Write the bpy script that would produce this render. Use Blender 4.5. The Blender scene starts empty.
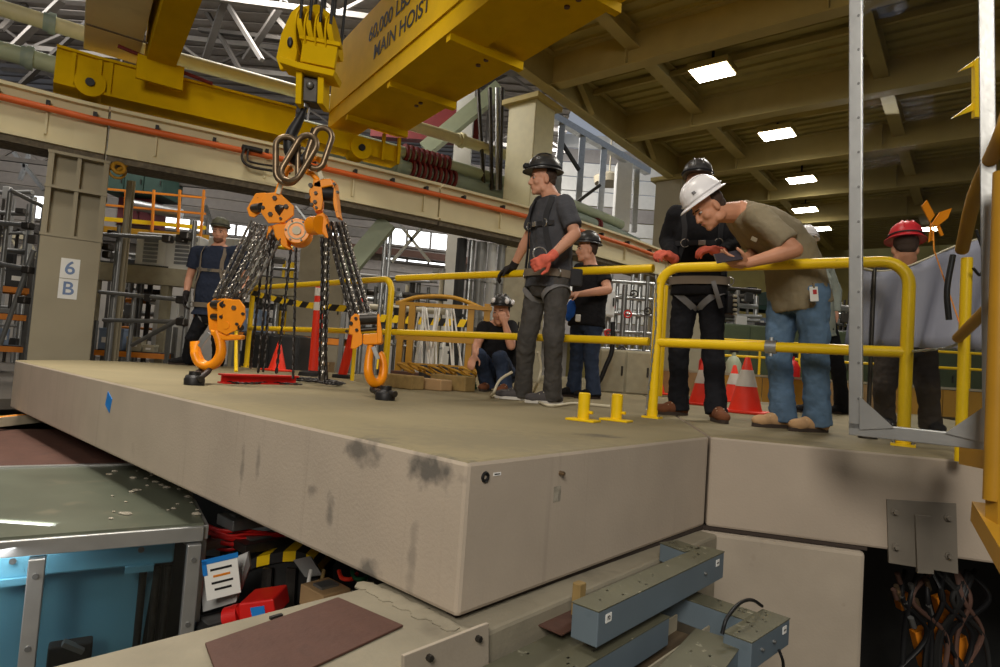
import bpy, bmesh, math, random
import numpy as np
from mathutils import Vector, Matrix, noise as mnoise
random.seed(7)
scene = bpy.context.scene
# ------------------------------------------------------------------ camera
F = 612.0; H = 0.285; CX, CY = 500.0, 333.5
_hy = lambda x: 363.0 + .07*(x-500)
_a = np.array([-500/F, -(_hy(0)-CY)/F, -1.]); _b = np.array([500/F, -(_hy(1000)-CY)/F, -1.])
_up = np.cross(_b, _a); _up /= np.linalg.norm(_up)
_fw = np.array([0, 0, -1.]); _fw -= _up*_fw.dot(_up); _fw /= np.linalg.norm(_fw)
RM = np.array([np.cross(_fw, _up), _fw, _up])
cam_data = bpy.data.cameras.new('camera'); cam = bpy.data.objects.new('camera', cam_data)
scene.collection.objects.link(cam); scene.camera = cam
cam_data.sensor_width = 36; cam_data.lens = F*36/1000; cam_data.clip_start = .05; cam_data.clip_end = 200
m4 = Matrix.Identity(4)
for i in range(3):
    for j in range(3): m4[i][j] = float(RM[i][j])
m4.translation = (0, 0, H)
cam.matrix_world = m4
def D(px, py, d):                       # point at forward distance d seen in that direction
    r = RM @ np.array([(px-CX)/F, -(py-CY)/F, -1.]); r = r/r[1]*d
    return np.array([r[0], r[1], r[2]+H])
def G(px, py, z=0.0):                   # point on the level plane z
    r = RM @ np.array([(px-CX)/F, -(py-CY)/F, -1.]); r = r*(z-H)/r[2]
    return np.array([r[0], r[1], r[2]+H])
# ------------------------------------------------------------------ world, lights, exposure
world = bpy.data.worlds.new('world'); scene.world = world; world.use_nodes = True
bg = world.node_tree.nodes['Background']; bg.inputs[0].default_value = (.75, .82, .95, 1); bg.inputs[1].default_value = .35
vs = scene.view_settings
vs.view_transform = 'Standard'; vs.look = 'None'; vs.gamma = 1; vs.use_curve_mapping = False; vs.exposure = 0.0
def area(name, loc, target, size, power, col, sy=None, spread=180):
    l = bpy.data.lights.new(name, 'AREA'); l.energy = power; l.color = col; l.size = size; l.spread = math.radians(spread)
    if sy: l.shape = 'RECTANGLE'; l.size_y = sy
    o = bpy.data.objects.new(name, l); scene.collection.objects.link(o); o.location = loc
    o.rotation_euler = (Vector(target)-Vector(loc)).to_track_quat('-Z', 'Y').to_euler()
    return o
WARM = (1, .94, .84)
area('hall_lamp_front', (-1.3, -5.2, 4.8), (-.6, 3.0, .2), 3.0, 590, WARM)
area('hall_lamp_mid', (-3.6, 4.6, 9.2), (-2.6, 5.4, 0), 2.5, 330, WARM, spread=90)
area('hall_lamp_back', (-5.5, 14, 9.0), (-5.5, 15.5, 0), 3.0, 600, (1, .95, .88))
area('hall_fill_west', (-13, 14, 9.0), (-12, 17, 0), 3.0, 520, (1, .95, .88))  # added fill, no lamp seen there, lifts the back-left hall
area('hall_fill_loft', (.8, 21.5, 8.8), (2.5, 24, 3), 2.0, 420, (1, .97, .92))  # fill light added to brighten the wall behind the stud framework
area('hall_fill_far', (9.5, 15.5, 6.5), (8.5, 13, 0), 2.0, 260, WARM)  # unseen light put in to brighten the far right background
area('hall_lamp_right', (4.2, 7.8, 6.3), (2.8, 5.5, 0), 1.6, 220, WARM)
# ------------------------------------------------------------------ materials
def lin(c): return tuple((x/12.92 if x <= .04045 else ((x+.055)/1.055)**2.4) for x in c)
def rgb(r, g, b): return lin((r/255, g/255, b/255))
MATS = {}
def mat(name, col, rough=.6, metal=0, var=.12, scale=6, bump=0.0, bscale=40, spots=None, emit=None, alpha=None, detail=4, spec=.4):
    """plain procedural surface: base colour with noise variation, optional fine bump and grime spots"""
    if name in MATS: return MATS[name]
    m = bpy.data.materials.new(name); m.use_nodes = True; MATS[name] = m
    nt = m.node_tree; N = nt.nodes; L = nt.links; p = N['Principled BSDF']
    p.inputs['Roughness'].default_value = rough; p.inputs['Metallic'].default_value = metal
    p.inputs['Specular IOR Level'].default_value = spec
    tc = N.new('ShaderNodeTexCoord')
    nz = N.new('ShaderNodeTexNoise'); nz.inputs['Scale'].default_value = scale; nz.inputs['Detail'].default_value = detail
    L.new(tc.outputs['Object'], nz.inputs['Vector'])
    rp = N.new('ShaderNodeValToRGB'); L.new(nz.outputs['Fac'], rp.inputs['Fac'])
    e = rp.color_ramp.elements; e[0].position = .3; e[1].position = .7
    e[0].color = tuple(x*(1-var) for x in col)+(1,); e[1].color = tuple(min(1, x*(1+var)) for x in col)+(1,)
    out = rp.outputs['Color']
    if spots:
        sc, thr, scol, soft = spots
        n2 = N.new('ShaderNodeTexNoise'); n2.inputs['Scale'].default_value = sc; n2.inputs['Detail'].default_value = 6
        L.new(tc.outputs['Object'], n2.inputs['Vector'])
        r2 = N.new('ShaderNodeValToRGB'); L.new(n2.outputs['Fac'], r2.inputs['Fac'])
        r2.color_ramp.elements[0].position = thr; r2.color_ramp.elements[1].position = min(1, thr+soft)
        mx = N.new('ShaderNodeMixRGB'); L.new(r2.outputs['Color'], mx.inputs[0]); L.new(out, mx.inputs[1]); mx.inputs[2].default_value = scol+(1,)
        out = mx.outputs[0]
    L.new(out, p.inputs['Base Color'])
    if bump:
        n3 = N.new('ShaderNodeTexNoise'); n3.inputs['Scale'].default_value = bscale; n3.inputs['Detail'].default_value = 5
        L.new(tc.outputs['Object'], n3.inputs['Vector'])
        b = N.new('ShaderNodeBump'); b.inputs['Strength'].default_value = bump; b.inputs['Distance'].default_value = .02
        L.new(n3.outputs['Fac'], b.inputs['Height']); L.new(b.outputs[0], p.inputs['Normal'])
    if emit:
        p.inputs['Emission Color'].default_value = emit[0]+(1,); p.inputs['Emission Strength'].default_value = emit[1]
    return m
mat('concrete_face', rgb(170, 156, 140), .85, var=.05, scale=3, bump=.07, bscale=90, spots=(30, .74, rgb(135, 122, 108), .2), spec=.2)
mat('concrete_low', rgb(166, 154, 138), .85, var=.08, scale=4, bump=.07, bscale=90, spots=(7, .64, rgb(130, 118, 104), .2), spec=.2)
mat('concrete_top', rgb(132, 121, 93), .8, var=.14, scale=2.2, bump=.15, bscale=50, spots=(2.6, .56, rgb(98, 90, 70), .25), spec=.25)
mat('concrete_wall', rgb(140, 132, 114), .85, var=.12, scale=5, bump=.1, bscale=70, spots=(6, .6, rgb(112, 104, 90), .2), spec=.2)
mat('mortar', rgb(158, 150, 134), .95, var=.2, scale=20, bump=.8, bscale=30)
mat('plate_grey', rgb(124, 116, 104), .7, var=.1)
mat('stain', rgb(92, 88, 82), .9, var=.3, scale=25)
mat('joint_dark', rgb(58, 48, 42), .9)
mat('hall_beige', rgb(160, 150, 128), .7, var=.08)
mat('beam_cream', rgb(220, 208, 168), .55, var=.05, scale=2, spots=(1.4, .62, rgb(186, 172, 136), .3))
mat('flange_dark', rgb(112, 102, 86), .8, var=.35, scale=14, bump=.4, bscale=20)
mat('column_beige', rgb(158, 148, 124), .65, var=.05, scale=2)
mat('crane_yellow', rgb(208, 168, 8), .75, spec=.06, var=.07, scale=3, spots=(3, .66, rgb(180, 136, 16), .2))
mat('rail_yellow', rgb(242, 200, 18), .4, var=.05, scale=4, spots=(18, .68, rgb(190, 150, 30), .08))
mat('ochre_and_shade', rgb(178, 130, 28), .5, var=.08)
mat('orange_paint', rgb(250, 150, 12), .38, var=.05, scale=8, spots=(26, .68, rgb(180, 92, 12), .06))
mat('orange_conductor', rgb(226, 106, 46), .5, var=.06)
mat('rack_orange', rgb(220, 130, 30), .5)
mat('steel_dark', rgb(70, 66, 62), .4, .7, var=.2, scale=20)
mat('steel_black', rgb(40, 38, 38), .5, .4, var=.2, scale=20)
mat('steel_grey', rgb(128, 128, 126), .42, .6, var=.12)
mat('steel_worn', rgb(124, 106, 84), .38, .75, var=.25, scale=18)
mat('chain_steel', rgb(124, 118, 110), .32, .8, var=.25, scale=40)
mat('chain_black', rgb(52, 48, 45), .4, .6, var=.25, scale=40)
mat('galv', rgb(176, 178, 178), .35, .8, var=.1, scale=12)
mat('aluminium', rgb(196, 196, 194), .34, .75, var=.06, scale=10, bump=.03)
mat('wire_black', rgb(22, 22, 24), .5)
mat('rubber_black', rgb(30, 29, 28), .75)
mat('hall_floor', rgb(84, 78, 70), .8, var=.15, scale=1.5)
mat('tray_blue', rgb(104, 117, 126), .5, .1, var=.06, scale=5, spots=(12, .64, rgb(88, 104, 112), .15))
mat('tray_lid', rgb(94, 92, 74), .55, .1, var=.1, scale=8, spots=(28, .66, rgb(150, 146, 126), .05))
mat('tray_in', rgb(78, 64, 46), .8, var=.3)
mat('brown_plate', rgb(84, 56, 46), .7, var=.12, scale=9, bump=.15, bscale=50, spots=(8, .6, rgb(62, 44, 38), .2))
mat('wood', rgb(150, 124, 76), .8, var=.2, scale=14)
mat('white_paint', rgb(222, 220, 214), .6, var=.04)
mat('white_label', rgb(236, 234, 228), .7, var=.03)
mat('ink', rgb(30, 28, 28), .8)
mat('ink_blue', rgb(120, 140, 176), .8)
mat('tape_blue', rgb(22, 120, 200), .6)
mat('red_paint', rgb(206, 28, 24), .45, var=.08)
mat('red_dark', rgb(110, 28, 28), .6)
mat('cone_red', rgb(242, 56, 30), .5, var=.06)
mat('cone_white', rgb(222, 216, 206), .45, var=.08)
mat('hazard_black', rgb(34, 32, 30), .6)
mat('pipe_cream', rgb(206, 198, 158), .5, var=.05)
mat('pipe_green', rgb(170, 180, 154), .5, var=.06)
mat('pipe_sea', rgb(146, 160, 148), .5, var=.06)
mat('band_green', rgb(30, 92, 56), .6)
mat('ceiling_olive', rgb(172, 158, 98), .75, var=.08, scale=2)
mat('ceil_beam', rgb(178, 162, 106), .7, var=.08, scale=2)
mat('roof_grey', rgb(156, 150, 146), .8, var=.08)
mat('truss_grey', rgb(132, 128, 124), .7, var=.1)
mat('truss_dark', rgb(74, 70, 66), .7)
mat('back_wall', rgb(172, 166, 158), .85, var=.1, scale=1.5)
mat('brown_beam', rgb(92, 66, 56), .7)
mat('teal', rgb(110, 172, 196), .6, var=.06, scale=3)
mat('roof_sheet', rgb(96, 100, 86), .3, .1, var=.14, scale=3, spots=(5, .6, rgb(128, 122, 104), .25))
mat('green_machine', rgb(72, 84, 62), .6, var=.12)
mat('duct_grey', rgb(150, 150, 148), .5, .3, var=.08)
mat('hose_beige', rgb(206, 196, 170), .6)
mat('lamp_diffuser', (1, .97, .92), .5, emit=((1, .96, .88), 24.0))
mat('window_day', (1, 1, 1), .5, emit=((.95, .98, 1), 3.2))
mat('lens_light', (1, 1, 1), .4, emit=((1, .97, .9), 4))
mat('reflection_pale', rgb(158, 158, 174), .55, var=.06, scale=2, bump=.1, bscale=6)  # reflection in the clear panel, put into a pale colour
def glass_mat():
    m = bpy.data.materials.new('clear_panel'); m.use_nodes = True; MATS['clear_panel'] = m
    nt = m.node_tree; N = nt.nodes; L = nt.links; N.remove(N['Principled BSDF'])
    t = N.new('ShaderNodeBsdfTransparent'); t.inputs[0].default_value = (.91, .92, .91, 1)
    g = N.new('ShaderNodeBsdfGlossy'); g.inputs['Roughness'].default_value = .03; g.inputs['Color'].default_value = (.9, .92, 1, 1)
    lw = N.new('ShaderNodeFresnel'); lw.inputs[0].default_value = 1.5
    tc = N.new('ShaderNodeTexCoord'); nz = N.new('ShaderNodeTexNoise'); nz.inputs['Scale'].default_value = 2.2; L.new(tc.outputs['Object'], nz.inputs['Vector'])
    b = N.new('ShaderNodeBump'); b.inputs['Strength'].default_value = .25; b.inputs['Distance'].default_value = .05; L.new(nz.outputs['Fac'], b.inputs['Height'])
    L.new(b.outputs[0], g.inputs['Normal']); L.new(b.outputs[0], lw.inputs['Normal'])
    mx = N.new('ShaderNodeMixShader'); L.new(lw.outputs[0], mx.inputs[0]); L.new(t.outputs[0], mx.inputs[1]); L.new(g.outputs[0], mx.inputs[2])
    L.new(mx.outputs[0], N['Material Output'].inputs[0])
glass_mat()
# ------------------------------------------------------------------ mesh builder
V = lambda *a: np.array(a if len(a) > 1 else a[0], float)
def unit(v): v = np.asarray(v, float); n = np.linalg.norm(v); return v/n if n > 1e-9 else v
def frame(d, hint=(0, 0, 1)):
    d = unit(d); h = np.asarray(hint, float)
    if abs(d.dot(unit(h))) > .98: h = np.array([1., 0, 0]) if abs(d[0]) < .9 else np.array([0, 1., 0])
    a = unit(np.cross(d, h)); b = np.cross(a, d); return d, a, b
class MB:
    def __init__(s): s.v = []; s.f = []; s.mi = []; s.cur = 0
    def add(s, vs_, fs):
        o = len(s.v); s.v += [tuple(map(float, p)) for p in vs_]
        s.f += [tuple(i+o for i in f) for f in fs]; s.mi += [s.cur]*len(fs); return s
    def pts8(s, b, t):                   # four bottom and four top points
        return s.add(list(b)+list(t), [(3, 2, 1, 0), (4, 5, 6, 7), (0, 1, 5, 4), (1, 2, 6, 5), (2, 3, 7, 6), (3, 0, 4, 7)])
    def box(s, c, size, ax=None):        # centred box; ax = (x axis, y axis, z axis)
        c = np.asarray(c, float); x, y, z = ax if ax is not None else (V(1, 0, 0), V(0, 1, 0), V(0, 0, 1))
        hx, hy, hz = [k/2 for k in size]
        P_ = lambda i, j, k: c+x*hx*i+y*hy*j+z*hz*k
        return s.pts8([P_(-1, -1, -1), P_(1, -1, -1), P_(1, 1, -1), P_(-1, 1, -1)], [P_(-1, -1, 1), P_(1, -1, 1), P_(1, 1, 1), P_(-1, 1, 1)])
    def bar(s, p0, p1, w, h, hint=(0, 0, 1)):   # rectangular bar between two points: w sideways, h along hint
        p0 = np.asarray(p0, float); p1 = np.asarray(p1, float); d, a, b = frame(p1-p0, hint)
        L_ = np.linalg.norm(p1-p0); return s.box((p0+p1)/2, (w, h, L_), (a, b, d))
    def cyl(s, p0, p1, r0, r1=None, n=12, cap=True):
        p0 = np.asarray(p0, float); p1 = np.asarray(p1, float); r1 = r0 if r1 is None else r1
        d, a, b = frame(p1-p0); vs_ = []
        for p, r in ((p0, r0), (p1, r1)):
            for k in range(n):
                t = 2*math.pi*k/n; vs_.append(p+(a*math.cos(t)+b*math.sin(t))*r)
        fs = [(k, k+n, (k+1) % n+n, (k+1) % n) for k in range(n)]
        if cap: fs += [tuple(range(n)), tuple(range(2*n-1, n-1, -1))]
        return s.add(vs_, fs)
    def tube(s, path, r, n=8, closed=False, ry=None, hint=(0, 0, 1)):
        path = [np.asarray(p, float) for p in path]; m = len(path); vs_ = []; pa = None
        rr = r if isinstance(r, (list, tuple)) else [r]*m
        for i, p in enumerate(path):
            d = (path[(i+1) % m]-path[i-1]) if closed else (path[min(i+1, m-1)]-path[max(i-1, 0)])
            d = unit(d)
            if pa is None: _, a, b = frame(d, hint)
            else:
                a = pa-d*pa.dot(d)
                a = unit(a); b = np.cross(d, a)*-1; b = np.cross(a, d)
            pa = a
            for k in range(n):
                t = 2*math.pi*k/n; vs_.append(p+a*math.cos(t)*rr[i]+b*math.sin(t)*(rr[i] if ry is None else ry))
        fs = []
        for i in range(m if closed else m-1):
            j = (i+1) % m
            fs += [(i*n+k, j*n+k, j*n+(k+1) % n, i*n+(k+1) % n) for k in range(n)]
        if not closed: fs += [tuple(range(n-1, -1, -1))[::-1], tuple(range((m-1)*n+n-1, (m-1)*n-1, -1))]
        return s.add(vs_, fs)
    def prism(s, poly, z0, z1):          # level polygon (counter-clockwise from above)
        n = len(poly); b = [(p[0], p[1], z0) for p in poly]; t = [(p[0], p[1], z1) for p in poly]
        return s.add(b+t, [tuple(range(n-1, -1, -1)), tuple(range(n, 2*n))]+[(i, (i+1) % n, (i+1) % n+n, i+n) for i in range(n)])
    def slab(s, poly, off):              # any planar polygon of 3-D points pushed along a vector
        n = len(poly); a = [np.asarray(p, float) for p in poly]; b = [p+np.asarray(off, float) for p in a]
        return s.add(a+b, [tuple(range(n-1, -1, -1)), tuple(range(n, 2*n))]+[(i, (i+1) % n, (i+1) % n+n, i+n) for i in range(n)])
    def lathe(s, prof, o=(0, 0, 0), ax=(0, 0, 1), n=20, sx=1, sy=1, xd=None):   # prof: (radius, height)
        o = np.asarray(o, float); d, a, b = frame(ax)
        if xd is not None: a = unit(np.asarray(xd, float)-d*np.dot(xd, d)); b = np.cross(d, a)
        m = len(prof); vs_ = []
        for r, h in prof:
            for k in range(n):
                t = 2*math.pi*k/n; vs_.append(o+d*h+a*math.cos(t)*r*sx+b*math.sin(t)*r*sy)
        fs = [(i*n+k, i*n+(k+1) % n, (i+1)*n+(k+1) % n, (i+1)*n+k) for i in range(m-1) for k in range(n)]
        if prof[0][0] > 1e-6: fs.append(tuple(range(n-1, -1, -1)))
        if prof[-1][0] > 1e-6: fs.append(tuple(range((m-1)*n, m*n)))
        return s.add(vs_, fs)
    def ball(s, c, r, ax=None, nu=14, nv=9):   # ellipsoid
        c = np.asarray(c, float); r = (r, r, r) if not hasattr(r, '__len__') else r
        x, y, z = ax if ax is not None else (V(1, 0, 0), V(0, 1, 0), V(0, 0, 1)); vs_ = [c-z*r[2]]
        for i in range(1, nv):
            t = math.pi*i/nv-math.pi/2
            for k in range(nu):
                p = 2*math.pi*k/nu
                vs_.append(c+x*r[0]*math.cos(t)*math.cos(p)+y*r[1]*math.cos(t)*math.sin(p)+z*r[2]*math.sin(t))
        vs_.append(c+z*r[2]); T = len(vs_)-1
        fs = [(0, 1+(k+1) % nu, 1+k) for k in range(nu)]
        for i in range(nv-2):
            fs += [(1+i*nu+k, 1+i*nu+(k+1) % nu, 1+(i+1)*nu+(k+1) % nu, 1+(i+1)*nu+k) for k in range(nu)]
        fs += [(T, 1+(nv-2)*nu+k, 1+(nv-2)*nu+(k+1) % nu) for k in range(nu)]
        return s.add(vs_, fs)
    def cap(s, p0, p1, r0, r1=None, n=12):     # tapered capsule
        r1 = r0 if r1 is None else r1
        s.cyl(p0, p1, r0, r1, n); s.ball(p0, r0, nu=n, nv=8); s.ball(p1, r1, nu=n, nv=8); return s
    def ring(s, c, R_, r, nrm, n=28, m=8, sx=1, sy=1, xd=None):   # torus, oval if sx, sy differ
        d, a, b = frame(nrm)
        if xd is not None: a = unit(np.asarray(xd, float)-d*np.dot(xd, d)); b = np.cross(d, a)
        c = np.asarray(c, float)
        return s.tube([c+a*math.cos(2*math.pi*k/n)*R_*sx+b*math.sin(2*math.pi*k/n)*R_*sy for k in range(n)], r, m, True, hint=d)
    def link(s, c, long, nrm, L_, W_, r, m=6, seg=4):             # stadium chain link
        u_ = unit(long); w = unit(np.cross(u_, nrm)); R_ = W_/2-r; hl = L_/2-W_/2; path = []
        c = np.asarray(c, float)
        for k in range(seg+1): t = math.pi*k/seg; path.append(c+u_*(hl+R_*math.sin(t))+w*R_*math.cos(t))
        for k in range(seg+1): t = math.pi+math.pi*k/seg; path.append(c+u_*(-hl+R_*math.sin(t))+w*R_*math.cos(t))
        return s.tube(path, r, m, True, hint=nrm)
    def mesh(s, name, mats, smooth=None):
        me = bpy.data.meshes.new(name); me.from_pydata(s.v, [], s.f)
        for k in (mats if isinstance(mats, (list, tuple)) else [mats]): me.materials.append(MATS[k])
        if any(s.mi): me.polygons.foreach_set('material_index', s.mi)
        bm = bmesh.new(); bm.from_mesh(me); bmesh.ops.recalc_face_normals(bm, faces=bm.faces); bm.to_mesh(me); bm.free()
        if smooth is not None:
            me.shade_smooth()
            if smooth < 180: me.set_sharp_from_angle(angle=math.radians(smooth))
        return me
    def build(s, name, mats, parent=None, smooth=None, bevel=None, seg=2):
        b = BASE.get(parent.name, V(0, 0, 0)) if parent is not None else None
        if b is None:
            a = np.array(s.v); b = V((a[:, 0].min()+a[:, 0].max())/2, (a[:, 1].min()+a[:, 1].max())/2, a[:, 2].min())
        s.v = [(p[0]-b[0], p[1]-b[1], p[2]-b[2]) for p in s.v]
        me = s.mesh(name, mats, smooth)
        o = bpy.data.objects.new(name, me); scene.collection.objects.link(o)
        if parent is not None: o.parent = parent
        else: o.location = tuple(b)
        BASE[o.name] = b
        if bevel:
            m = o.modifiers.new('bevel', 'BEVEL'); m.width = bevel; m.segments = seg; m.limit_method = 'ANGLE'; m.angle_limit = math.radians(40)
        return o
BASE = {}
def tag(o, label=None, cat=None, group=None, kind=None):
    if label: o['label'] = label
    if cat: o['category'] = cat
    if group: o['group'] = group
    if kind: o['kind'] = kind
    return o
def thing(name, label, cat, loc, group=None, kind=None):
    o = bpy.data.objects.new(name, None); scene.collection.objects.link(o)
    o.empty_display_size = .1; o.location = tuple(map(float, loc)); BASE[o.name] = V(*map(float, loc)); return tag(o, label, cat, group, kind)
def struct(o): o['kind'] = 'structure'; return o
def copy_tree(o, parent=None, loc=None, label=None, rz=None):
    c = o.copy(); scene.collection.objects.link(c); c.parent = parent
    if loc is not None: c.location = tuple(map(float, loc))
    if rz is not None: c.rotation_euler = (0, 0, rz)
    if label: c['label'] = label
    for ch in list(o.children): copy_tree(ch, c)
    return c
def text_mesh(body, size, origin, xdir, ydir, depth=.002, align='CENTER'):
    """lettering as a flat mesh laid on a surface; returns an MB"""
    cu = bpy.data.curves.new('lettering', 'FONT'); cu.body = body; cu.size = size; cu.align_x = align; cu.align_y = 'CENTER'; cu.extrude = depth/2; cu.offset = size*.012
    ob = bpy.data.objects.new('lettering', cu); scene.collection.objects.link(ob)
    dg = bpy.context.evaluated_depsgraph_get(); me = bpy.data.meshes.new_from_object(ob.evaluated_get(dg))
    bpy.data.objects.remove(ob); x = unit(xdir); y = unit(ydir); z = np.cross(x, y); o = np.asarray(origin, float)
    mb = MB(); mb.add([o+x*v.co[0]+y*v.co[1]+z*v.co[2] for v in me.vertices], [tuple(p.vertices) for p in me.polygons])
    bpy.data.meshes.remove(me); return mb
Z = V(0, 0, 1)
def bez(pts, n=24):                       # smooth curve through points (Catmull-Rom)
    P_ = [np.asarray(p, float) for p in pts]; P_ = [2*P_[0]-P_[1]]+P_+[2*P_[-1]-P_[-2]]; out = []
    k = len(P_)-3
    for i in range(k):
        for j in range(max(2, n//k)):
            t = j/max(2, n//k); a, b, c, d = P_[i:i+4]
            out.append(.5*((2*b)+(c-a)*t+(2*a-5*b+4*c-d)*t*t+(3*b-a-3*c+d)*t**3))
    out.append(P_[-2]); return out

def stained(name, base_col, spots, streak, rough=.85):
    """concrete with soft-edged stains at given points (object space) and faint run-down streaks"""
    m = mat(name, base_col, rough, var=.06, scale=3, bump=.07, bscale=90, spots=(5, .66, tuple(x*.72 for x in base_col), .25), spec=.2)
    nt = m.node_tree; N = nt.nodes; L = nt.links; p = N['Principled BSDF']; out = p.inputs['Base Color'].links[0].from_socket
    tc = N.new('ShaderNodeTexCoord'); nz = N.new('ShaderNodeTexNoise'); nz.inputs['Scale'].default_value = 22; nz.inputs['Detail'].default_value = 6; L.new(tc.outputs['Object'], nz.inputs['Vector'])
    for pt, sc, col, amt in spots:
        mp = N.new('ShaderNodeMapping'); mp.vector_type = 'POINT'; mp.inputs['Location'].default_value = tuple(-float(a)/b for a, b in zip(pt, sc)); mp.inputs['Scale'].default_value = tuple(1/b for b in sc); L.new(tc.outputs['Object'], mp.inputs['Vector'])
        ln = N.new('ShaderNodeVectorMath'); ln.operation = 'LENGTH'; L.new(mp.outputs[0], ln.inputs[0])
        ad = N.new('ShaderNodeMath'); ad.operation = 'MULTIPLY_ADD'; L.new(nz.outputs['Fac'], ad.inputs[0]); ad.inputs[1].default_value = -2.2; L.new(ln.outputs['Value'], ad.inputs[2])
        rp = N.new('ShaderNodeValToRGB'); rp.color_ramp.elements[0].position = 0; rp.color_ramp.elements[0].color = (amt, amt, amt, 1); rp.color_ramp.elements[1].position = .9; rp.color_ramp.elements[1].color = (0, 0, 0, 1)
        a2 = N.new('ShaderNodeMath'); a2.operation = 'ADD'; L.new(ad.outputs[0], a2.inputs[0]); a2.inputs[1].default_value = .7; L.new(a2.outputs[0], rp.inputs['Fac'])
        mx = N.new('ShaderNodeMixRGB'); L.new(rp.outputs[0], mx.inputs[0]); L.new(out, mx.inputs[1]); mx.inputs[2].default_value = col+(1,); out = mx.outputs[0]
    if streak:
        mp = N.new('ShaderNodeMapping'); mp.inputs['Scale'].default_value = (26, 26, .9); L.new(tc.outputs['Object'], mp.inputs['Vector']); n2 = N.new('ShaderNodeTexNoise'); n2.inputs['Scale'].default_value = 1; n2.inputs['Detail'].default_value = 3; L.new(mp.outputs[0], n2.inputs['Vector'])
        rp = N.new('ShaderNodeValToRGB'); rp.color_ramp.elements[0].position = .60; rp.color_ramp.elements[0].color = (0, 0, 0, 1); rp.color_ramp.elements[1].position = .78; rp.color_ramp.elements[1].color = (streak, streak, streak, 1); L.new(n2.outputs['Fac'], rp.inputs['Fac'])
        mx = N.new('ShaderNodeMixRGB'); L.new(rp.outputs[0], mx.inputs[0]); L.new(out, mx.inputs[1]); mx.inputs[2].default_value = tuple(x*.55 for x in base_col)+(1,); out = mx.outputs[0]
    L.new(out, p.inputs['Base Color'])
# ================================================================== THE DECK AND ITS CONCRETE
U = unit(V(1.116, 1.268, 0)); W = V(-U[1], U[0], 0)        # along the block's right face / along its left face
C0 = V(-.065, 1.745, 0); INN = V(1.051, 3.013, 0); LFT = V(-4.454, 5.676, 0); TH = .435
RD = unit(V(1.116, -.305, 0)); REND = INN+RD*2.6
mb = MB(); mb.prism([C0[:2], INN[:2], (1.9, 7.9), (-1.2, 8.6), (-3.2, 8.0), (-4.15, 7.3), (-4.52, 6.7), LFT[:2]], -TH, 0)
floor = struct(mb.build('floor', ['concrete_face', 'concrete_top'], bevel=.014))
for p in floor.data.polygons:
    if p.normal.z > .9: p.material_index = 1
E_ = V(.012, -.004, 0)
mb = MB(); mb.prism([(INN+E_)[:2], REND[:2], (5.6, 8.2), (1.912, 7.9)], -TH, 0)
fl2 = struct(mb.build('floor', ['concrete_face', 'concrete_top'], bevel=.012))
for p in fl2.data.polygons:
    if p.normal.z > .9: p.material_index = 1
mb = MB(); mb.prism([(-1.2, 8.62), (1.9, 7.92), (5.6, 8.22), (14, 12), (12, 26), (-2.2, 18)], -TH, -.02)
struct(mb.build('floor', 'concrete_top'))
mb = MB(); mb.prism([(-22, -8), (24, -8), (24, 34), (-22, 34)], -3.2, -3.0)
struct(mb.build('floor', 'hall_floor'))
# dark bearing strips in the joints under the blocks
mb = MB(); mb.bar(C0+U*.03+W*.05+Z*(-TH-.008), INN+W*.02+Z*(-TH-.008), .04, .016); mb.bar(INN-Z*(TH+.008)+V(-.01, .03, 0), INN+RD*.72-Z*(TH+.008)+V(0, .03, 0), .05, .016)
tag(mb.build('joint_strip', 'joint_dark', floor))
# lower ring wall the block rests on (its top shows in front, at the lower left)
PR = V(U[1], -U[0], 0)                                       # outward from the right face
a0 = G(95, 667, -.455); b0 = INN+PR*.05
lw = [V(-1.30, .87, 0), V(-.26, .80, 0)*0+C0+PR*.075-U*1.05, INN+PR*.075-V(.02, .02, 0), INN+W*.5, C0+W*.40]
mb = MB(); mb.prism([(C0+PR*.085-U*1.15)[:2], (INN+PR*.085+U*-.03)[:2], (INN+W*.45)[:2], (C0+W*.385)[:2], (C0+W*.44-U*1.15)[:2]], -3, -.452)
wl = struct(mb.build('wall_lower', ['concrete_wall'], bevel=.012))
# mortar bead along the foot of the block
mb = MB(); rnd = random.Random(3)
for k in range(46):
    t = k/45; c = C0-U*.02+W*(t*.40)+Z*-.447; s_ = .012+.012*rnd.random()
    mb.ball(c+V(rnd.uniform(-.012, .012), rnd.uniform(-.012, .012), -.004), (s_*1.5, s_*1.5, s_*.34), nu=7, nv=5)
tag(mb.build('mortar_bead', 'concrete_wall', wl, smooth=60))
# beige cover panel bolted on the wall's front
fp = C0+PR*.088
def on_plane(px, py, p0, n):
    r = RM @ np.array([(px-CX)/F, -(py-CY)/F, -1.]); o = V(0, 0, H); t = (p0-o).dot(n)/r.dot(n); return o+r*t
mb = MB(); mb.slab([on_plane(x, y, fp+PR*.012, PR) for x, y in ((404, 656), (489, 623), (489, 690), (404, 700))], -PR*.011); pn = mb.build('cover_panel', 'concrete_low', wl, bevel=.002)
for bx_, by_ in ((477, 638), (428, 657)):
    c = on_plane(bx_, by_, fp+PR*.012, PR); mb = MB(); mb.cyl(c-PR*.002, c+PR*.014, .0085, n=6); mb.build('bolt', 'steel_dark', pn)
# right lower wall
n_r = V(RD[1], -RD[0], 0)
mb = MB(); mb.prism([(INN+n_r*.022-RD*.05)[:2], (INN+RD*.70+n_r*.022)[:2], (INN+RD*.70-n_r*1.3)[:2], (INN-n_r*1.3-RD*.05)[:2]], -3, -.455)
struct(mb.build('wall_right', 'concrete_low', bevel=.018))
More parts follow.
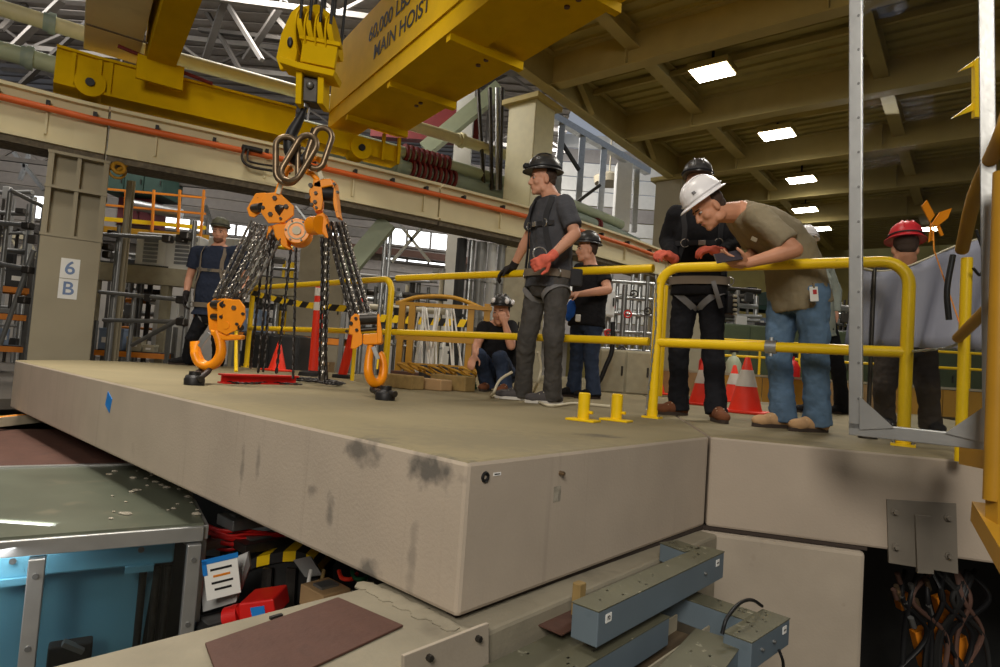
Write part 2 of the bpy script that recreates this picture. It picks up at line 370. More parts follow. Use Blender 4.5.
# lifting inserts, label plates and blue tape on the block faces
def on_right(px, py, out=.0):            # point of the block's right face seen at a pixel
    r = RM @ np.array([(px-CX)/F, -(py-CY)/F, -1.]); o = V(0, 0, H); t = (C0-o).dot(PR)/r.dot(PR); return o+r*t+PR*out
def on_left(px, py, out=.0):
    nl = V(-U[0], -U[1], 0); nl = unit(np.cross(LFT-C0, Z)); 
    if nl.dot(C0) > 0: nl = -nl
    r = RM @ np.array([(px-CX)/F, -(py-CY)/F, -1.]); o = V(0, 0, H); t = (C0-o).dot(nl)/r.dot(nl); return o+r*t+nl*out, nl
def on_wall(px, py, out=0.):
    r = RM @ np.array([(px-CX)/F, -(py-CY)/F, -1.]); o = V(0, 0, H); t = (INN-o).dot(n_r)/r.dot(n_r); return o+r*t+n_r*out
mb = MB(); c = on_right(485, 477); mb.lathe([(.006, -.002), (.008, .004), (.013, .006), (.016, .004), (.017, -.002)], c, PR, 20)
tag(mb.build('lifting_insert', 'steel_black', floor, 40))
mb = MB(); c = on_right(560, 473); mb.cyl(c-PR*.002, c+PR*.016, .008, n=8); mb.cyl(c+PR*.016, c+PR*.02, .005, n=8); mb.build('anchor_stud', 'steel_worn', floor)
mb = MB(); c = on_right(497, 474); mb.box(c, (.034, .002, .01), (U, PR, Z)); lb = mb.build('number_plate', 'white_label', floor)
mb = MB(); mb.box(c+PR*.0012, (.024, .001, .003), (U, PR, Z)); mb.build('print_line', 'ink', lb)
mb = MB(); c = on_right(557, 494); mb.box(c, (.040, .002, .052), (U, PR, Z)); mb.build('paper_label', 'mortar', floor)
c, nl = on_left(109, 402, .002); ld = unit(LFT-C0); mb = MB(); mb.box(c, (.10, .003, .09), (unit(ld*.8+Z*.35), nl, unit(Z-ld*.3))); mb.build('blue_tape', 'tape_blue', floor)
# worn corner patches and drips live in the block's own concrete
def blob(mbx, c, ax, ay, rx, ry, seed, n=18, off=.0015):
    rn = random.Random(seed); nrm = unit(np.cross(ax, ay)); pts = []
    for k in range(n):
        t = 2*math.pi*k/n; q = .65+.5*rn.random(); pts.append(c+ax*math.cos(t)*rx*q+ay*math.sin(t)*ry*q)
    mbx.slab(pts, nrm*off)
sb_ = BASE[floor.name]; sp_ = []
for px, py, sc, amt in [(428, 470, (.10, .10, .045), .9), (362, 451, (.09, .09, .04), .8), (368, 573, (.05, .05, .05), .8), (330, 512, (.022, .022, .06), .6), (312, 490, (.03, .03, .02), .5), (242, 470, (.016, .016, .08), .5), (258, 462, (.016, .016, .07), .45), (412, 560, (.02, .02, .10), .4), (150, 482, (.05, .05, .03), .6)]:
    c, _n = on_left(px, py); sp_.append((c-sb_, sc, rgb(96, 92, 86), amt))
stained('concrete_block', rgb(178, 164, 147), sp_, .28)
tp_ = [(G(430, 461)-sb_, (.12, .12, .05), rgb(92, 88, 80), .9), (G(602, 436)-sb_, (.10, .06, .05), rgb(86, 80, 70), .8), (G(365, 440)-sb_, (.10, .10, .05), rgb(96, 90, 80), .7), (G(500, 440)-sb_, (.5, .35, .1), rgb(112, 104, 86), .5), (G(300, 400)-sb_, (.7, .5, .1), rgb(112, 104, 86), .5)]
stained('concrete_deck', rgb(132, 121, 93), tp_, 0)
floor.data.materials[0] = MATS['concrete_block']; floor.data.materials[1] = MATS['concrete_deck']
# ------------------------------------------------------------------ bolted steel plate on the right wall
q = [on_wall(886, 499, .012), on_wall(955, 503, .012), on_wall(957, 573, .012), on_wall(888, 562, .012)]
pt = thing('wall_plate', 'grey steel plate with four bolts fixed on the right concrete face', 'plate', on_wall(922, 572, 0))
mb = MB(); mb.slab(q, -n_r*.016); mb.build('plate', 'plate_grey', pt)
mb = MB(); q2 = [on_wall(913, 514, .03), on_wall(929, 515, .03), on_wall(931, 572, .03), on_wall(915, 571, .03)]; mb.slab(q2, -n_r*.02); mb.build('stiffener', 'plate_grey', pt)
for px, py in ((894, 511), (947, 517), (895, 546), (948, 555)):
    c = on_wall(px, py, .012); mb = MB(); mb.cyl(c, c+n_r*.006, .017, n=16); mb.cyl(c+n_r*.006, c+n_r*.02, .011, n=6); mb.build('bolt', 'plate_grey', pt)
# ------------------------------------------------------------------ steel wireways in front of the block
def tray(name, p0, p1, w, h, label, lid='tray_lid', labels=(), screws=(), end_tab=True):
    """closed wireway: p0, p1 centre line of the top; box body, overhanging lid, screws and stickers"""
    p0 = V(p0); p1 = V(p1); d = unit(p1-p0); sd = unit(np.cross(d, Z)); L_ = np.linalg.norm(p1-p0); m_ = (p0+p1)/2
    t = thing(name, label, 'cable tray', m_-Z*h)
    mb = MB(); mb.box(m_-Z*(h/2+.002), (w, L_, h-.002), (sd, d, Z)); mb.build('trough', 'tray_blue', t, bevel=.003)
    mb = MB(); mb.box(m_+Z*.0, (w+.003, L_+.003, .004), (sd, d, Z)); ld_ = mb.build('lid', lid, t, bevel=.001)
    rn = random.Random(len(label)); mb = MB()
    for k in range(9): blob(mb, p0+d*L_*rn.uniform(.08, .92)+sd*w*rn.uniform(-.4, .4)+Z*.002, d, sd, .006, .004, k, 7, .0015)
    mb.build('paint_fleck', 'white_label', ld_)
    for s_, f in screws:
        c = p0+d*L_*f+sd*s_*(w/2)-Z*h*.45; mb = MB(); mb.cyl(c, c+sd*s_*.006, .006, n=8); mb.cyl(c+sd*s_*.006, c+sd*s_*.010, .004, n=8); mb.build('screw', 'steel_grey', t)
    for s_, f, txt in labels:
        c = p0+d*L_*f+sd*s_*(w/2+.001)-Z*h*.3; mb = MB(); mb.box(c, (.03, .002, .024), (d, sd, Z)); lb_ = mb.build('sticker', 'white_label', t)
        mb = MB(); mb.box(c+sd*s_*.0012, (.02, .001, .005), (d, sd, Z))
        if not txt: mb.build('print_line', 'steel_grey', lb_); continue
        mb = text_mesh(txt, .016, c+sd*s_*.0015, unit(np.cross(Z, sd*s_)), Z, .0008); mb.build('lettering', 'ink', lb_)
    return t
zA = -.385
A0 = (G(572, 603, zA)+G(599, 611, zA))/2; A1 = (G(699, 545, zA)+G(728, 553, zA))/2
tray('cable_tray', A0, A1, .088, .098, 'long blue-grey steel wireway lying highest, with a sticker on its near end', labels=((1, .06, 'F2'), (1, .93, '')), screws=((1, .8),))
dA = unit(A1-A0); sA = unit(np.cross(dA, Z))
tray('cable_tray', A1-dA*.09-sA*.045, A1-dA*.06-sA*.16, .10, .07, 'short blue wireway stub turning into the corner under the block')
zB = -.52
_n = (G(752, 643, zB)+G(723, 632, zB))/2; _d = unit(G(791, 618, zB)-G(752, 643, zB))
tray('cable_tray', _n, _n+_d*.31, .092, .088, 'blue-grey wireway at the right end carrying screws and a small sticker', labels=((1, .85, ''),), screws=((1, .25), (1, .55)))
_s = unit(np.cross(_d, Z)); _m = _n+_d*.21-_s*.048
tray('cable_tray', _m-_s*.34, _m, .10, .088, 'blue-grey cross wireway under the looped black cable', labels=(), screws=())
tray('cable_tray', (G(720, 634, -.555)+G(742, 645, -.555))/2-U*.75+PR*.05, (G(695, 629, -.555)+G(744, 643, -.555))/2, .15, .10, 'olive-lidded wireway at the bottom edge right of the open trough', screws=((1, .93),))
_t0 = G(535, 632, -.53); _t0 = _t0+PR*max(0, .155-(_t0-C0).dot(PR))
tray('cable_tray', _t0-U*.7, _t0+U*.55, .10, .09, 'blue-grey wireway nearest the concrete wall, lowest on the left')
_t1 = G(575, 645, -.515); _t1 = _t1+PR*max(0, .262-(_t1-C0).dot(PR))
tray('cable_tray', _t1-U*.7, _t1+U*.42, .085, .09, 'narrow blue-grey wireway running directly beneath the highest one')
# open trough between
t = thing('cable_trough', 'open brown cable trough with pale edge between two wireways', 'cable trough', G(640, 655, -.66))
p0 = G(630, 660, -.58)-U*.5; p1 = p0+U*.95; mb = MB(); mb.bar(p0-Z*.06, p1-Z*.06, .12, .01); mb.build('base', 'tray_in', t)
for s_ in (-1, 1):
    mb = MB(); mb.bar(p0+PR*.06*s_-Z*.03, p1+PR*.06*s_-Z*.03, .006, .06); mb.build('edge', 'hall_beige', t)
mb = MB(); mb.tube(bez([G(722, 634, -.515)+Z*.0, G(727, 618, -.47), G(740, 603, -.45), G(752, 600, -.47), G(762, 606, -.51)]), .006, 8)
mb.tube(bez([G(779, 650, -.58), G(783, 662, -.62), G(783, 675, -.7)]), .005, 8); tag(mb.build('power_cable', 'wire_black', smooth=60), 'black cable looped over the wide wireway at the right', 'cable')
mb = MB(); c = D(579, 592, 1.93); mb.box(c-Z*.02, (.035, .03, .10), (U, PR, Z)); tag(mb.build('timber_wedge', 'wood', bevel=.004), 'small wooden wedge standing behind the near end of the highest wireway', 'wedge')
mb = MB(); mb.slab([G(529, 622, -.50), G(572, 606, -.50), G(578, 627, -.50), G(562, 636, -.50)], (0, 0, .004)); tag(mb.build('steel_offcut', 'brown_plate'), 'small rust-brown plate under the near end of the highest wireway', 'plate')
# brown plate lying on the wall top
zt = -.450
mb = MB(); mb.slab([G(205, 645, zt), G(338, 599, zt), G(403, 627, zt), G(290, 680, zt), G(225, 700, zt)][::-1], (0, 0, .006)); tag(mb.build('rubber_mat', 'brown_plate', bevel=.001), 'dark brown sheet lying on the pale concrete wall top, lower left', 'mat')
mb = MB(); c = G(276, 618, zt); mb.box(c+Z*.004, (.035, .012, .008), (U, PR, Z)); tag(mb.build('metal_clip', 'steel_black', bevel=.001), 'tiny black clip beside the brown sheet on the wall top', 'clip')
# ================================================================== THE HALL
def perp(d): return V(d[1], -d[0], 0)
# far walls and roof
mb = MB(); mb.bar((-24, 20, 2), (3, 27.5, 2), .3, 11, hint=(0, 0, 1)); wb = struct(mb.build('wall_back', 'back_wall'))
bw0, bw1 = V(-24, 20, 0), V(3, 27.5, 0); bwn = unit(perp(bw1-bw0)); bwd = unit(bw1-bw0)
mb = MB(); mb.bar((-23, -8, 2), (-23, 20, 2), .3, 11); struct(mb.build('wall_left', 'back_wall'))
mb = MB(); mb.bar((2.5, 28, 2.5), (24, 33, 2.5), .3, 12); struct(mb.build('wall_far', 'ceiling_olive'))
mb = MB(); mb.bar((23.5, -8, 2), (23.5, 33, 2), .3, 14); struct(mb.build('wall_right', 'ceiling_olive'))
mb = MB(); mb.bar((-23, -8, 2), (24, -8, 2), .3, 14); struct(mb.build('wall_front', 'back_wall'))
# hall roof: ribbed sheets
mb = MB()
for k in range(68):
    y0 = -8+k*.55; z0 = 9.6; mb.box((-10.5, y0+.13, z0), (25, .26, .03)); mb.box((-10.5, y0+.4, z0+.05), (25, .30, .03))
mb.box((-10.5, 10.5, 9.72), (25, 38, .04))
rf = tag(mb.build('ceiling', 'roof_grey'), kind='structure')
sid = thing('wall_siding', 'pale horizontal metal siding on the far hall wall', 'siding', (bw0+bw1)/2)
for k in range(14):
    z_ = 3.1+k*.42; mb = MB(); a = bw0+Z*z_; b = bw1+Z*z_; n_ = bwn if bwn.dot(bw0) < 0 else -bwn; mb.bar(a+n_*.17, b+n_*.17, .05, .37); mb.build('panel', 'roof_grey' if k % 5 else 'truss_grey', sid)
# daylight windows in the far wall: frame, panes
def bw_pt(px, py, out):
    r = RM @ np.array([(px-CX)/F, -(py-CY)/F, -1.]); o = V(0, 0, H); q = bw0-bwn*0
    n = bwn if bwn.dot(bw0) < 0 else -bwn
    t = (bw0-o).dot(n)/r.dot(n); return o+r*t+n*(.22+out)
nb = bwn if bwn.dot(bw0) < 0 else -bwn
wn = 0
for x0, y0, x1, y1, np_ in [(36, 196, 60, 223, 2), (166, 217, 205, 234, 3), (210, 222, 250, 239, 3), (296, 228, 340, 250, 2), (383, 227, 452, 253, 3), (385, 257, 448, 268, 3), (120, 212, 132, 226, 1)]:
    wn += 1; a = bw_pt(x0, y0, 0); b = bw_pt(x1, y1, 0); zt, zb = max(a[2], b[2]), min(a[2], b[2]); wd = (b-a).dot(bwd); base = a*1; base[2] = zb
    w = thing('window_%d' % wn, None, None, base+bwd*wd/2); w['kind'] = 'structure'
    mb = MB(); fr = .09
    for zz in (zb, zt): mb.box(V(base[0], base[1], zz)+bwd*wd/2, (wd+fr, .1, fr), (bwd, nb, Z))
    for k in range(np_+1): mb.box(V(base[0], base[1], (zb+zt)/2)+bwd*wd*k/np_, (fr, .1, zt-zb), (bwd, nb, Z))
    mb.build('window_frame', 'truss_grey', w)
    for k in range(np_):
        mb = MB(); mb.box(V(base[0], base[1], (zb+zt)/2)+bwd*wd*(k+.5)/np_-nb*.01, (wd/np_-.06, .02, zt-zb-.06), (bwd, nb, Z)); mb.build('pane', 'window_day', w)
# brown girt across the far wall
mb = MB(); a = bw_pt(325, 254, .3); b = bw_pt(470, 256, .3); a[2] = b[2] = (a[2]+b[2])/2; mb.bar(a, b, .2, .28)
tag(mb.build('wall_girt', 'brown_beam'), 'brown steel beam across the far windows', 'beam')
mb = MB(); a = bw_pt(-20, 238, .4); b = bw_pt(250, 243, .4); zc = (a[2]+b[2])/2; a[2] = b[2] = zc; mb.bar(a, b, .2, .3)
tag(mb.build('wall_girt', 'truss_dark'), 'dark horizontal beam below the far left windows', 'beam')
# roof trusses (upper left)
rn = random.Random(5)
for k, (xa, ya, xb, yb, zz) in enumerate([(-16, 13.5, 0, 15.2, 8.6), (-17, 17.5, 1, 19, 8.6), (-18, 21, 2, 23, 8.5)]):
    p0 = V(xa, ya, zz); p1 = V(xb, yb, zz); t = thing('roof_truss', ['nearest', 'middle', 'farthest'][k]+' light steel truss under the hall roof at upper left', 'truss', (p0+p1)/2)
    mb = MB(); mb.bar(p0, p1, .12, .14); mb.build('bottom_chord', 'truss_grey', t)
    mb = MB(); mb.bar(p0+Z*.8, p1+Z*.8, .12, .14); mb.build('top_chord', 'truss_grey', t)
    n_ = 14
    for j in range(n_):
        a = p0+(p1-p0)*j/n_; b = p0+(p1-p0)*(j+1)/n_; mb = MB()
        mb.bar(a+(Z*.8 if j % 2 else 0*Z), b+(0*Z if j % 2 else Z*.8), .07, .07); mb.build('diagonal', 'truss_dark' if j % 3 == 0 else 'truss_grey', t)
for k, (a, b, c, d) in enumerate([(0, 60, 62, 0, ), (15, 90, 90, 20), (205, 60, 225, 0), (225, 0, 262, 60), (245, 60, 285, 0), (262, 0, 300, 45), (200, 30, 290, 40), (200, 0, 240, 70), (30, 0, 0, 30)]):
    mb = MB(); mb.bar(D(a, b, 15+.3*k), D(c, d, 14+.3*k), .1 if k % 2 else .16, .1)
    tag(mb.build('roof_brace', 'truss_grey' if k in (0, 3, 5) else 'truss_dark'), ['pale broad brace at the top left corner', 'slim brace left of the pale crane box', 'dark upright brace just right of the second girder', 'pale slanting brace in the bright roof gap', 'dark slanting brace left of the hook block', 'pale brace running down to the hook block', 'level dark brace behind the slanting ones', 'dark leaning brace left in the roof gap', 'short dark brace in the extreme top left corner'][k], 'brace')
# ------------------------------------------------------------------ curved runway beam
RP = [V(*p, 0) for p in [(-9.6, 6.75), (-8.4, 7.55), (-7.19, 8.38), (-6.34, 9.0), (-5.0, 9.72), (-3.68, 10.46), (-2.5, 11.2), (-1.39, 11.92), (.1, 12.95), (1.62, 14.1), (3.1, 15.5), (4.52, 17.06), (6.2, 19.2)]]
def rail_at(s):                           # s in units of polyline index
    i = min(int(s), len(RP)-2); return RP[i]+(RP[i+1]-RP[i])*(s-i)
def rail_px(px):                          # index on the rail whose point is seen at image column px (at z about 3.7)
    best = None
    for k in range(1201):
        s = k/1200*(len(RP)-1.001); p = rail_at(s)
        c = RM.T @ (p+Z*(3.75-H)); x = CX+F*c[0]/-c[2]
        if best is None or abs(x-px) < best[0]: best = (abs(x-px), s)
    return best[1]
def offs(path, o):                        # shift a level path outwards (away from camera)
    out = []
    for i, p in enumerate(path):
        d = unit(path[min(i+1, len(path)-1)]-path[max(i-1, 0)]); out.append(p+V(-d[1], d[0], 0)*o)
    return out
rw = thing('runway_beam', 'long curved cream crane runway beam crossing behind the workers', 'beam', RP[4]+Z*2.9)
def sweep(mbx, path, prof):               # prof: (outward offset, z) closed
    n = len(prof); ps = [offs(path, o) for o, z in prof]; vs_ = []
    for i in range(len(path)):
        for j in range(n): q = ps[j][i]; vs_.append((q[0], q[1], prof[j][1]))
    fs = [(i*n+j, i*n+(j+1) % n, (i+1)*n+(j+1) % n, (i+1)*n+j) for i in range(len(path)-1) for j in range(n)]+[tuple(range(n)), tuple(range((len(path)-1)*n, len(path)*n))]
    mbx.add(vs_, fs)
cuts = [0, 3.15, 7.0, 12]
for k in range(3):
    s0, s1 = cuts[k]+.02, cuts[k+1]; pth = [rail_at(s0+(s1-s0)*i/10) for i in range(11)]
    mb = MB(); sweep(mb, pth, [(0, 3.04), (0, 3.66), (.5, 3.66), (.5, 3.04)]); mb.build('web', 'beam_cream', rw)
    mb = MB(); sweep(mb, pth, [(-.1, 3.66), (-.1, 3.71), (.6, 3.71), (.6, 3.66)]); mb.build('top_flange', 'beam_cream', rw)
    mb = MB(); sweep(mb, pth, [(-.08, 2.99), (-.08, 3.04), (.58, 3.04), (.58, 2.99)]); mb.build('bottom_flange', 'beam_cream', rw)
    mb = MB(); sweep(mb, pth, [(-.02, 2.90), (-.02, 2.99), (.52, 2.99), (.52, 2.90)]); mb.build('bearing_strip', 'flange_dark', rw)
pth = [rail_at(12*i/40) for i in range(41)]
mb = MB(); sweep(mb, pth, [(.17, 3.71), (.17, 3.80), (.24, 3.80), (.24, 3.71)]); mb.build('crane_rail', 'steel_worn', rw)
cr = thing('conductor_bar', 'orange conductor bar held along the cream runway beam', 'conductor bar', RP[4]+Z*3.4)
mb = MB(); mb.tube([p+Z*3.47 for p in offs(pth, -.10)], .05, 8); mb.build('bar', 'orange_conductor', cr, 60)
for k in range(22):
    s = .4+k*.53; p = rail_at(s); d = unit(rail_at(s+.1)-p); o_ = V(d[1], -d[0], 0)
    mb = MB(); mb.box(p+o_*.06+Z*3.53, (.05, .14, .10), (d, o_, Z)); mb.build('bracket', 'steel_black', cr)
    if k % 2 == 0:
        mb = MB(); mb.box(p+o_*.02+Z*3.36, (.03, .05, .5), (d, o_, Z)); mb.build('stiffener', 'beam_cream', rw)
s = rail_px(252); p = rail_at(s); d = unit(rail_at(s+.1)-p); o_ = V(d[1], -d[0], 0); t = thing('collector_cable', 'black collector shoe with looped conduit on the orange bar', 'collector', p+o_*.2+Z*3.2)
mb = MB(); mb.box(p+o_*.2+Z*3.5, (.32, .12, .06), (d, o_, Z)); mb.build('shoe', 'steel_black', t, bevel=.01)
mb = MB(); q = p+o_*.24; mb.tube(bez([q-d*.12+Z*3.48, q-d*.14+Z*3.3, q-d*.02+Z*3.2, q+d*.3+Z*3.2, q+d*.62+Z*3.22]), .022, 8); mb.tube(bez([q-d*.06+Z*3.48, q-d*.06+Z*3.33, q+d*.03+Z*3.27, q+d*.62+Z*3.30]), .018, 8); mb.build('conduit', 'steel_dark', t, 60)
# ------------------------------------------------------------------ column 6B
cd = unit(V(.84, .545, 0)); cn = V(cd[1], -cd[0], 0)           # cn faces the camera
cc = D(66, 300, 9.1); cc[2] = 0
col = thing('crane_column', 'beige steel crane column carrying the runway beam at left, marked 6 B', 'column', cc-Z*.55)
mb = MB(); mb.box(cc+Z*.555, (.74, .5, 2.21), (cd, cn, Z)); mb.build('shaft', 'column_beige', col, bevel=.01)
for s_ in (-1, 1):
    mb = MB(); mb.box(cc+cd*s_*.335+Z*2.28, (.07, .5, 1.23), (cd, cn, Z)); mb.build('flange', 'column_beige', col)
mb = MB(); mb.box(cc+cn*.08+Z*2.28, (.7, .05, 1.23), (cd, cn, Z)); mb.build('web', 'column_beige', col)
mb = MB(); mb.box(cc+cn*.17+Z*2.28, (.05, .14, 1.23), (cd, cn, Z)); mb.build('rib', 'column_beige', col)
for z_ in (1.68, 2.38, 2.88):
    mb = MB(); mb.box(cc+Z*z_, (.76, .52, .04), (cd, cn, Z)); mb.build('stiffener_plate', 'column_beige', col)
for ch, z_ in (('6', 1.22), ('B', .92)):
    c = cc+cn*.252+cd*.02+Z*z_; t = thing('column_sign', 'white paper sign with a blue outlined %s on the beige column' % ch, 'sign', c-Z*.14)
    mb = MB(); mb.box(c, (.23, .004, .29), (cd, cn, Z)); mb.build('paper', 'white_label', t)
    mb = text_mesh(ch, .27, c+cn*.003, cd, Z, .002); mb.build('lettering', 'ink_blue', t)
# dark valve wheel hanging at the beam foot
_s = rail_px(124); p = rail_at(_s)+Z*2.79; mb = MB(); mb.ring(p, .11, .02, cn, n=18); mb.ring(p+V(.05, -.05, .03), .08, .03, unit(cn+V(.3, 0, .3)), n=14); mb.cyl(p, p+V(.1, .1, .15), .03); tag(mb.build('hose_reel', 'ochre_and_shade', smooth=60), 'small coil of yellow hose hung under the runway beam', 'hose')
# ------------------------------------------------------------------ pipes behind the beam
def pipe(off, z, r, m, label, s0, s1, bands=(), flanges=(), bellows=()):
    path = offs([rail_at(s0+(s1-s0)*i/30) for i in range(31)], off); path = [p+Z*z for p in path]
    t = thing('service_pipe', label, 'pipe', path[15]); mb = MB(); mb.tube(path, r, 14); mb.build('pipe', m, t, 60)
    def at(px): 
        s = rail_px(px); s = min(max(s, s0+.02), s1-.05); q = offs([rail_at(s-.02), rail_at(s), rail_at(s+.02)], off); return q[1]+Z*z, unit(q[2]-q[0])
    for px in bands: p, d = at(px); mb = MB(); mb.cyl(p-d*.14, p+d*.14, r*1.03, n=14); mb.build('marker_band', 'band_green', t, 60)
    for px, mm in flanges: p, d = at(px); mb = MB(); mb.cyl(p-d*.05, p+d*.05, r*1.35, n=16); mb.cyl(p-d*.12, p-d*.05, r*1.15, n=16); mb.build('flange', mm, t, 40)
    for px0, px1 in bellows:
        a, _ = at(px0); b, d = at(px1); n_ = 9
        for k in range(n_): q = a+(b-a)*k/(n_-1); mb = MB(); mb.cyl(q-d*.03, q+d*.03, r*1.5, n=14); mb.build('bellows_ring', 'red_dark', t, 40)
    return t
pipe(1.8, 5.46, .13, 'pipe_cream', 'upper cream service pipe behind the runway beam', 1.6, 8.6, bands=(420,), flanges=((40, 'pipe_sea'), (500, 'pipe_cream')))
pipe(1.8, 4.78, .145, 'pipe_green', 'middle pale green service pipe behind the runway beam', 1.4, 11.2, bands=(612,), flanges=((575, 'red_dark'), (18, 'pipe_sea')), bellows=((440, 486),))
pipe(1.75, 4.46, .145, 'pipe_sea', 'lower green-grey service pipe just above the runway beam', 5.5, 11.6, bands=(618,), flanges=((430, 'pipe_sea'), (560, 'red_dark'), (650, 'red_dark')), bellows=((448, 492),))
pipe(2.1, 4.6, .05, 'hose_beige', 'thin pale conduit between the service pipes', 6.0, 8.8)
# braced steel and red beam behind the pipes
mb = MB(); a = D(372, 128, 16.4); b = D(480, 118, 16.4); a[2] = b[2] = 6.6; mb.bar(a, b, .3, .9); tag(mb.build('red_girder', 'red_dark'), 'dark red steel girder seen between crane and column', 'beam')
mb = MB(); a = D(468, 80, 16); b = V(a[0], a[1], -.5); mb.bar(a, b, .45, .45, hint=(0, 1, 0)); tag(mb.build('hall_post', 'white_paint'), 'white steel post behind the pipes left of the big column', 'post')
mb = MB(); mb.bar(D(500, 88, 15.2), D(425, 150, 15.2), .35, .3, hint=(0, 1, 0)); tag(mb.build('hall_brace', 'pipe_green'), 'pale green diagonal brace behind the service pipes', 'brace')
t = thing('cable_riser', 'bundle of dark vertical conduits left of the big cream column', 'conduit', D(492, 180, 14.4))
for k, (x0, x1) in enumerate(((478, 484), (490, 492), (497, 497), (502, 500))):
    mb = MB(); mb.tube([D(x0, 88, 14.5), D(x1, 190, 14.5)], .05, 8); mb.build('conduit', 'steel_dark' if k != 2 else 'galv', t, 60)
# ------------------------------------------------------------------ low ceiling on the right
O2 = V(.78, 13.6, 0); e1 = V(math.sin(math.radians(38)), math.cos(math.radians(38)), 0); e2 = V(e1[1], -e1[0], 0)
def ST(s, t, z): return O2+e1*s+e2*t+Z*z
mb = MB(); k = 0; s = -6.0
while s < 24:
    a, b = ST(s, -.2, 7.34), ST(s, 15, 7.34); mb.bar(a+e1*.09, b+e1*.09, .18, .02); mb.bar(a+e1*.27+Z*.06, b+e1*.27+Z*.06, .20, .02)
    mb.slab([a+e1*.17, b+e1*.17, b+e1*.19+Z*.06, a+e1*.19+Z*.06], e1*.01); mb.slab([a+e1*.35+Z*.06, b+e1*.35+Z*.06, b+e1*.37, a+e1*.37], e1*.01); s += .36
cs = struct(mb.build('ceiling', 'ceiling_olive'))
def ibeam(name, a, b, h, w, m, label, tw=.03, stiff=0):
    a = V(a); b = V(b); d = unit(b-a); t = thing(name, label, 'beam', (a+b)/2-Z*h)
    mb = MB(); mb.bar(a-Z*h/2, b-Z*h/2, tw, h); mb.build('web', m, t)
    mb = MB(); mb.bar(a-Z*h, b-Z*h, w, .035); mb.build('bottom_flange', m, t)
    mb = MB(); mb.bar(a, b, w, .035); mb.build('top_flange', m, t)
    for k in range(stiff):
        c = a+(b-a)*(k+.5)/stiff-Z*h/2; mb = MB(); mb.box(c, (w*.9, .03, h), (unit(np.cross(d, Z)), d, Z)); mb.build('stiffener', m, t)
    return t
ords = ['first', 'second', 'third', 'fourth', 'fifth', 'sixth']
for k, s in enumerate((-3.9, 0, 3.7, 7.4, 11.1, 14.8)):
    ibeam('ceiling_beam', ST(s, 0, 7.32), ST(s, 15, 7.32), .72, .32, 'ceil_beam', ords[k]+' deep olive cross beam under the right ceiling, counted from the crane', stiff=4)
for k, (t_, h_) in enumerate(((0, .8), (2.0, .34), (6.0, .34), (10, .34))):
    ibeam('ceiling_girder', ST(-5.5, t_, 7.30), ST(22, t_, 7.30), h_, .28, 'ceil_beam', ['deep olive edge girder along the open side of the right ceiling', 'slim olive girder just left of the ceiling lamps', 'slim olive girder right of the ceiling lamps', 'slim olive girder far right behind the clear panel'][k])
for k, s in enumerate((1.85, 5.55, 9.25)):
    mb = MB(); mb.bar(ST(s, 0, 7.2), ST(s, 14, 7.2), .09, .12); tag(mb.build('ceiling_purlin', 'ceil_beam'), ords[k]+' thin purlin between the olive cross beams', 'purlin')
for k, s in enumerate((.7, 4.4)):
    mb = MB(); mb.bar(ST(s, .15, 7.2), ST(s+.9, .15, 6.55), .12, .12, hint=(1, 0, 0)); tag(mb.build('knee_brace', 'ceil_beam'), ['near', 'far'][k]+' short knee brace at the ceiling edge girder', 'brace')
for k, (s, t_, w_, lb) in enumerate(((.62, -.72, .80, 'big cream column right of the service pipes, holding the olive ceiling'), (7.4, -.1, .85, 'slim cream column further along the ceiling edge'), (11.1, -.1, .85, 'cream column at the ceiling edge behind the worker in black'))):
    c = ST(s, t_, 0)
    if k == 0: c = min((offs([rail_at(_s-.05), rail_at(_s), rail_at(_s+.05)], 1.02)[1] for _s in [7+.02*i for i in range(150)]), key=lambda q: abs(CX+F*(RM.T @ (q+Z*(4.5-H)))[0]/-(RM.T @ (q+Z*(4.5-H)))[2]-527))
    mb = MB(); mb.box(c+Z*1.8, (w_, w_, 9.5), (e2, e1, Z)); cl = thing('hall_column', lb, 'column', c-Z*3); mb.build('shaft', 'pipe_cream' if k == 0 else 'column_beige', cl, bevel=.02)
    mb = MB(); mb.box(c+Z*6.5, (w_+.25, w_+.25, .12), (e2, e1, Z)); mb.build('cap_plate', 'ceil_beam', cl)
for k, (s, t_) in enumerate(((1.55, 3.1), (5.7, 3.42), (9.9, 3.15), (13.7, 2.5), (17.0, 2.4), (18.4, 6.0))):
    c = ST(s, t_, 6.82); t = thing('ceiling_lamp', ['nearest bright square lamp under the olive ceiling', 'second bright lamp in the row under the olive ceiling', 'third bright lamp in the row, above the white hard hat', 'fourth bright lamp in the row, above the tan shirt', 'fifth and smallest lamp of the row near the tan shirt', 'far lamp seen through the clear panel'][k], 'lamp', c, 'lamps under the olive ceiling')
    mb = MB(); mb.box(c+Z*.03, (.78, .62, .02), (e2, e1, Z)); mb.build('diffuser', 'lamp_diffuser', t)
    mb = MB(); mb.box(c+Z*.11, (.86, .70, .14), (e2, e1, Z)); mb.build('housing', 'ceil_beam', t, bevel=.01)
    mb = MB(); mb.box(c+Z*.24, (.3, .12, .1), (e2, e1, Z)); mb.cyl(c+Z*.2, c+Z*.5, .03); mb.build('driver_box', 'steel_black', t)
